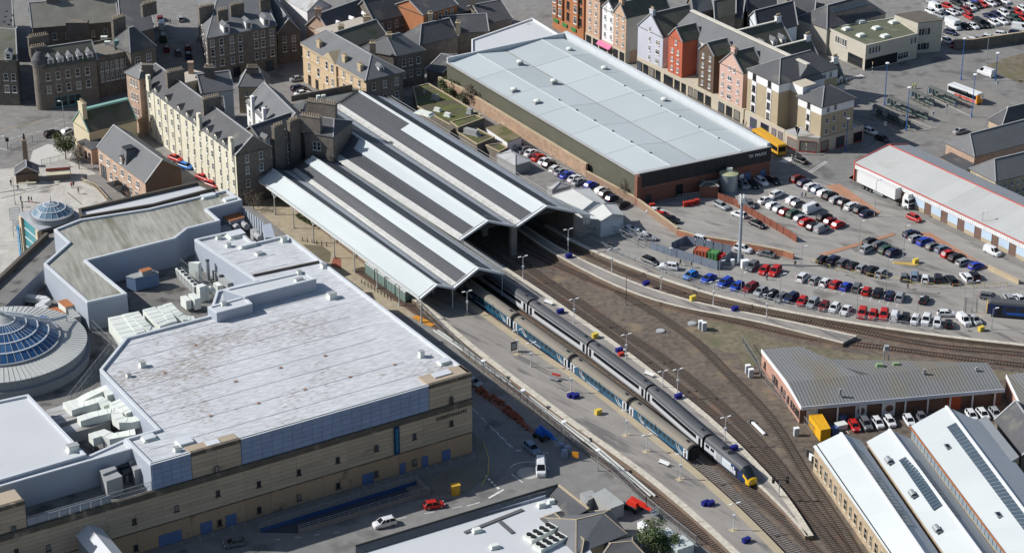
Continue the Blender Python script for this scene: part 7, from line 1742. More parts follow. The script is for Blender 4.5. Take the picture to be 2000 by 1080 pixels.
# moss covered flat roofs and brick wall behind the train shed
MOSS=mat('moss_bright',(.095,.105,.032),var=.35,scale=.4,fine=.3,stain=(.085,.075,.05),stain_at=.46,stain_scale=.3)
for lb,pts,h,m in(('moss covered flat roof beside the train shed, largest',[(-26.9,109.4,3.4),(-22.6,112.2,3.4),(-17.2,104.1,3.4),(-8,89.4,3.4),(-15.9,82.3,3.4),(-25.2,95.6,3.4)],3.2,MOSS),('raised moss roof with brick side',[(-16.1,80.9,5),(-9.5,85.5,5),(-7.3,83.4,5),(-13.9,76.9,5)],4.8,MOSS),('narrow moss roof with a long grey box',[(-15.1,78.8,3.6),(-9.4,80.3,3.6),(-4.4,73.9,3.6),(-8.9,69,3.6)],3.4,MOSS),('small moss roof near the white huts',[(-6.8,70,3),(-2.9,71.4,3),(-1,68.5,3),(-3.2,65.6,3)],2.8,MOSS)):
 t=thing('moss_roofed_outbuilding',lb,'outbuilding',centroid([V(p)for p in pts]));MB().prism(pts,0,h).build('wall',STONE_D,t);MB().prism(pts,h,h+.2).build('roof',m,t)
 MB().parapet([V2(p)for p in pts],h+.2,h+.45,.25).build('kerb',STONE_L,t)
wht=[(-6.9,81.3,3.4),(-1.2,71.4,3.4),(2.4,74.8,3.4),(-2.9,83.8,3.4)]
t=thing('white_portable_hut','long white hut with rusty mossy roof against the brick wall','hut',centroid([V(p)for p in wht]));MB().prism(wht,0,3.2).build('wall',WHITE_R,t);MB().prism(wht,3.2,3.4).build('roof',mat('hut_roof_rusty',(.17,.14,.08),var=.3,stain=(.1,.1,.04),stain_at=.5),t)
windows(t,V(wht[0]),V(wht[1]),V(wht[2]),(.8,),(.5,),.5,1.6,'plain');windows(t,V(wht[1]),V(wht[2]),V(wht[0]),(1.1,),(.5,),1.2,1.0,'pair')
for pts,h,ap,lb in(([(-3.8,64.7,2.8),(0.9,58.1,2.8),(4.6,60.9,2.8),(-0.4,68,2.8)],2.7,3.9,'pale pyramid roofed hut beside the train shed'),([(8.6,45.3,2.6),(9.9,43.5,2.6),(14.4,45.7,2.6),(13.2,48.9,2.6)],2.5,3.4,'small pale hipped hut by the parked cars')):
 q=[V(at_z(p,0))for p in pts];t,ro,r0,r1=house('small_hut',lb,'hut',q,h,ap,mat('hut_shade',(.3,.3,.3)),ROOF_MID,.4,.4,.2)
q=[V(at_z(p,0))for p in((9.7,36.4,4.2),(17,28.2,4.2),(23.1,30.7,4.2),(18.8,40.8,4.2))]
t,ro,r0,r1=house('white_roofed_shed','white roofed shed at the mouth of the train shed, larger','shed',q,4,5.2,WHITE_R,mat('pale_cream_sheet',(.5,.51,.49),var=.06),.1,.1,.2)
q=[V(at_z(p,0))for p in((18.7,26.4,4.4),(21,21,4.4),(26.5,24.3,4.4),(24.9,30.7,4.4))]
t,ro,r0,r1=house('white_roofed_shed','white walled shed with pale gabled roof, nearest the platforms','shed',q,4.2,5.4,mat('shed_pale_blue',(.5,.54,.58)),mat('pale_cream_sheet',(.5,.51,.49)),0,0,.2)
# translucent lean-to beside the shed mouth
lt=thing('scaffold_stair','grey steel stair and netting against the corner of the train shed','stair',(17.6,20.9))
a,b=V((15.3,18.1,7.2)),V((19.6,19.7,6.2))
for k in range(7):
 p,q_=lerp((15.9,20.6),(20.5,19.9),k/6),None
 MB().bar(p,V(p)+vz(5.6-k*.2),.12).build('post',GALV,lt)
for z in(1.8,3.6,5.2):MB().bar(V((15.9,20.6))+vz(z),V((20.5,19.9))+vz(z),.12).build('ledger',GALV,lt)
for k in range(3):MB().bar(V((15.9,20.6))+Vector((k*1.5,.5,.2)),V((20.2,19.9))+Vector((0,.5,3+k)),.35,.15).build('stair_flight',GALV,lt)
MB().solid([V((14.6,18.9,7.3)),V((19.6,20.5,5.8)),V((12,29.1,5.8)),V((9.5,28.4,7.3))],[p+vz(.1)for p in(V((14.6,18.9,7.3)),V((19.6,20.5,5.8)),V((12,29.1,5.8)),V((9.5,28.4,7.3)))]).build('netting_roof',mat('net_grey',(.3,.33,.35),var=.15),lt)
gn=thing('steel_lattice_gantry','low galvanised lattice gantry beside the platform end','gantry',(26.3,20.2))
a,b=V((22.2,25.1)),V((29.7,15.5))
for s in(0,2.2):
 o_=Vector((.9*s,.55*s,0))
 for z in(1.0,2.2):MB().bar(a+o_+vz(z),b+o_+vz(z),.1).build('chord',GALV,gn)
 for k in range(9):
  p,q_=a.lerp(b,k/9)+o_,a.lerp(b,(k+1)/9)+o_;MB().bar(p+vz(1.0 if k%2 else 2.2),q_+vz(2.2 if k%2 else 1.0),.07).build('lattice',GALV,gn)
 for f in(0,.33,.66,1):MB().bar(a.lerp(b,f)+o_,a.lerp(b,f)+o_+vz(2.2),.1).build('leg',GALV,gn)
# walls and fences
def wall_run(name,label,pts,h,w,m,cat='wall',cap=None):
 pts=[V(p)for p in pts];t=thing(name,label,cat,at_z(pts[0],0))
 for a,b in zip(pts,pts[1:]):
  MB().bar(at_z(a,h/2),at_z(b,h/2),w,h).build('wall_section',m,t)
  MB().bar(at_z(a,h+.06),at_z(b,h+.06),w+.12,.14).build('coping',cap or STONE_L,t)
 return t
wall_run('stone_wall','tall old stone and brick wall between the store and the station',[(-20,117.2),(-13.8,109.4),(18.8,57.1)],3.4,.6,mat('old_brick_wall',(.33,.225,.155),var=.25,scale=.5,fine=.25,cells=(.7,.14),stain=(.4,.33,.25),stain_at=.6))
wall_run('brick_wall','low brown wall beyond the tall stone wall',[(18.7,56.2),(30.3,40),(39.4,22.2)],1.9,.4,mat('brown_wall',(.25,.17,.12),var=.2,fine=.2))
wall_run('brick_wall','low orange brick wall dividing the two car parks',[(39.4,22.2),(43.6,19),(52.3,15.8),(63.4,10.7),(65.6,9)],1.5,.4,mat('orange_brick',(.33,.14,.085),var=.18,fine=.18,cells=(.5,.08)))
wall_run('stone_wall','shaded stone wall along the edge of the upper car park',[(126.3,147.5),(132.1,148.1),(149.9,155.1)],3.0,.5,STONE_D)
wall_run('stone_wall','low stone wall between the warehouse road and the lower car park',[(110,3.5),(115.6,-4.1)],1.0,.5,STONE_L)
def panel_fence(name,label,pts,h,m,n_per=2.4,gap=.06,cat='fence',post=None):
 pts=[V(p)for p in pts];t=thing(name,label,cat,at_z(pts[0],0))
 for a,b in zip(pts,pts[1:]):
  n=max(1,round((b-a).length/n_per));nn=(b-a).cross(vz(1)).normalized()*.07
  for k in range(n):
   p,q_=a.lerp(b,k/n),a.lerp(b,(k+1-gap)/n)
   MB().solid([p,q_,q_+nn,p+nn],[v_+vz(h)for v_ in(p,q_,q_+nn,p+nn)]).build('panel',m,t)
   MB().bar(p-nn,p-nn+vz(h+.1),.13).build('post',post or m,t)
 return t
panel_fence('timber_fence','red brown boarded fence with white notices across the car park',[(50.6,42.9),(54.3,39.7),(64.7,22.8),(67.4,18.2)],1.9,mat('fence_red_brown',(.2,.07,.045),var=.2,ribs=(.7,-.7,.4,.15)))
panel_fence('steel_compound_fence','blue grey steel panel fence round the skip compound',[(37.2,10.7),(38.6,9.9),(47.5,3.2),(51,9),(51.2,11.8),(41.1,17.3),(37.4,13.5),(37.2,10.7)],2.2,mat('fence_blue_grey',(.16,.19,.24),var=.1,ribs=(.8,-.6,.3,.15)))
panel_fence('steel_compound_fence','blue grey steel fence left of the skip compound',[(32.6,14.7),(37.2,10.7)],2.0,mat('fence_blue_grey',(.16,.19,.24)))
def bar_fence(name,label,pts,h,step,m=GALV,w=.05,cat='fence',rails=(.15,.9)):
 pts=[V(p)for p in pts];t=thing(name,label,cat,at_z(pts[0],0));i=0
 for a,b in zip(pts,pts[1:]):
  mb=MB();n=max(1,int((b-a).length/step))
  for k in range(n+1):p=a.lerp(b,k/n);mb.bar(p,p+vz(h),w*(2.2 if k%6==0 else 1))
  for r in rails:mb.bar(a+vz(h*r),b+vz(h*r),w*1.3)
  mb.build('fence_section',m,t)
 return t
DFp=[V(p)for p in DF]
bar_fence('platform_fence','grey rail fence between the car park and the curved platform',DFp[8:60:4],1.1,1.6,GALV,.07,'fence',(.5,.98))
bar_fence('palisade_fence','palisade fence between the road and the single track',[(-21.2,-15.7),(-10.5,-37.3),(13.6,-78.5),(11.3,-75.6),(19.6,-87.5),(25.7,-99.6),(34.3,-113.6)],1.9,.45,GALV,.07)
bar_fence('palisade_fence','palisade fence along the tracks beside the ribbed roof workshop',[(50.1,-33.8),(52.2,-43.3),(52.5,-49.6),(59,-67),(60.7,-72.9)],1.9,.5,GALV,.06)
bar_fence('mesh_fence','tall mesh fence by the car park gate at the platform end',[(100.5,-18.3),(101.9,-11)],2.4,.4)
# ------------------------------------------------------------------ cars, vans, bus, lorry
PAINTS=dict(white=(.6,.61,.62),silver=(.27,.285,.3),grey=(.11,.115,.125),black=(.014,.015,.018),navy=(.012,.02,.06),blue=(.015,.05,.36),skyblue=(.02,.16,.5),red=(.42,.018,.015),darkred=(.16,.012,.014),bluegrey=(.15,.2,.27),green=(.03,.07,.05),brown=(.1,.06,.04),orange=(.6,.24,.02))
def paint(c):return mat('car_paint_'+c,PAINTS[c],rough=.38,var=.02,fine=.0,coat=.12,spec=.35)
CAR_GLASS=mat('car_glass',(.01,.012,.015),rough=.2,var=.05,fine=0,spec=.2)
TYRE=mat('tyre',(.012,.012,.013),rough=.85);HUB=mat('alloy',(.32,.33,.34),rough=.4,metal=.6)
LAMP_W=mat('lamp_lens',(.55,.56,.58),rough=.2);LAMP_R=mat('tail_lens',(.3,.01,.01),rough=.25)
CARK={'hatch':(4.05,1.76,.92,1.47,-1.92,1.18,-1.5,.42,.84),'saloon':(4.6,1.8,.9,1.43,-1.55,1.1,-.95,.35,.82),'suv':(4.5,1.86,1.05,1.67,-2.12,1.2,-1.75,.45,1.0),'estate':(4.65,1.8,.92,1.48,-2.2,1.15,-1.85,.4,.84),'mpv':(4.45,1.84,1.0,1.68,-2.1,1.55,-1.85,.6,.96),'van':(4.5,1.84,1.05,1.85,-2.2,1.5,-2.15,.75,1.0),'bigvan':(5.3,2.0,1.25,2.3,-2.6,1.95,-2.55,1.2,1.15)}
def car_meshes(kind):
 L_,W,belt,H,c0,c1,r0,r1,bz=CARK[kind];hw=W/2
 mb=MB()
 st_=[(-L_/2,hw*.86,belt*.78),(-L_/2+.12,hw*.95,belt*.96),(c0,hw,belt),(c1,hw,belt),(c1+(L_/2-c1)*.55,hw*.985,bz),(L_/2-.14,hw*.9,bz-.1),(L_/2,hw*.8,bz*.62)]
 ring=lambda x,w,z:[(x,-w*.94,.2),(x,-w,.42),(x,-w,z-.14),(x,-w+.13,z),(x,w-.13,z),(x,w,z-.14),(x,w,.42),(x,w*.94,.2)]
 rs=[ring(*s)for s in st_]
 for A,B in zip(rs,rs[1:]):
  n=len(A);mb.add(A+B,[(k,n+k,n+(k+1)%n,(k+1)%n)for k in range(n)])
 mb.poly(rs[0]);mb.poly(rs[-1][::-1])
# cabin: roof panel and pillars painted, glass as its own parts
 wb,wt=hw-.1,hw-.27;zt=H-.05
 base=[(c0,-wb,belt),(c1,-wb,belt),(c1,wb,belt),(c0,wb,belt)];top=[(r0,-wt,zt),(r1,-wt,zt),(r1,wt,zt),(r0,wt,zt)]
 ridge=[(r0+.15,-wt+.12,H),(r1-.2,-wt+.12,H),(r1-.2,wt-.12,H),(r0+.15,wt-.12,H)]
 mb.solid(top,ridge)
 b_,t_=[Vector(p)for p in base],[Vector(p)for p in top]
 for k in range(4):mb.bar(b_[k],t_[k],.1,.1)
 mids=[.5]if kind not in('estate','mpv','suv')else[.4,.72]
 panel_side=kind in('van','bigvan')
 for s in((0,1),(3,2)):
  for f in mids:mb.bar(b_[s[0]].lerp(b_[s[1]],f),t_[s[0]].lerp(t_[s[1]],f),.09,.08)
 if panel_side:
  f=.72
  for s in((0,1),(3,2)):
   q=[b_[s[0]],b_[s[0]].lerp(b_[s[1]],f),t_[s[0]].lerp(t_[s[1]],f),t_[s[0]]];mb.add(q,[(0,1,2,3)])
  mb.add([b_[0],b_[3],t_[3],t_[0]],[(0,1,2,3)])
 meshes={'body':mb.mesh('car_body',[paint('white')])}
 def g(a,b,c,d):return MB().quad(a,b,c,d)
 meshes['windscreen']=g(b_[1],b_[2],t_[2],t_[1]).mesh('windscreen',CAR_GLASS)
 if not panel_side:meshes['rear_window']=g(b_[3],b_[0],t_[0],t_[3]).mesh('rear_window',CAR_GLASS)
 f=.72 if panel_side else 0
 meshes['side_l']=g(b_[3].lerp(b_[2],f),t_[3].lerp(t_[2],f),t_[2],b_[2]).mesh('side_window',CAR_GLASS)
 meshes['side_r']=g(b_[0].lerp(b_[1],f),b_[1],t_[1],t_[0].lerp(t_[1],f)).mesh('side_window',CAR_GLASS)
 w=MB().tube((0,-.1,0),(0,.1,0),.32,.32,12);w.tube((0,-.115,0),(0,.115,0),.19,.19,8,1)
 meshes['wheel']=w.mesh('wheel',[TYRE,HUB])
 meshes['head']=MB().box((0,0,0),(.16,.36,.15)).mesh('headlight',LAMP_W);meshes['tail']=MB().box((0,0,0),(.1,.26,.22)).mesh('tail_light',LAMP_R)
 return meshes
CM={k:car_meshes(k)for k in CARK}
def car(p,rz,kind,colour,label,group,name='parked_car',roofbox=False):
 L_,W,belt,H,*_=CARK[kind];p=V(p);m=CM[kind]
 t=thing(name,label,'van' if 'van' in kind else 'car',(p.x,p.y,p.z+.02),group,rz)
 def ch(nm,me,loc=(0,0,0)):
  o=bpy.data.objects.new(nm,me);COL.objects.link(o);o.parent=t;o.location=loc;return o
 b=ch('body',m['body']);b.material_slots[0].link='OBJECT';b.material_slots[0].material=paint(colour)
 ch('windscreen',m['windscreen'])
 if 'rear_window' in m:ch('rear_window',m['rear_window'])
 ch('side_window',m['side_l']);ch('side_window',m['side_r'])
 for x in(-L_*.305,L_*.31):
  for y in(-W/2+.11,W/2-.11):ch('wheel',m['wheel'],(x,y,.32))
 for y in(-W*.33,W*.33):ch('headlight',m['head'],(L_/2-.1,y,belt*.64));ch('tail_light',m['tail'],(-L_/2+.02,y*1.1,belt*.72))
 return t
ORD=['first','second','third','fourth','fifth','sixth','seventh','eighth','ninth','tenth','eleventh','twelfth','thirteenth','fourteenth','fifteenth','sixteenth']
CNAME=dict(bluegrey='blue grey',skyblue='bright blue',darkred='dark red',navy='dark navy')
KNAME=dict(hatch='hatchback',suv='SUV',mpv='people carrier',bigvan='large van')
def row(a,b,items,where,group,end='left'):
 """items: (point, colour, kind[, flip]); a->b gives the bearing of the cars in the row"""
 rz=ang(V(a),V(b));n=len(items)
 for k,it in enumerate(items):
  p,c,kd=it[0],it[1],it[2];j=random.uniform(-.05,.05)
  car(p,rz+j+(math.pi if(len(it)>3 and it[3])else 0),kd,c,'%s %s %s, %s from the %s'%(CNAME.get(c,c),KNAME.get(kd,kd),where,ORD[k],end),group)
def one(a,b,c,kd,label,group=None,name='car'):car(lerp(a,b,.5),ang(V(a),V(b)),kd,c,label,group,name)
G1='cars parked between the store and the warehouse'
row((76.3,43.5),(80.8,47.7),[((71.4,54.5),'darkred','suv'),((72.9,52),'navy','estate'),((74.4,49.7),'white','estate'),((75.7,47.6),'bluegrey','hatch'),((77,45.7),'white','hatch'),((78.4,43.9),'black','suv'),((79.7,41.8),'silver','estate'),((81.3,40.2),'black','hatch'),((82.9,38),'white','estate'),((84.8,36),'black','estate'),((86.1,33.7),'navy','saloon')],'in the outer row by the paving strip',G1,'store end')
row((76.3,43.5),(80.8,47.7),[((62.2,41.5),'white','saloon'),((63.6,38.3),'white','hatch'),((65,36.1),'silver','hatch'),((66.5,34.4),'darkred','hatch'),((68.2,33.3),'green','suv'),((69.6,30.7),'silver','hatch'),((70.9,28.7),'red','estate'),((72.1,26),'black','hatch'),((73.9,24.6),'silver','van')],'in the inner row facing the boarded fence',G1,'store end')
row((76.3,43.5),(80.8,47.7),[((65.3,44.9),'white','suv'),((68.7,41.5),'white','hatch'),((69.9,39.3),'grey','hatch'),((72.9,35.9),'white','bigvan'),((75.4,31.3),'black','suv'),((76.6,29),'darkred','hatch'),((78.3,27.2),'red','hatch')],'in the middle row by the store',G1,'store end')
row((61.2,56.2),(63.8,50.9),[((57.6,51.2),'silver','estate'),((59.8,50.9),'black','saloon'),((62.3,52.9),'white','estate'),((65.4,53.5),'black','saloon')],'parked against the shaded store front','cars in the shade of the store','silo')
G2='cars in the lower right car park'
row((95.6,16.5),(99.7,19.3),[((95,22),'navy','estate'),((95.6,19.3),'silver','hatch'),((97.6,17.4),'blue','suv'),((99,14.9),'grey','hatch'),((101,13.4),'bluegrey','hatch'),((102,10.8),'red','hatch'),((103.5,8.7),'black','suv'),((104.9,6.4),'silver','estate'),((107.3,4.4),'blue','hatch')],'in the row along the warehouse road',G2,'back')
row((82.7,16),(86.6,19.8),[((84.6,17.2),'black','suv'),((86.5,16),'grey','estate'),((83.3,13.4),'silver','suv'),((87.7,13),'green','suv'),((89.2,11.4),'navy','suv')],'in the cluster below the red strip',G2,'back')
row((75.2,4.4),(78,8.5),[((72.2,7.9),'black','hatch'),((74.7,7.5),'navy','suv'),((76.7,6.1),'grey','estate'),((78.8,4.6),'black','hatch'),((80.7,3.2),'silver','hatch'),((82.8,1.8),'black','suv'),((84.9,0.6),'silver','hatch')],'behind the yellow hoops, left group',G2,'left')
row((91.6,-4.1),(93.1,2.2),[((89.8,-1.5),'grey','hatch'),((92.2,-1.1),'bluegrey','mpv'),((94.5,-2.3),'white','hatch'),((97.4,-2),'black','estate')],'behind the yellow hoops, middle group',G2,'left')
row((101,-5),(99.6,0.4),[((100.3,-2.9),'black','estate'),((103.9,-1.9),'white','suv'),((106,-0.6),'black','hatch')],'at the right end of the yellow hoops',G2,'left')
G3='cars in the long station car park'
row((70,-5.8),(73.2,-1.1),[((66.6,-1.7),'white','suv'),((69.2,-3),'silver','hatch'),((71.5,-4.2),'white','hatch'),((73.7,-5.2),'red','hatch'),((75.9,-6.3),'blue','hatch')],'in the back station row, left part',G3)
row((81.3,-12.5),(84,-5.4),[((78.2,-7),'grey','mpv'),((80.2,-8.6),'red','hatch'),((82.6,-9.6),'black','suv'),((85.1,-10.8),'navy','estate'),((87.3,-11.7),'silver','suv'),((92.5,-13),'black','hatch')],'in the back station row, right part',G3)
row((46.7,0.4),(43.4,-3.6),[((40.9,-0.6),'skyblue','hatch'),((44.9,-2.2),'blue','saloon'),((48.5,-4.2),'blue','estate'),((51.1,-6.3),'blue','hatch'),((54.1,-7),'darkred','suv'),((56.2,-8.9),'silver','hatch'),((58.5,-10.6),'black','hatch'),((60.5,-12),'grey','hatch'),((62.7,-12.3),'navy','suv')],'in the front station row, left part',G3)
row((68.8,-11.5),(66.1,-17),[((65,-13.9),'red','hatch'),((67.3,-14.7),'silver','estate'),((69.6,-16.3),'darkred','hatch'),((71.9,-17.1),'white','hatch'),((74.3,-18.3),'white','saloon')],'in the front station row, middle part',G3)
row((83.3,-17.4),(81.6,-22.9),[((77.7,-19.8),'red','suv'),((80,-20.5),'red','hatch'),((82.4,-20.6),'red','suv'),((84.7,-21.3),'white','van',1),((86.8,-22.3),'black','hatch'),((89,-23),'white','hatch'),((91.4,-23.1),'white','suv')],'in the front station row, right part',G3)
row((94.1,-21.6),(93.1,-26.2),[((93.6,-24.4),'white','hatch'),((96.1,-24.9),'black','hatch',1)],'at the far right of the front station row',G3)
one((98.8,-20.4),(100.6,-26.2),'white','van','white van parked askew at the right end of the station row',G3,'parked_van');one((101.2,-20.8),(103,-25.3),'silver','hatch','silver hatchback squeezed beside the askew white van',G3)
one((94.3,-20),(98.4,-20),'white','hatch','white car parked sideways behind the front station row',G3)
one((30.3,9),(34.1,5.1),'black','estate','black estate car parked sideways by the platform fence',G3);one((38.1,3.4),(34.4,4.5),'white','suv','white SUV parked sideways by the platform fence',G3)
row((56.6,6.8),(54,1.8),[((55.5,4),'grey','suv'),((58.1,2.1),'red','hatch'),((60.5,1.5),'red','suv')],'beside the phone mast compound',G3)
G4='cars in the yard below the boarded fence'
one((49.6,40.4),(52.6,36),'silver','estate','silver estate beside the boarded fence, farthest back',G4);one((56.4,31.8),(53.6,34.2),'white','hatch','white hatchback beside the boarded fence',G4);one((57.5,29.1),(60.3,25.8),'black','saloon','black saloon beside the boarded fence',G4)
one((43.2,19.6),(46.7,17),'white','suv','white SUV with dark roof against the orange brick wall',G4);one((52.3,14.7),(56.1,12.1),'white','suv','white SUV beside the foot of the phone mast',G4);one((61,9.9),(57.8,11.6),'grey','saloon','grey saloon right of the phone mast',G4)
row((33.4,35.4),(36.1,34.5),[((34.8,34.9),'white','saloon'),((36.3,32.5),'red','hatch'),((38.2,29.7),'black','suv')],'just behind the low brown wall',G4,'back')
row((27.7,24.6),(31.4,23.6),[((28.1,24.5),'white','saloon'),((29.9,22.6),'white','saloon'),((32,19.8),'silver','saloon')],'beside the lattice gantry','cars behind the lattice gantry','back')
one((57.7,53.4),(58,48.5),'silver','estate','silver estate right of the silo',G1);one((57.9,41),(58.4,36.9),'grey','hatch','grey car behind the boarded fence by the mast top',G1)
row((3.1,69.5),(6.6,73.7),[((1.3,76.1),'navy','hatch'),((3,73.2),'silver','saloon'),((4.8,71.1),'white','saloon'),((6.7,68.2),'red','saloon'),((8.4,65.8),'white','saloon'),((9.5,63.6),'black','hatch'),((10.9,60.7),'white','hatch'),((12.2,58.8),'silver','saloon'),((13.8,57),'blue','saloon'),((15.6,54.7),'white','saloon'),((16.6,52.7),'silver','saloon')],'along the old stone wall','cars along the old stone wall','hut')
row((3.1,69.5),(6.6,73.7),[((19.5,50.7),'blue','hatch'),((22,47.4),'white','hatch'),((23,45.3),'grey','hatch'),((24.6,42.6),'navy','hatch'),((27,38.7),'black','estate')],'beside the low brown wall','cars along the old stone wall','back')
row((-87.4,68.9),(-84,65.9),[((-85.9,67.6),'red','saloon'),((-82.6,62.5),'skyblue','hatch'),((-77.3,55.3),'red','saloon'),((-74.6,50.8),'red','hatch')],'in the lane under the cream hotel','cars in the hotel lane','far end')
row((-60.4,123),(-58,124.3),[((-59.2,123.4),'silver','saloon'),((-58.4,116.3),'navy','estate'),((-57.2,114),'black','estate'),((-57.1,112.6),'white','saloon')],'outside the peach bank','cars outside the bank','back')
one((-122.1,82.3),(-118.1,85),'black','suv','black SUV on the road beside the round headed tree');one((-116.8,85),(-116.1,86),'white','hatch','white car behind the lamp post by the cream gable')
row((-101.3,158.4),(-103.4,169.8),[((-103.9,172.3),'darkred','hatch'),((-102.5,165.6),'white','bigvan'),((-100.7,155.4),'green','bigvan'),((-98.6,147),'darkred','hatch')],'on the left side of the shaded street','vehicles in the shaded street','top')
row((-92,142.1),(-94.1,152.5),[((-97.8,172.3),'silver','estate'),((-92.7,147.8),'darkred','hatch'),((-91.7,141.5),'navy','suv'),((-95,143.8),'grey','hatch')],'on the right side of the shaded street','vehicles in the shaded street','top')
one((2.8,-77.3),(5.1,-81.4),'bluegrey','suv','blue SUV driving past the blue access platform');one((5.6,-84),(5.7,-90.4),'white','bigvan','white people carrier beside the mini roundabout',None,'van')
one((-16.7,-101.1),(-13.1,-100.1),'red','hatch','red hatchback driving past the ramp');one((-22,-106.2),(-26.1,-108.2),'white','suv','white SUV driving along the road by the bottom building');one((-49.8,-113.5),(-53.5,-114.8),'grey','hatch','dark grey car at the bottom edge of the shaded road');one((-9,-50.8),(-7.3,-52.5),'silver','hatch','silver car half hidden behind the shopping centre corner')
one((95.5,32.9),(98.6,29),'red','hatch','red car driving along the warehouse road');one((110.9,14.1),(114,9.9),'white','van','white van driving along the warehouse road',None,'van')
one((75,64.3),(71.7,68.3),'black','saloon','black saloon on the road by the zebra crossing and yellow coach')
one((133.7,125.1),(130,129.8),'white','bigvan','white panel van at the bus station exit',None,'van');one((115.5,84.5),(119.9,86.9),'silver','saloon','silver saloon beside the long stone store');one((92.8,86.9),(95.1,84),'white','hatch','white car beside the low shop annex');one((95.2,81.6),(97.3,79.3),'black','hatch','black car behind the white one at the shop annex')
row((73.9,-65.8),(75,-71.3),[((69.4,-70.2),'red','hatch'),((71.8,-69.5),'grey','suv'),((74.3,-68.9),'white','hatch'),((76.8,-68.3),'white','hatch'),((80.8,-68),'white','hatch'),((83.5,-66.6),'grey','hatch'),((93.9,-65.9),'white','hatch'),((96.3,-65.4),'white','hatch'),((98.9,-65),'silver','hatch')],'in front of the ribbed roof workshop','cars at the workshop','left')
one((105.6,-11),(109.6,-12.3),'grey','estate','dark car passing behind the blue train at the right edge');one((111.8,-13.6),(111.5,-11),'silver','hatch','silver car behind the blue train');one((114.3,-13.6),(113.6,-11.5),'white','saloon','white saloon behind the blue train at the picture edge')
G5='cars in the upper right car park'
row((129.6,179.7),(132.3,175.3),[((126.5,186.1),'silver','estate',1),((130.3,183.2),'red','hatch'),((133.6,186.1),'black','estate'),((135.7,186.7),'grey','suv'),((139.2,189.3),'blue','saloon'),((141.2,184.8),'red','hatch'),((143.7,185.9),'white','saloon'),((145.8,186.7),'black','hatch'),((148.2,188),'white','estate')],'in the top row of the upper car park',G5)
row((129.6,179.7),(132.3,175.3),[((126.6,180.9),'white','bigvan'),((124.7,178.4),'white','hatch'),((126.9,175),'silver','hatch'),((128.8,175),'navy','hatch'),((130.9,177.5),'white','hatch'),((133,178.7),'silver','hatch'),((135.5,180),'darkred','hatch'),((137,181.9),'white','suv'),((139.2,183.8),'black','hatch')],'in the second row of the upper car park',G5)
row((133.8,168.8),(136,163.6),[((132.8,165.4),'black','hatch'),((135,166),'white','saloon'),((137.2,167.2),'black','bigvan'),((139,166.9),'black','hatch'),((141.7,168.8),'white','hatch'),((144.4,170),'white','saloon'),((146.6,170.3),'grey','hatch'),((148.4,172.2),'green','suv'),((150.8,173.4),'red','hatch')],'in the third row of the upper car park',G5)
row((133.8,168.8),(136,163.6),[((135.3,174),'red','hatch'),((141.2,174.3),'navy','saloon'),((143.7,175.3),'navy','estate'),((146.1,176.8),'white','suv'),((147.9,180),'grey','suv'),((150.4,178.4),'red','hatch'),((152.5,180.9),'white','hatch')],'in the fourth row, upper car park',G5)
row((130.6,154.6),(133.5,153.4),[((132,154),'white','hatch',1),((135.1,154.8),'silver','hatch'),((137.9,156),'white','hatch'),((142.3,158.7),'white','estate'),((146.3,159.9),'navy','hatch'),((148.5,163.6),'white','bigvan')],'just behind the shaded car park wall',G5)
one((124.9,154.3),(125.9,152.5),'white','hatch','white car in the shade beside the office tall wing',G5);one((126.8,161.1),(128.2,159.9),'navy','hatch','navy car in front of the motorhome',G5);one((127.5,152.2),(126.1,148.7),'darkred','hatch','dark red car in the shade at the car park wall end',G5)
# motorhome
mh=car(lerp((128,167.8),(130.6,162.9),.45),ang(V((128,167.8)),V((130.6,162.9))),'bigvan','white','white motorhome with overcab bulge in the upper car park',G5,'motorhome');mh['category']='motorhome'
o=MB().box((-.7,0,1.2),(4.6,2.2,1.6)).box((1.3,0,2.2),(1.4,2.1,.75)).mesh('living_box',paint('white'));ob=bpy.data.objects.new('living_box',o);COL.objects.link(ob);ob.parent=mh
# lorry with long white trailer
la,lb_=V((85.8,51.3)),V((96.4,36.3));lc=(la+lb_)/2
def big(name,label,cat,a,b,w_off=1.25):
 a,b=at_z(a,0),at_z(b,0);d=(b-a).normalized();n=Vector((-d.y,d.x,0));n=n if n.y>0 else-n
 c=(a+b)/2+n*w_off;t=thing(name,label,cat,(c.x,c.y,.02),None,ang(a,b));L_=(b-a).length
 def ch(mb,nm,m,par=None,loc=None):
  o=bpy.data.objects.new(nm,mb.mesh(nm,m));COL.objects.link(o);o.parent=par or t
  if loc:o.location=loc
  return o
 return t,L_,ch
def wheels(ch,xs,w,r=.5):
 for x in xs:
  for s in(-1,1):ch(MB().tube((x,s*(w/2-.32),r),(x,s*(w/2-.02),r),r,r,14).tube((x,s*(w/2-.34),r),(x,s*w/2,r),r*.5,r*.5,8,1),'wheel',[TYRE,HUB])
t,L_,ch=big('articulated_lorry','white articulated lorry with long box trailer beside the warehouse','lorry',la,lb_)
TW=mat('trailer_white',(.62,.63,.63),rough=.5,var=.03)
tl=ch(MB().box((-L_/2+6.8,0,1.15),(13.6,2.5,2.85)),'trailer',TW)
ch(MB().box((-L_/2+6.8,0,4.0),(13.62,2.52,.06)),'trailer_roof',TW,tl);ch(MB().box((-L_/2+6.8,0,.95),(13.0,.9,.22)),'chassis',DARK_STEEL)
for s in(-1,1):ch(MB().box((-L_/2+7.6,s*1.2,.5),(3.4,.06,.5)),'side_guard',GALV)
xc=L_/2-1.15
ch(MB().box((xc,0,.5),(2.2,2.45,2.4),0,0,.97),'cab',TW);ch(MB().box((xc-.2,0,2.85),(1.7,2.2,.95),0,0,.75),'wind_deflector',TW)
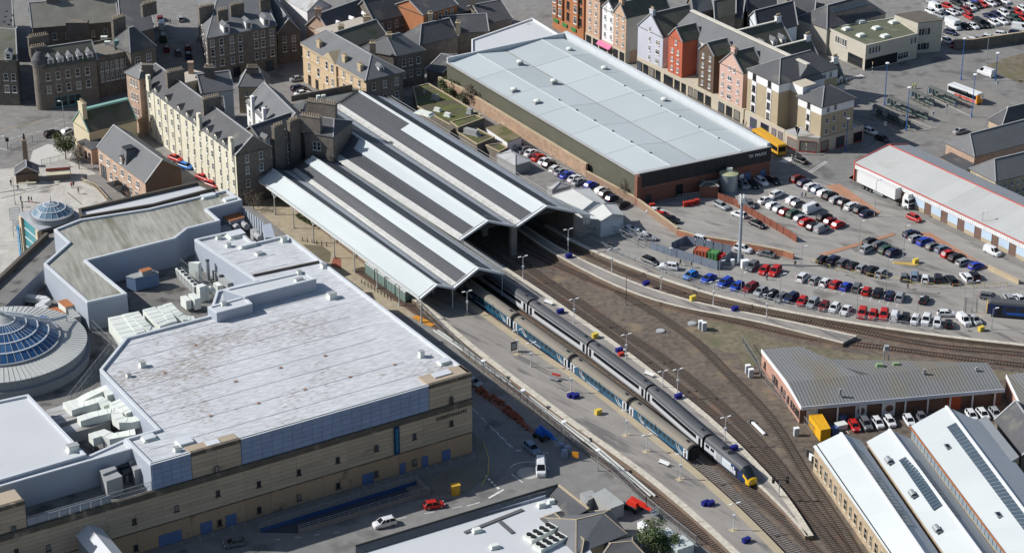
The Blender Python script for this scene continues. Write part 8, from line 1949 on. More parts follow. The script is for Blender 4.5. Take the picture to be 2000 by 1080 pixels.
ch(MB().quad((xc+1.11,-1.1,1.75),(xc+1.11,1.1,1.75),(xc+1.1,1.06,2.75),(xc+1.1,-1.06,2.75)),'windscreen',CAR_GLASS);ch(MB().box((xc+1.08,0,.6),(.12,2.3,.8)),'grille',BLACK)
for s in(-1,1):ch(MB().quad((xc-.3,s*1.235,1.7),(xc+.9,s*1.235,1.7),(xc+.9,s*1.215,2.6),(xc-.3,s*1.215,2.6)),'side_window',CAR_GLASS);ch(MB().box((xc+1.0,s*1.4,1.9),(.15,.2,.7)),'mirror',BLACK);ch(MB().box((xc+1.12,s*.95,.75),(.08,.4,.22)),'headlight',LAMP_W)
wheels(ch,[-L_/2+2.4,-L_/2+3.7,-L_/2+5.0,xc-2.4,xc+.3],2.5)
# single deck bus
def bus(label,a,b,body,roofm,stripe,w_off=1.27,H=3.0,endm=None):
 t,L_,ch=big('bus',label,'bus',a,b,w_off)
 ch(MB().box((0,0,.35),(L_,2.5,H-.45)),'body',body);ch(MB().box((0,0,H-.1),(L_-.2,2.4,.14),0,0,.97),'roof',roofm)
 for s in(-1,1):
  ch(MB().box((0,s*1.252,1.35),(L_-.6,.03,1.15)),'window_band',CAR_GLASS);n=7
  for k in range(n):ch(MB().box((-L_/2+.5+(k+.5)*(L_-1)/n,s*1.265,1.4),((L_-1)/n*.86,.03,1.05)),'window',CAR_GLASS)
  if stripe:ch(MB().box((L_*.1,s*1.255,.45),(L_*.7,.03,.75)),'livery_stripe',stripe)
 for x in(-L_/2,L_/2):ch(MB().box((x,0,1.2),(.05,2.2,1.4)),'windscreen',CAR_GLASS)
 if endm:ch(MB().box((L_/2-.15,0,.3),(.4,2.54,H-.5)),'end_panel',endm)
 for s in(-1,1):ch(MB().box((-L_/2-.02,s*.9,.7),(.06,.35,.2)),'headlight',LAMP_W)
 wheels(ch,[-L_/2+2.6,L_/2-3.0],2.52);return t
bus('white roofed bus with orange and blue rear at the bus station stand',(118.6,113.3),(125.2,105),mat('bus_white',(.55,.55,.55)),TW,mat('bus_red',(.5,.1,.07)),1.27,3.0,mat('bus_orange',(.65,.25,.03)))
bus('yellow coach waiting at the street corner behind the store',(62.4,80.9),(68,69.5),mat('coach_yellow',(.55,.3,.03)),mat('coach_yellow',(.55,.3,.03)),None,1.27,3.2)
# blue multiple unit at the right edge
t,L_,ch=big('railcar','blue railcar with yellow end standing at the right edge platform','railcar',(105.2,-20.6,0.2),(116.5,-22.8,0.2),1.37)
ch(MB().box((0,0,.8),(L_,2.7,2.4)),'body',M_NAVY);ch(MB().box((0,0,3.2),(L_,2.5,.5),0,0,.9),'roof',M_ROOF_HST);ch(MB().box((-L_/2-.03,0,.8),(.1,2.72,2.4)),'yellow_end',M_YEL)
for k in range(5):ch(MB().box((-L_/2+5+k*3,-1.36,1.9),(2.2,.04,.9)),'window',GLS)
ch(MB().box((-L_/2+2.6,-1.36,.9),(1.2,.05,2.1)),'door',M_BAND);ch(MB().box((0,0,.3),(L_*.8,2.2,.5)),'underframe',DARK_STEEL)
ch(MB().box((2,-1.37,1.0),(L_*.6,.03,.5)),'livery_stripe',mat('rail_light_blue',(.02,.1,.4)))
# ------------------------------------------------------------------ trees and shrubs
BARK=mat('bark',(.09,.07,.05),var=.2);LEAF=mat('spring_leaf',(.075,.085,.03),rough=.7,var=.35,scale=1.2);LEAF_D=mat('evergreen_leaf',(.06,.085,.03),rough=.7,var=.35,scale=1.2);TWIG=mat('bare_twig',(.115,.095,.07),rough=.8,var=.3,scale=1.2)
def tree(label,p,h,r,m,n=1400,trunk=.3,name='tree',size=.22,lean=(0,0)):
 p=V(p);t=thing(name,label,'tree' if name=='tree' else 'shrub',p);mb=MB();tips=[]
 top=p+Vector((lean[0],lean[1],h*trunk));mb.tube(p,top,.05*h*.5,.03*h*.5,7)
 for k in range(9):
  a=2*math.pi*k/9+random.uniform(-.3,.3);e=random.uniform(.35,1.0)
  q=top+Vector((math.cos(a)*r*.75*e,math.sin(a)*r*.75*e,(h-h*trunk)*random.uniform(.35,.9)));mb.tube(top-vz(.1),q,.022*h*.5,.012,5);tips.append(q)
  for j in range(3):
   q2=q+Vector((random.uniform(-1,1),random.uniform(-1,1),random.uniform(-.2,1)))*r*.4;mb.tube(top.lerp(q,.7),q2,.012*h*.5,.008,4);tips.append(q2)
 mb.build('trunk',BARK,t)
 lf=MB();c0=top+Vector((0,0,(h-h*trunk)*.45));rz_=(h-h*trunk)*.56
 for k in range(n):
  q=random.choice(tips)if random.random()<.75 else c0
  d=Vector((random.gauss(0,1),random.gauss(0,1),random.gauss(0,1)));d=d.normalized()*random.random()**.4
  c=q+Vector((d.x*r*.38,d.y*r*.38,d.z*rz_*.36))if q is not c0 else c0+Vector((d.x*r,d.y*r,d.z*rz_))
  if c.z<p.z+.1:c.z=p.z+.1+random.random()*.3
  u=Vector((random.gauss(0,1),random.gauss(0,1),random.gauss(0,.6))).normalized()*size*random.uniform(.6,1.3);v_=u.orthogonal().normalized()*size*random.uniform(.4,.9)
  lf.add([c-u-v_*.3,c+v_,c+u,c-v_],[(0,1,2,3)])
 o=lf.build('crown',m,t);o['kind']='stuff';return t
tree('round headed young tree in the paved square',(-114,68.1),5.8,2.9,LEAF,1500,.38)
tree('thin bare young tree beside the pink stone lean-to',(-109.6,62),5.4,1.7,TWIG,600,.4,'tree',.14)
tree('green shrub against the back of the olive store wall',(-18.4,115.4),3.4,2.0,LEAF_D,1200,.12,'shrub');tree('olive green shrub beside the old wall',(-15.3,113.7),3.6,2.2,LEAF,1300,.12,'shrub');tree('large bare brown bush spilling over the old wall',(-10.2,105.7),5.0,3.4,TWIG,1900,.15,'shrub',.2)
for k,(p,h_,r_)in enumerate((((-5.8,100.4),3.0,1.8),((-13,106.7),2.8,1.8),((-16.8,111),2.6,1.6))):tree('scruffy brown green bush in the gap behind the old wall, %s from the huts'%ORD[k],p,h_,r_,LEAF if k else TWIG,700,.12,'shrub')
tree('bare straggly bush at the front end of the olive wall',(27.6,44),4.6,1.6,TWIG,500,.2,'shrub',.12);tree('bare shrub at the corner of the station forecourt',(-62.9,36.9),4.0,2.6,TWIG,500,.2,'shrub',.12)
tree('dense green bush beside the white containers at the bottom edge',(26,-116.4),4.4,3.0,LEAF_D,2200,.1,'shrub');tree('smaller green bush right of the dense one',(29.1,-117.1),3.2,2.0,LEAF_D,1100,.1,'shrub')
for k in range(5):tree('low dark shrub in a row under the station canopy, %s from the hotel'%ORD[k],lerp((-51.6,31.9),(-48,27.7),k/4),1.1,.8,LEAF_D,220,.1,'shrub',.14)
# ------------------------------------------------------------------ people
def person_mesh(pose):
 pts={'hip':(0,0,.92),'chest':(0,0,1.3),'neck':(0,0,1.5),'head':(0,.02,1.63),'top':(0,.02,1.74)}
 s=.22 if pose=='walk' else .06
 ed=[('hip','chest'),('chest','neck'),('neck','head'),('head','top')]
 for sg,f in((-1,s),(1,-s)):
  a='LR'[sg>0]
  pts.update({'h'+a:(.1*sg,0,.88),'k'+a:(.1*sg,f*.6+.04,.48),'a'+a:(.1*sg,f*1.3,.08),'t'+a:(.1*sg,f*1.3+.16,.04),'s'+a:(.2*sg,0,1.4),'e'+a:(.26*sg,-f*.6,1.12),'w'+a:(.25*sg,-f+.1,.88),'f'+a:(.245*sg,-f+.14,.78)})
  ed+=[('hip','h'+a),('h'+a,'k'+a),('k'+a,'a'+a),('a'+a,'t'+a),('chest','s'+a),('s'+a,'e'+a),('e'+a,'w'+a),('w'+a,'f'+a)]
 rad={'hip':.15,'chest':.17,'neck':.065,'head':.1,'top':.07,'h':.1,'k':.07,'a':.05,'t':.045,'s':.08,'e':.055,'w':.04,'f':.035}
 nm=list(pts);me=bpy.data.meshes.new('person');me.from_pydata([pts[k]for k in nm],[(nm.index(a),nm.index(b))for a,b in ed],[])
 o=bpy.data.objects.new('tmp',me);COL.objects.link(o);sk=o.modifiers.new('s','SKIN');o.modifiers.new('d','SUBSURF').levels=1
 for k,v_ in enumerate(me.skin_vertices[0].data):r_=rad.get(nm[k],rad.get(nm[k][0]));v_.radius=(r_,r_);v_.use_root=nm[k]=='hip'
 out=bpy.data.meshes.new_from_object(o.evaluated_get(bpy.context.evaluated_depsgraph_get()));bpy.data.objects.remove(o)
 out.materials.clear()
 for q in((.1,.1,.1),(.1,.1,.1),(.5,.32,.24),(.04,.03,.02)):out.materials.append(None)
 for f in out.polygons:
  z=f.center.z;f.material_index=0 if z<.9 and abs(f.center.x)<.2 else 1 if z<1.5 and not(z<.84)else 2 if z<1.68 and f.center.y>-.03 else 3 if z>=1.5 else 2
  f.use_smooth=True
 return out
PM={k:person_mesh(k)for k in('walk','stand')}
CL=dict(black=(.02,.02,.024),red=(.4,.03,.03),blue=(.05,.09,.25),grey=(.16,.16,.17),hivis=(.55,.6,.05),cream=(.5,.45,.36),green=(.06,.12,.07))
SKIN=mat('skin',(.48,.31,.23),var=.03);HAIR=mat('hair_dark',(.035,.025,.018))
def person(p,top,leg,pose,rz,label,scale=1.0):
 o=bpy.data.objects.new('person',PM[pose]);COL.objects.link(o);o.location=V(p);o.rotation_euler.z=rz;o.scale=(scale,)*3
 for s,m in zip(o.material_slots,(mat('cloth_'+leg,CL[leg]),mat('cloth_'+top,CL[top]),SKIN,HAIR)):s.link='OBJECT';s.material=m
 return tag(o,label,'person','people on foot')
for a in(((-124.8,51.4),'black','black','stand',0,'person in black standing left of the timber kiosk'),((-122.5,48.4),'black','blue','walk',2,'person in black jacket walking in front of the kiosk'),((-120.5,41.7),'blue','black','stand',1,'person in dark blue near the small dome, alone'),((-118.5,41.4),'green','black','stand',1,'person in green beside the child in red'),((-117.8,41.1),'grey','red','walk',1,'person in grey with red trousers near the small dome'),((-109.4,49.9),'red','black','walk',3,'person in red walking across the square'),((-109.1,50.8),'black','black','walk',3,'person in black walking beside the one in red'),((-107.2,46.5),'grey','grey','walk',4,'person in grey walking towards the hall terrace'),((-120.5,51.1),'cream','blue','stand',0,'person in cream standing at the kiosk counter'),((-119.6,38.5),'black','grey','walk',1,'person in black behind the slatted canopy'),((-119,35.8),'black','black','stand',2,'person in black beside the pavilion roof edge'),((-116.9,22.6),'red','black','walk',5,'person in red by the pavilion door'),((-118.4,24.8),'cream','grey','walk',5,'person in cream walking by the pavilion door'),((39,5.7),'black','black','walk',1,'person in black walking past the steel compound, left'),((41.5,4.5),'black','grey','walk',1,'person in black walking past the steel compound, right'),((58.3,-2),'grey','black','stand',3,'person in grey beside the two red cars'),((22.7,15),'black','black','walk',2,'person in black at the platform end, left of a pair'),((23.5,14.6),'black','grey','walk',2,'person in black at the platform end, right of a pair'),((71.4,43.9),'blue','black','walk',1,'person in dark blue between the car rows, left of a pair'),((72.3,43.8),'black','black','walk',1,'person in black between the car rows, right of a pair'),((80.1,35.7),'black','black','walk',0,'person in black walking behind the outer car row'),((65.5,4.9),'black','grey','walk',0,'person in black by the orange wall end'),((89.8,-6.7),'black','black','walk',4,'person in black walking in the station car park lane'),((109.9,117.2),'hivis','black','stand',1,'worker in yellow vest at the bus station, left'),((110.7,117.6),'hivis','green','stand',4,'worker in yellow vest at the bus station, right'),((61.1,91.2),'black','black','walk',1,'person in black on the pavement below the pink house'),((61.8,90.2),'grey','black','walk',1,'person in grey on the pavement below the pink house'),((119.1,103.3),'blue','blue','stand',2,'person in blue waiting at the end of a bus shelter'),((-100.5,169.2),'black','black','walk',2,'person in the middle of the shaded street'),((-90.4,153.6),'grey','black','walk',2,'person on the pavement of the shaded street')):person(*a)
# ------------------------------------------------------------------ platform lamps, planters, boxes
SLABM=mat('lamp_slab',(.42,.35,.23),var=.1);BLUE_BOX=mat('planter_blue',(.012,.015,.16),rough=.5);YBOX=mat('grit_yellow',(.6,.45,.07),rough=.6)
def plat_lamp(p,h,label,arm=(.8,.3),slab_=True,box=True,z=.95):
 t=post_light(p,h,label,mat('lamp_grey_white',(.5,.51,.52),rough=.5),arm,'platform lamps','twin',.08);p=V(p)
 if slab_:MB().box(p,(1.6,1.2,.04),.6).build('base_slab',SLABM,t)
 if box:MB().box(p+Vector((0,-.1,h*.5)),(.5,.3,.6)).build('speaker_box',WHITE_METAL,t)
PL=[((-9.9,-21.3,0.95),'wide platform, just outside the canopy'),((1.2,-39.8,0.95),'wide platform, beside the dark notice board'),((4,-45.8,0.95),'wide platform, bare pole beside the second blue coach'),((12.3,-56.9,0.95),'wide platform, above the pair of blue planters'),((23,-74.6,0.95),'wide platform, beside the third blue coach'),((26.7,-81.1,0.95),'wide platform, short pole right of the yellow box'),((32.7,-91.8,0.95),'wide platform, beside the last blue coach'),((41.5,-110.2,0.95),'wide platform, nearest the bottom edge'),((2.5,-3.5,0.95),'narrow platform, at the shed mouth'),((13.6,-25.1,0.95),'narrow platform, beside the second grey coach'),((24.3,-41.9,0.95),'narrow platform, by the red and blue boxes'),((34.3,-57.5,0.95),'narrow platform, beside the third grey coach'),((42.5,-77.5,0.95),'narrow platform, beside the locomotive'),((31.4,-54.6,0.95),'narrow platform, short bare pole'),((13.1,11.2,0.95),'tapering platform, nearest the shed'),((22.9,0.5,0.95),'tapering platform, second from the shed'),((33.7,-8.5,0.95),'tapering platform, middle'),((44.9,-16.4,0.95),'tapering platform, second from the end'),((56.2,-22.5,0.95),'tapering platform, nearest its end')]
for k,(p,lb)in enumerate(PL):plat_lamp(p,3.6 if 'short' in lb else 5.6,'grey platform lamp on the '+lb,(.75,.35),k<8 and 'bare' not in lb,'short' not in lb)
def planter(p,label,m=BLUE_BOX,s=(1.5,.8,.8),rz=.6,plants=False,cat='planter',name='platform_planter'):
 p=V(p);t=thing(name,label,cat,p);MB().box(p,s,rz,0,1.06).build('tub',m,t);MB().box(p+vz(s[2]),(s[0]*1.1,s[1]*1.1,.08),rz).build('rim',m,t)
for p,lb in(((10.7,-20.4,0.95),'narrow platform, beside the second grey coach'),((23,-38.8,0.95),'narrow platform, behind a red box'),((34.4,-59.2,0.95),'narrow platform, at the foot of a lamp'),((44.1,-80.4,0.95),'narrow platform, beside the locomotive'),((12.2,-58.8,0.95),'wide platform, left of a pair'),((13.1,-59.2,0.95),'wide platform, right of a pair'),((36.9,-101.3,0.95),'wide platform, near its lower end, left half'),((37.8,-101.4,0.95),'wide platform, near its lower end, right half'),((13.2,8.1,0.95),'tapering platform, nearest the shed'),((30.4,-6.4,0.95),'tapering platform, middle'),((49.5,-19.1,0.95),'tapering platform, near its end'),((43.5,-114.4,0.95),'wide platform, at the bottom edge')):planter(p,'dark blue planter tub on the '+lb)
for p,lb in(((17.6,-66,0.95),'wide platform'),((40.5,-14.1,0.95),'tapering platform'),((18,-32.3,0.95),'narrow platform'),((102.8,-27.2),'ground at the end of the station car park'),((93.7,7),'yellow kerbed island')):planter(p,'yellow grit box on the '+lb,YBOX,(1.3,.8,1.0),.6,False,'grit box','grit_box')
planter((23.3,-40.5,0.95),'red box in front of the blue planter on the narrow platform',mat('box_red',(.45,.04,.03)),(1.2,.7,.6),.6,False,'box','storage_box')
for p,lb in(((8.1,-16.1,0.95),'narrow platform beside the grey train'),((28.8,-49.7,0.95),'narrow platform, second along'),((29.8,-86.4,0.95),'wide platform beside an orange box')):
 p=V(p);t=thing('bench','pale slatted bench on the '+lb,'bench',p);rz=-.68
 d=Vector((math.cos(rz),math.sin(rz),0));n=Vector((-d.y,d.x,0))
 for k in range(3):MB().box(p+n*(k*.16-.16)+vz(.43),(2.4,.12,.05),rz).build('seat_slat',WHITE_METAL,t)
 MB().box(p+n*.26+vz(.55),(2.4,.05,.35),rz).build('backrest',WHITE_METAL,t)
 for s in(-1,1):MB().box(p+d*s,(.1,.5,.43),rz).build('leg',GALV,t)
bd=thing('notice_board','dark framed notice board on the wide platform','notice board',(0.5,-38.8,0.95));p=V((0.5,-38.8,0.95))
MB().box(p+vz(.4),(1.6,.2,2.0),.5).build('board',DARK_STEEL,bd);MB().box(p+Vector((0,-.12,.7)),(1.2,.05,1.4),.5).build('poster',UNIT_G,bd)
for s in(-.7,.7):MB().box(p+Vector((s,s*.5,0)),(.1,.1,.5)).build('leg',DARK_STEEL,bd)
tr=thing('luggage_trolley','red and white barrier trolley standing on the wide platform','trolley',(9.7,-51.1,0.95));p=V((9.1,-51.7,0.95));tr.location=p
for k in range(4):MB().bar(p+Vector((k*.5-1,k*.1,.1)),p+Vector((k*.5-1,k*.1,1.2)),.08).build('upright',GALV,tr)
MB().box(p+Vector((.2,.6,.8)),(2.0,.15,.5),-.5).build('red_board',mat('box_red',(.45,.04,.03)),tr);MB().box(p+Vector((-.3,.1,.35)),(2.2,.9,.12),-.5).build('deck',GALV,tr)
sg=thing('signal_post','twin headed colour light signal at the end of the narrow platform','signal',(51.2,-98.2,0.95));p=V((51.2,-98.2,0.95))
MB().tube(p,p+vz(3.6),.1,.09,8).build('post',GALV,sg);MB().bar(p+Vector((-1.3,0,3.5)),p+Vector((1.6,.3,3.5)),.15).build('arm',DARK_STEEL,sg)
for x in(-1.2,1.5):h=MB().box(p+Vector((x,0,3.0)),(.5,.4,1.3)).build('signal_head',BLACK,sg);MB().tube(p+Vector((x,-.22,3.9)),p+Vector((x,-.3,3.9)),.14,.14,10).build('lens',mat('lens_grey',(.2,.2,.2)),h)
for a,b,lb in(((48.8,-68.1),(50.9,-73.2),'white point motor casing beside the sidings'),):
 t=thing('point_motor',lb,'point motor',a);MB().bar(at_z(a,.35),at_z(b,.35),.5,.35).build('casing',WHITE_METAL,t);MB().box(V(a),(.8,.6,.7)).build('motor',DARK_STEEL,t)
for p,lb,s in(((41.4,-26.2),'tall grey twin cabinet on the railway land, left door',(.9,.8,1.9)),((42.1,-27),'tall grey twin cabinet on the railway land, right door',(.9,.8,1.9)),((49.9,-46.7),'grey cabinet beside the workshop fence, rear',(1.0,.8,1.9)),((50.4,-48.5),'grey cabinet beside the workshop fence, front',(1.0,.8,1.9)),((57.3,-73.1),'blue grey cabinet beside the yellow container',(1.0,.8,1.7)),((51.1,5.9),'narrow white cabinet left of the mast foot',(.7,.7,1.4)),((53.8,4.5),'broad white cabinet right of the mast foot',(1.6,1.2,1.9))):
 t=thing('equipment_cabinet',lb,'cabinet',p);MB().box(p,s,.3).build('housing',WHITE_METAL if 'white' in lb else mat('cabinet_grey',(.4,.43,.46)),t);MB().box(V(p)+vz(s[2]),(s[0]*1.1,s[1]*1.1,.08),.3).build('roof',WHITE_METAL,t);MB().box(V(p)+Vector((-.05,-s[1]/2-.01,.2)),(s[0]*.8,.04,s[2]*.8),.3).build('door',GALV,t)
p=V((25.5,-14.7));t=thing('thin_pole','thin dark pole on the railway land between the tracks','pole',p);MB().tube(p,p+vz(7.2),.09,.06,6).build('shaft',DARK_STEEL,t);MB().box(p,(.4,.4,.3)).build('base',UNIT_G,t)
for p,lb in(((39.7,-23.9),'right'),((32.5,-27.5),'left')):t=thing('manhole_ring','round concrete manhole ring on the railway land, '+lb+' one','manhole',p);MB().tube(V(p),V(p)+vz(.25),1.0,1.0,18).build('ring',UNIT_G,t);MB().tube(V(p)+vz(.25),V(p)+vz(.3),.8,.8,18).build('cover',ROOF_MID,t)
# cable trough beside the single track
tp=[V(p)for p in((-17.2,-27.4),(-11,-36.3),(-4.2,-46.6),(1.6,-55.1),(3.1,-57.8),(10,-68.5),(16.6,-79.1),(24.1,-92.4),(26.7,-97))]
ct=thing('cable_trough','pale concrete cable trough and pipes running beside the single track','cable trough',tp[0])
for o_ in(0,.9):
 for a,b in zip(tp,tp[1:]):MB().bar(at_z(a,.3)+Vector((o_,0,0)),at_z(b,.3)+Vector((o_,0,0)),.28,.28).build('trough_run',mat('pipe_pale',(.5,.52,.5)),ct)
for p,tb,lb in(((-6,-50),170,'farthest up the road fence'),((2.3,-62.8),180,'second up the road fence'),((10.4,-75.8),190,'behind the water tanks'),((16.8,-87.1),205,'at the fence corner by the orange sign')):post_light(p,4.6,'low grey lamp with broad flat head, '+lb,GALV,(0,0),'lamps along the road fence','flat',.09)
# car park lamps
for p,h,lb in(((35.5,0.7),6.5,'by the platform fence left of the bright blue car'),((46.8,-7.9),7.5,'by the platform fence among the blue cars'),((51.8,-8.9),5,'short, by the platform fence before the dark red car'),((59.8,-15.6),8,'behind the front station row, left'),((76,-22.6),8,'behind the front station row, middle'),((88.5,-27),8,'behind the front station row, right'),((99.5,-29.4),4.5,'short, at the right end of the rail fence'),((84.6,-8.4),8,'between the yellow hoops and the back row'),((66.4,0.8),7,'by the orange wall end'),((91.2,9.7),8,'among the lower car park, centre'),((81.5,14.6),7,'at the head of the small cluster'),((87.7,32.9),9.5,'in front of the lorry'),((111.1,19.8),7,'against the warehouse front'),((102.3,-18.3),7.5,'tall, by the gate at the railcar'),((105.2,-26.6),5,'short, near the yellow grit box'),((71.4,59.4),12,'tall thin, by the yellow coach')):
 post_light(p,h,'grey car park lamp, '+lb,GALV,(.9,.3),'car park lamps','arm',.08)
BLUE_POST=mat('post_blue',(.03,.12,.36),rough=.5)
for p,h,lb in(((100.4,105),12,'left of the shelters'),((103.6,87.3),12,'nearest the camera'),((124.3,123.9),12,'behind the bus'),((122.4,96.6),12,'in front of the bus'),((133.7,123.3),8,'beside the white van'),((86,73.4),9,'at the corner tower')):post_light(p,h,'tall blue lamp post at the bus station, '+lb,BLUE_POST,(0,0),'blue lamp posts','flat',.13)
for p,h,lb in(((133.6,136.5),9,'on the grass beyond the bus'),((-117.1,85),9,'beside the cream gable'),((-121.6,39.9),7,'in the square beside the kiosk'),((-130.4,75.6),3,'low, by the crossing')):post_light(p,h,'grey street lamp '+lb,GALV,(-.9,.2),None,'arm',.09)
# bus shelters
def shelter(a,b,label,w=1.7,h=2.5):
 a,b=V(a),V(b);d=(b-a).normalized();n=Vector((-d.y,d.x,0));n=n if n.y>0 else-n;L_=(b-a).length;k_=max(3,int(L_/1.9))
 t=thing('bus_shelter',label,'bus shelter',a,'bus shelters at the stands');GR=mat('shelter_green_steel',(.025,.05,.045),rough=.5);SG=mat('shelter_glass',(.16,.2,.2),rough=.15)
 for k in range(k_+1):
  for s in(0,w):p=a.lerp(b,k/k_)+n*s;MB().bar(p,p+vz(h),.09).build('post',GR,t)
  p=a.lerp(b,k/k_);MB().bar(p+vz(h),p+n*w/2+vz(h+.5),.07).build('rafter',GR,t);MB().bar(p+n*w/2+vz(h+.5),p+n*w+vz(h),.07).build('rafter',GR,t)
 for k in range(k_):
  p,q_=a.lerp(b,(k+.04)/k_),a.lerp(b,(k+.96)/k_)
  if k%3!=1:MB().solid([p+n*w+vz(.4),q_+n*w+vz(.4),q_+n*(w+.03)+vz(.4),p+n*(w+.03)+vz(.4)],[v_+vz(1.7)for v_ in(p+n*w+vz(.4),q_+n*w+vz(.4),q_+n*(w+.03)+vz(.4),p+n*(w+.03)+vz(.4))]).build('glass_panel',SG,t)
  for s0,s1,z0,z1 in((-.1,w/2,h,h+.5),(w/2,w+.1,h+.5,h)):
   q4=[p+n*s0+vz(z0+.05),q_+n*s0+vz(z0+.05),q_+n*s1+vz(z1+.05),p+n*s1+vz(z1+.05)];MB().solid(q4,[v_+vz(.03)for v_ in q4]).build('roof_panel',mat('shelter_roof',(.1,.105,.1),rough=.3,var=.3,scale=2),t)
 for z in(h,.35):MB().bar(a+vz(z),b+vz(z),.08).build('rail',GR,t);MB().bar(a+n*w+vz(z),b+n*w+vz(z),.08).build('rail',GR,t)
 MB().bar(a+n*w*.7+d+vz(.45),b+n*w*.7-d+vz(.45),.3,.06).build('bench',GR,t);MB().box(a+n*w/2+vz(.6),(.1,1.2,1.5),math.atan2(d.y,d.x)).build('timetable',mat('poster_blue',(.35,.5,.6)),t)
for a,b,lb in(((96,98.2),(103.4,87.6),'nearest the corner tower'),((100.7,104.3),(109,93.2),'longest, second from the corner tower'),((108,109.5),(112.1,103),'third, middle one'),((113.1,111.9),(119.5,103),'fourth, ending at a waiting person'),((118.7,113.7),(122.8,107.4),'farthest, in front of the bus')):shelter(a,b,'dark glazed bus shelter, '+lb)
for p,lb in(((97.8,86),'first'),((104.2,90.3),'second'),((111.5,93.2),'third'),((116.1,98.6),'fourth'),((126.6,105),'fifth'),((132.7,115.5),'last')):
 p=V(p);t=thing('bus_stop_flag','white stand sign on a post at the bus station, %s from the corner tower'%lb,'sign',p,'stand signs');MB().bar(p,p+vz(2.8),.08).build('post',GALV,t);MB().box(p+vz(1.9),(.75,.08,1.1),.3).build('plate',WHITE_METAL,t);MB().box(p+Vector((0,-.05,2.5)),(.4,.04,.3),.3).build('number_panel',DARK_STEEL,t)
for p,lb in(((100.4,129.1),'by the office front'),((75.4,70.7),'in front of the corner shop'),((70.9,63.4),'at the store corner')):
 p=V(p);t=thing('crossing_beacon','black and white banded crossing pole '+lb,'beacon',p)
 for k in range(6):MB().tube(p+vz(k*.5),p+vz(k*.5+.5),.07,.07,8).build('band',WHITE_METAL if k%2 else BLACK,t)
 MB().lathe(p+vz(3.2),[(.02,-.2),(.2,0),(.02,.2)],10).build('globe',mat('beacon_globe',(.55,.4,.15)),t)
# silo, hut, skips and mast
si=thing('steel_silo','squat galvanised tank with moss topped lid beside the store','tank',(53.6,48.5));p=V((53.6,48.5))
MB().lathe(p,[(2.3,0),(2.3,4.6),(2.4,4.65),(2.4,4.8)],36).build('drum',mat('tank_zinc',(.3,.34,.37),rough=.4,metal=.4,var=.15),si);MB().lathe(p,[(2.38,4.78),(1.2,5.05),(.02,5.15)],36).build('lid',mat('lid_moss',(.33,.33,.2),var=.2),si);MB().box(p+Vector((.2,.6,5.0)),(1.4,1.0,.9)).build('hatch_box',UNIT_W,si)
t,ro,r0,r1=house('brick_hut','small brick hut with flat mossy roof left of the silo','hut',[(46.2,44.1),(50.8,44.1),(51.2,48.5),(46.5,48.5)],3.0,3.3,BRICK_R,mat('brown_flat_roof',(.11,.1,.085)),.3,.3,.1)
cg=thing('trolley_cage','galvanised trolley bay with red bins behind it at the store front','trolley bay',(43.6,39.7))
for k in range(8):p=lerp((40.4,41.6),(46.1,43.5),k/7);MB().bar(p,V(p)+vz(1.8),.08).build('post',GALV,cg)
for z in(.5,1.1,1.8):MB().bar(V((40.4,41.6))+vz(z),V((46.1,43.5))+vz(z),.08).build('rail',GALV,cg)
for k,p in enumerate(((42.4,39),(43.8,39.6),(45.2,40.5),(34.2,37.9))):
 t=thing('wheeled_bin','red wheeled bin at the shaded store front, %s'%('left of three by the trolley bay','middle of three by the trolley bay','right of three by the trolley bay','near the corner pier')[k],'bin',p);MB().box(p,(1.2,.9,1.1),.3,0,1.05).build('tub',mat('bin_red',(.35,.03,.02)),t);MB().box(V(p)+vz(1.1),(1.3,1.0,.12),.3).build('lid',mat('bin_red',(.35,.03,.02)),t)
def skip(a,b,w,h,m,label):
 a,b=V(a),V(b);d=(b-a).normalized();n=Vector((-d.y,d.x,0));n=n if n.y>0 else-n;q=[a,b,b+n*w,a+n*w];t=thing('waste_container',label,'container',a)
 MB().prism(q,.15,h).build('body',m,t);MB().parapet(q,h,h+.15,.15).build('rim',m,t);k_=int((b-a).length/.7)
 for k in range(k_+1):p=a.lerp(b,k/k_)-n*.05;MB().bar(p+vz(.2),p+vz(h),.1).build('rib',m,t)
skip((42.3,10.1),(45.2,8.7),2.4,1.9,mat('skip_orange',(.36,.09,.05),var=.15),'rust red waste container in the steel compound');skip((45.4,8.7),(47.5,7.6),2.2,1.9,mat('skip_green',(.07,.2,.07),var=.15),'green waste container in the steel compound');skip((47.6,8.4),(48.9,7.6),1.8,1.4,mat('skip_red',(.45,.03,.03)),'red waste container in the steel compound')
ms=thing('phone_mast','tall grey phone mast with panel antennas above the car park','mast',(52.7,6.5));p=V((52.7,6.5))
MB().tube(p,p+vz(15.5),.42,.3,14).build('pole',mat('mast_grey',(.3,.34,.38),rough=.5),ms)
for k in range(6):a=k*math.pi/3;MB().box(p+Vector((math.cos(a)*.7,math.sin(a)*.7,15.2)),(.35,.25,2.2),a).build('antenna',WHITE_METAL,ms)
MB().tube(p+vz(15.4),p+vz(15.7),.8,.8,12).build('head_ring',GALV,ms)
# yellow hoops
HY=mat('hoop_yellow',(.5,.4,.12),rough=.6)
hp=[V(p)for p in((70.1,6.7),(75.5,2.4),(82.2,-0.7),(88.1,-2.7),(92.1,-5),(98.1,-6.1),(103.9,-6.1),(109,-5.8),(114.7,-4.5))]
hs=[]
for a,b in zip(hp,hp[1:]):
 for k in range(2):hs.append((a.lerp(b,k/2),(b-a).normalized()))
for k,(p,d)in enumerate(hs):
 w=d*.9;mb=MB().tube(p-w,p-w+vz(.95),.06,.06,6).tube(p-w+vz(.95),p+w+vz(.95),.06,.06,6).tube(p+w+vz(.95),p+w,.06,.06,6)
 tag(mb.build('hoop_barrier',HY,None,p),'yellow hoop barrier below the lower car park, %s from the left'%ORD[k],'barrier','yellow hoop barriers')
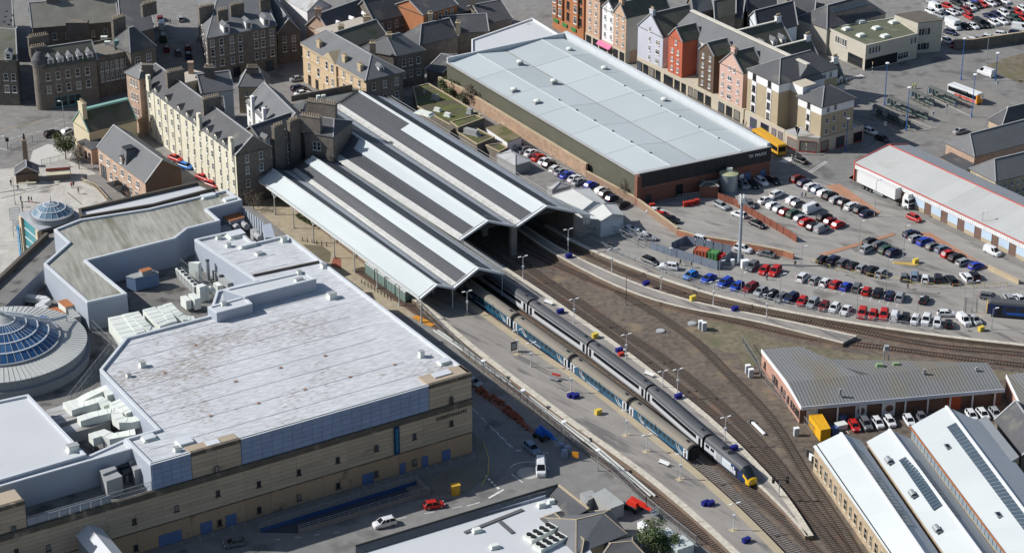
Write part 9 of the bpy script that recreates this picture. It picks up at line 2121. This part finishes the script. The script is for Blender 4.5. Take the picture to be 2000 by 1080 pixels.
# yellow container and clutter at the workshop
yc=thing('shipping_container','bright yellow storage container at the workshop corner','container',(62.4,-72.4));q=[V(p)for p in((60.3,-71.6),(62,-74.7),(64.2,-73.6))];q=[q[0],q[1],q[2],q[0]+q[2]-q[1]]
q=[at_z(p,0)for p in(V((60.2,-69.4,2.6)),V((61.8,-75.7,2.6)),V((63.9,-75,2.6)),V((62.9,-69,2.6)))];YC=mat('container_yellow',(.62,.33,.012),ribs=(.6,-.8,.35,.06))
MB().prism(q,.1,2.6).build('body',YC,yc);MB().parapet(q,2.6,2.68,.12).build('top_rail',YC,yc)
d_,n_,rz_=wall_frame(q[1],q[2],q[0])
for f in(.27,.73):MB().box(at_z(q[1].lerp(q[2],f),.2)+n_*.04,(1.05,.06,2.2),rz_).build('door',YC,yc)
for p,s,m,lb in(((65,-72),(1.6,1.4,1.2),DOOR_BLUE,'blue tarpaulined crate beside the yellow container'),((66.7,-70.1),(2.2,1.6,1.0),UNIT_W,'pile of pale boards beside the red workshop car'),((67.4,-67.4),(1.2,1.0,1.2),DOOR_BLUE,'blue bin under the workshop canopy')):t=thing('storage_crate',lb,'crate',p);MB().box(p,s,.4).build('box',m,t);MB().box(V(p)+vz(s[2]),(s[0]*1.05,s[1]*1.05,.1),.4).build('lid',m,t)
cv=thing('chevron_board','black and white chevron boards at the corner of the left white shed','sign',(58.9,-84.4))
for k in range(3):p=lerp((58.7,-83),(59.4,-85.5),k/2);MB().box(V(p)+vz(.6),(1.3,.1,1.6),-.9).build('board',WHITE_METAL if k%2 else BLACK,cv)
# road clutter: boom lift, telehandler, tanks, sign, containers
def boomlift(p,label,m,boom,name='access_platform',rz=-.9):
 p=V(p);t=thing(name,label,'lift',p);d=Vector((math.cos(rz),math.sin(rz),0));n=Vector((-d.y,d.x,0))
 MB().box(p+vz(.5),(2.8,2.0,.7),rz).build('chassis',DARK_STEEL,t)
 for sx in(-1,1):
  for sy in(-1,1):c=p+d*sx*1.1+n*sy*1.0+vz(.5);MB().tube(c-n*.18,c+n*.18,.5,.5,12).build('wheel',BLACK,t)
 MB().box(p+vz(1.2),(2.4,1.7,.9),rz,0,.9).build('turret',m,t);c=p+vz(2.0);b_=p+d*boom+vz(1.6)
 MB().bar(c-d*.8,b_,.5,.5).build('boom',m,t);MB().bar(c-d*.6+vz(.6),b_.lerp(c,.3)+vz(.5),.4,.4).build('upper_boom',m,t)
 k=MB();e=b_+d*.8
 for z in(-.6,0,.5):
  for s in(-1,1):k.bar(e+n*s*.9-d*.4+vz(z),e+n*s*.9+d*.4+vz(z),.07)
  for s in(-1,1):k.bar(e-n*.9+d*s*.4+vz(z),e+n*.9+d*s*.4+vz(z),.07)
 for s in(-1,1):
  for s2 in(-1,1):k.bar(e+n*s*.9+d*s2*.4+vz(-.6),e+n*s*.9+d*s2*.4+vz(.5),.07)
 k.box(e+vz(-.65),(.8,1.8,.06),rz);k.build('basket',GALV,t)
boomlift((6,-74.3),'folded blue boom lift parked in the coned off lane',mat('lift_blue',(.01,.1,.42),rough=.4),4.6);boomlift((23.2,-101.5),'folded red boom lift parked behind the palisade fence',mat('lift_red',(.55,.035,.02),rough=.4),4.2,'access_platform',-.7)
for p,lb in(((9.8,-79.2),'left'),((11,-80.3),'right'),((10.4,-81.8),'front')):t=thing('water_tank','blue grey water tank in a cage beside the fence, '+lb+' one','tank',p);MB().box(p,(1.2,1.0,1.7),.4,0,.95).build('bottle',mat('tank_blue',(.22,.27,.36),var=.2),t);rail_along([V(p)+Vector((-.65,-.55,0)),V(p)+Vector((.65,-.55,0))],1.2,.3,GALV,'cage',t,(1.0,.6,.3),.04)
t=thing('road_sign','square orange roadworks sign on legs','sign',(12.5,-83.1));p=V((12.5,-83.1));MB().box(p+vz(.7),(1.3,.08,1.3),-.3).build('plate',mat('sign_orange',(.7,.28,.02)),t)
for s in(-.4,.4):MB().bar(p+Vector((s,0,0)),p+Vector((s,0,.8)),.08).build('leg',DARK_STEEL,t)
for k in range(16):
 p=lerp((-7.1,-54.5),(4.6,-71.6),k/15)if k<12 else lerp((0.4,-65.4),(3.1,-70.5),(k-12)/4)
 p=V(p)+Vector((random.uniform(-.4,.4),random.uniform(-1.6,1.6),0));t=thing('barrier_board','orange plastic barrier in the closed lane, %s down from the corner'%ORD[k],'barrier',p,'orange barriers in the closed lane');OB=mat('barrier_orange',(.34,.11,.065));rz=random.uniform(-1.1,-.6)
 MB().box(p+vz(.25),(2.0,.08,.8),rz).build('board',OB,t);d=Vector((math.cos(rz),math.sin(rz),0))
 for s in(-.8,.8):MB().box(p+d*s,(.12,.6,.25),rz).build('foot',BLACK,t)
sheet('worn_red_lane',[(-8.3,-52.5),(-5.6,-53.7),(-0.4,-62.6),(5,-71.6),(3.8,-72.4),(-2.3,-63),(-7.5,-55.4)],.03,mat('red_lane',(.2,.1,.075),var=.3,fine=.2))
def cont(qd,h,m,label,roofm=None):
 q=[V(p)for p in qd];t=thing('site_container',label,'container',centroid(q));MB().prism(q,.05,h).build('body',m,t);MB().prism([centroid(q)+(at_z(p,0)-centroid(q))*1.03 for p in q],h,h+.12).build('roof',roofm or m,t)
CW=mat('container_pale',(.46,.5,.48),var=.1,ribs=(.8,-.6,.4,.05))
cont([(26.6,-113.2,2.5),(28.4,-115.5,2.5),(30.5,-113.9,2.5),(29,-111.9,2.5)],2.5,CW,'pale green container by the bottom hedge, rear');cont([(28.3,-116.8,2.5),(30.3,-119.7,2.5),(33.5,-117.8,2.5),(31.5,-114.2,2.5)],2.5,CW,'pale green container by the bottom hedge, front');cont([(13,-99.5,2.6),(14.4,-102.3,2.6),(16.1,-100.5,2.6),(15.3,-98.4,2.6)],2.4,UNIT_G,'grey plant box behind the hipped bottom building');cont([(23.5,-109.4,2.2),(24.4,-111.4,2.2),(25.4,-110.4,2.2),(24.6,-108.7,2.2)],2.0,WHITE_METAL,'white cabinet behind the red boom lift')
cont([(15.4,-100.8,3),(18.6,-105.7,3),(21.2,-103.9,3),(17.8,-98.4,3)],2.8,mat('yard_grey',(.33,.34,.33),var=.12),'flat grey annex between the bottom building and the boom lifts')
# forecourt: glass booths, bollards
for k in range(4):
 a,b=lerp((-33.8,1.7),(-23.7,-14),k/4),lerp((-33.8,1.7),(-23.7,-14),(k+.9)/4);q=edge_quad(a,b,2.2);t=thing('glass_booth','green framed glass booth under the canopy edge, %s from the forecourt'%ORD[k],'booth',a,'booths under the canopy')
 MB().prism(q,.1,2.5).build('glazing',mat('booth_glass',(.15,.22,.2),rough=.2),t);MB().prism(q,2.5,2.7).build('roof',PARA,t)
 for f in(0,.33,.66,1):p=q[0].lerp(q[1],f);MB().bar(p,p+vz(2.5),.1).build('mullion',WHITE_METAL,t)
for k in range(16):
 p=lerp((-34.3,-3.6),(-27.2,-12.3),k/9)if k<10 else lerp((-49.6,19),(-43.7,16.1),(k-10)/5);p=V(p);t=thing('bollard','black bollard on the station forecourt, %s from the %s'%((ORD[k],'booth end')if k<10 else(ORD[k-10],'garden end')),'bollard',p,'forecourt bollards');MB().tube(p,p+vz(.95),.1,.09,8).build('shaft',BLACK,t);MB().tube(p+vz(.95),p+vz(1.05),.12,.1,8).build('cap',BLACK,t)
ow=thing('orange_works_mat','orange works boards laid by the front corner of the canopy','boards',(-19.3,-21.6))
for k in range(3):p=lerp((-20.8,-21.2),(-18.1,-24.1),k/2);MB().box(V(p)+vz(.05),(2.2,1.6,.1),-.7).build('board',mat('works_orange',(.5,.22,.03)),ow)
# square: column, kiosks, canopy, parasol
cl=thing('mercat_column','tall brown stone column with small statue in the square','monument',(-123.3,63.9));p=V((-123.3,63.9))
MB().box(p,(2.4,2.4,.8),.2).build('plinth',STONE_P,cl);MB().box(p+vz(.8),(1.3,1.3,6.2),.2,0,.82).build('shaft',mat('column_stone',(.22,.165,.11),var=.15),cl);MB().box(p+vz(7.0),(1.3,1.3,.3),.2).build('cap',STONE_P,cl);MB().lathe(p+vz(7.3),[(.4,0),(.3,.6),(.35,.9),(.18,1.3),(.2,1.5),(.02,1.7)],10).build('statue',DARK_STEEL,cl)
q=[V(p)for p in((-123.7,52.6),(-118.2,53.6),(-119.2,57.6),(-124.4,56.4))];t,ro,r0,r1=house('timber_kiosk','timber market kiosk with dark shingle roof and white awning','kiosk',q,2.6,4.4,mat('kiosk_brown',(.14,.1,.07)),SLATE,0,0,.3,1)
MB().solid([V((-122.2,48.3,2.2))+Vector((0,-1,0)),V((-117.9,48.9,2.2))+Vector((0,-1,0)),V((-117.7,48.2,2.5)),V((-122,47.6,2.5))],[v_+vz(.08)for v_ in(V((-122.2,48.3,2.2))+Vector((0,-1,0)),V((-117.9,48.9,2.2))+Vector((0,-1,0)),V((-117.7,48.2,2.5)),V((-122,47.6,2.5)))]).build('awning',mat('awning_cream',(.6,.56,.4)),t)
q=[V(p)for p in((-116.5,54.5),(-110.7,55.7),(-111.2,58.9),(-117,57.6))];t=thing('market_stall','long market stall with cream awning and red lettered fascia','stall',centroid(q));MB().prism(q,0,2.9).build('body',mat('stall_grey',(.22,.2,.18)),t);MB().prism(q,2.9,3.1).build('roof',mat('stall_roof',(.33,.31,.28)),t)
d_,n_,rz_=wall_frame(q[0],q[1],q[2]);MB().solid([at_z(q[0],1.9)+n_*1.3,at_z(q[1],1.9)+n_*1.3,at_z(q[1],2.5)+n_*.05,at_z(q[0],2.5)+n_*.05],[v_+vz(.08)for v_ in(at_z(q[0],1.9)+n_*1.3,at_z(q[1],1.9)+n_*1.3,at_z(q[1],2.5)+n_*.05,at_z(q[0],2.5)+n_*.05)]).build('awning',mat('awning_cream',(.6,.56,.4)),t);MB().prism([q[0]+n_*.02,q[1]+n_*.02,q[1]+n_*.1,q[0]+n_*.1],2.65,3.3).build('fascia',mat('fascia_red',(.3,.08,.06)),t)
sl=thing('slatted_canopy','slatted grey metal canopy beside the corner pavilion','canopy',(-120.2,33.3));q=[V(p)for p in((-121.1,30.9,3),(-118.9,32.1,3),(-116.1,22.5,3),(-118.4,21.2,3))]
for k in range(9):MB().bar(q[0].lerp(q[3],k/8),q[1].lerp(q[2],k/8),.5,.08).build('slat',GALV,sl)
for c in q:MB().bar(at_z(c,0),c,.12).build('post',GALV,sl)
for p,lb in(((-98,47.7),'rear'),((-95.8,44.7),'front')):
 p=V(p);t=thing('parasol','black square parasol on the hall terrace, '+lb+' one','parasol',p);MB().tube(p,p+vz(2.6),.06,.05,8).build('pole',DARK_STEEL,t);MB().box(p+vz(2.2),(3.6,3.6,.8),.6,0,.05).build('canopy',BLACK,t);MB().box(p,(.8,.8,.12),.6).build('base',UNIT_G,t)
bar_fence('terrace_fence','pale fence curving round the hall terrace',[(-107.6,53.9),(-103.6,50.2),(-99.1,41.7)],1.1,.6,STONE_L,.1);bar_fence('works_fence','mesh works fence round the pale paving in the square',[(-129.1,73.7),(-124.6,79.6),(-122.4,80.3)],1.8,.4,GALV,.05);bar_fence('works_fence','mesh works fence along the near side of the pale paving',[(-119.4,63.9),(-113.1,68.4)],1.8,.4,GALV,.05)
tl=thing('traffic_light','pair of black traffic lights at the crossing by the square','traffic light',(-130,74.3));p=V((-130,74.3));MB().tube(p,p+vz(3.0),.07,.07,8).build('post',BLACK,tl)
for s in(-.25,.25):MB().box(p+Vector((s,0,2.4)),(.35,.3,1.0)).build('signal_head',BLACK,tl)
# units on the moss roofs
for p,s,lb in(((-20.5,100.9,3.4),(1.8,1.2,1.2),'largest, near the far end'),((-23.6,105.1,3.4),(.6,.6,.8),'small, far left'),((-19.7,92.5,3.4),(1.8,.8,.8),'row of white boxes'),((-16.9,88.9,3.4),(1.8,1.0,.8),'white box in the middle'),((-11.1,90.9,3.4),(1.4,1.2,1.2),'dark box by the wall'),((-10.5,76.3,3.6),(4.2,1.4,1.2),'long grey box')):roof_item('roof_plant','plant unit on the mossy roofs, '+lb,'plant unit',p,s,-.6,UNIT_W if 'white' in lb else UNIT_G,None)
roof_item('roof_plant','flat white box on the train shed gutter','plant unit',(-22.6,79.1,8),(4.2,2.0,.5),-.6,UNIT_W,None)
for p,lb in(((-50.5,86.9,8.5),'left'),((-49.2,87.3,8.5),'right')):roof_item('condenser_box','white condenser box behind the train shed gable, '+lb+' one','condenser',p,(1.0,.9,1.4),.3,UNIT_W,None)
t=thing('flat_roofed_annex','dark flat roofed annex behind the train shed gables','annex',(-50.6,109.4));q=[V(p)for p in((-58.3,87,7),(-53.3,91.8,7),(-42.5,100.9,7),(-40.9,99.2,7),(-47,86.6,7),(-55.1,84.7,7))];MB().prism(q,0,6.8).build('wall',STONE_D,t);MB().prism(q,6.8,7).build('roof',mat('annex_felt',(.13,.135,.13),var=.2),t);MB().bar(V((-58,90.2,7.8)),V((-42.5,98.4,7.8)),.5,1.6).build('parapet',STONE_D,t)
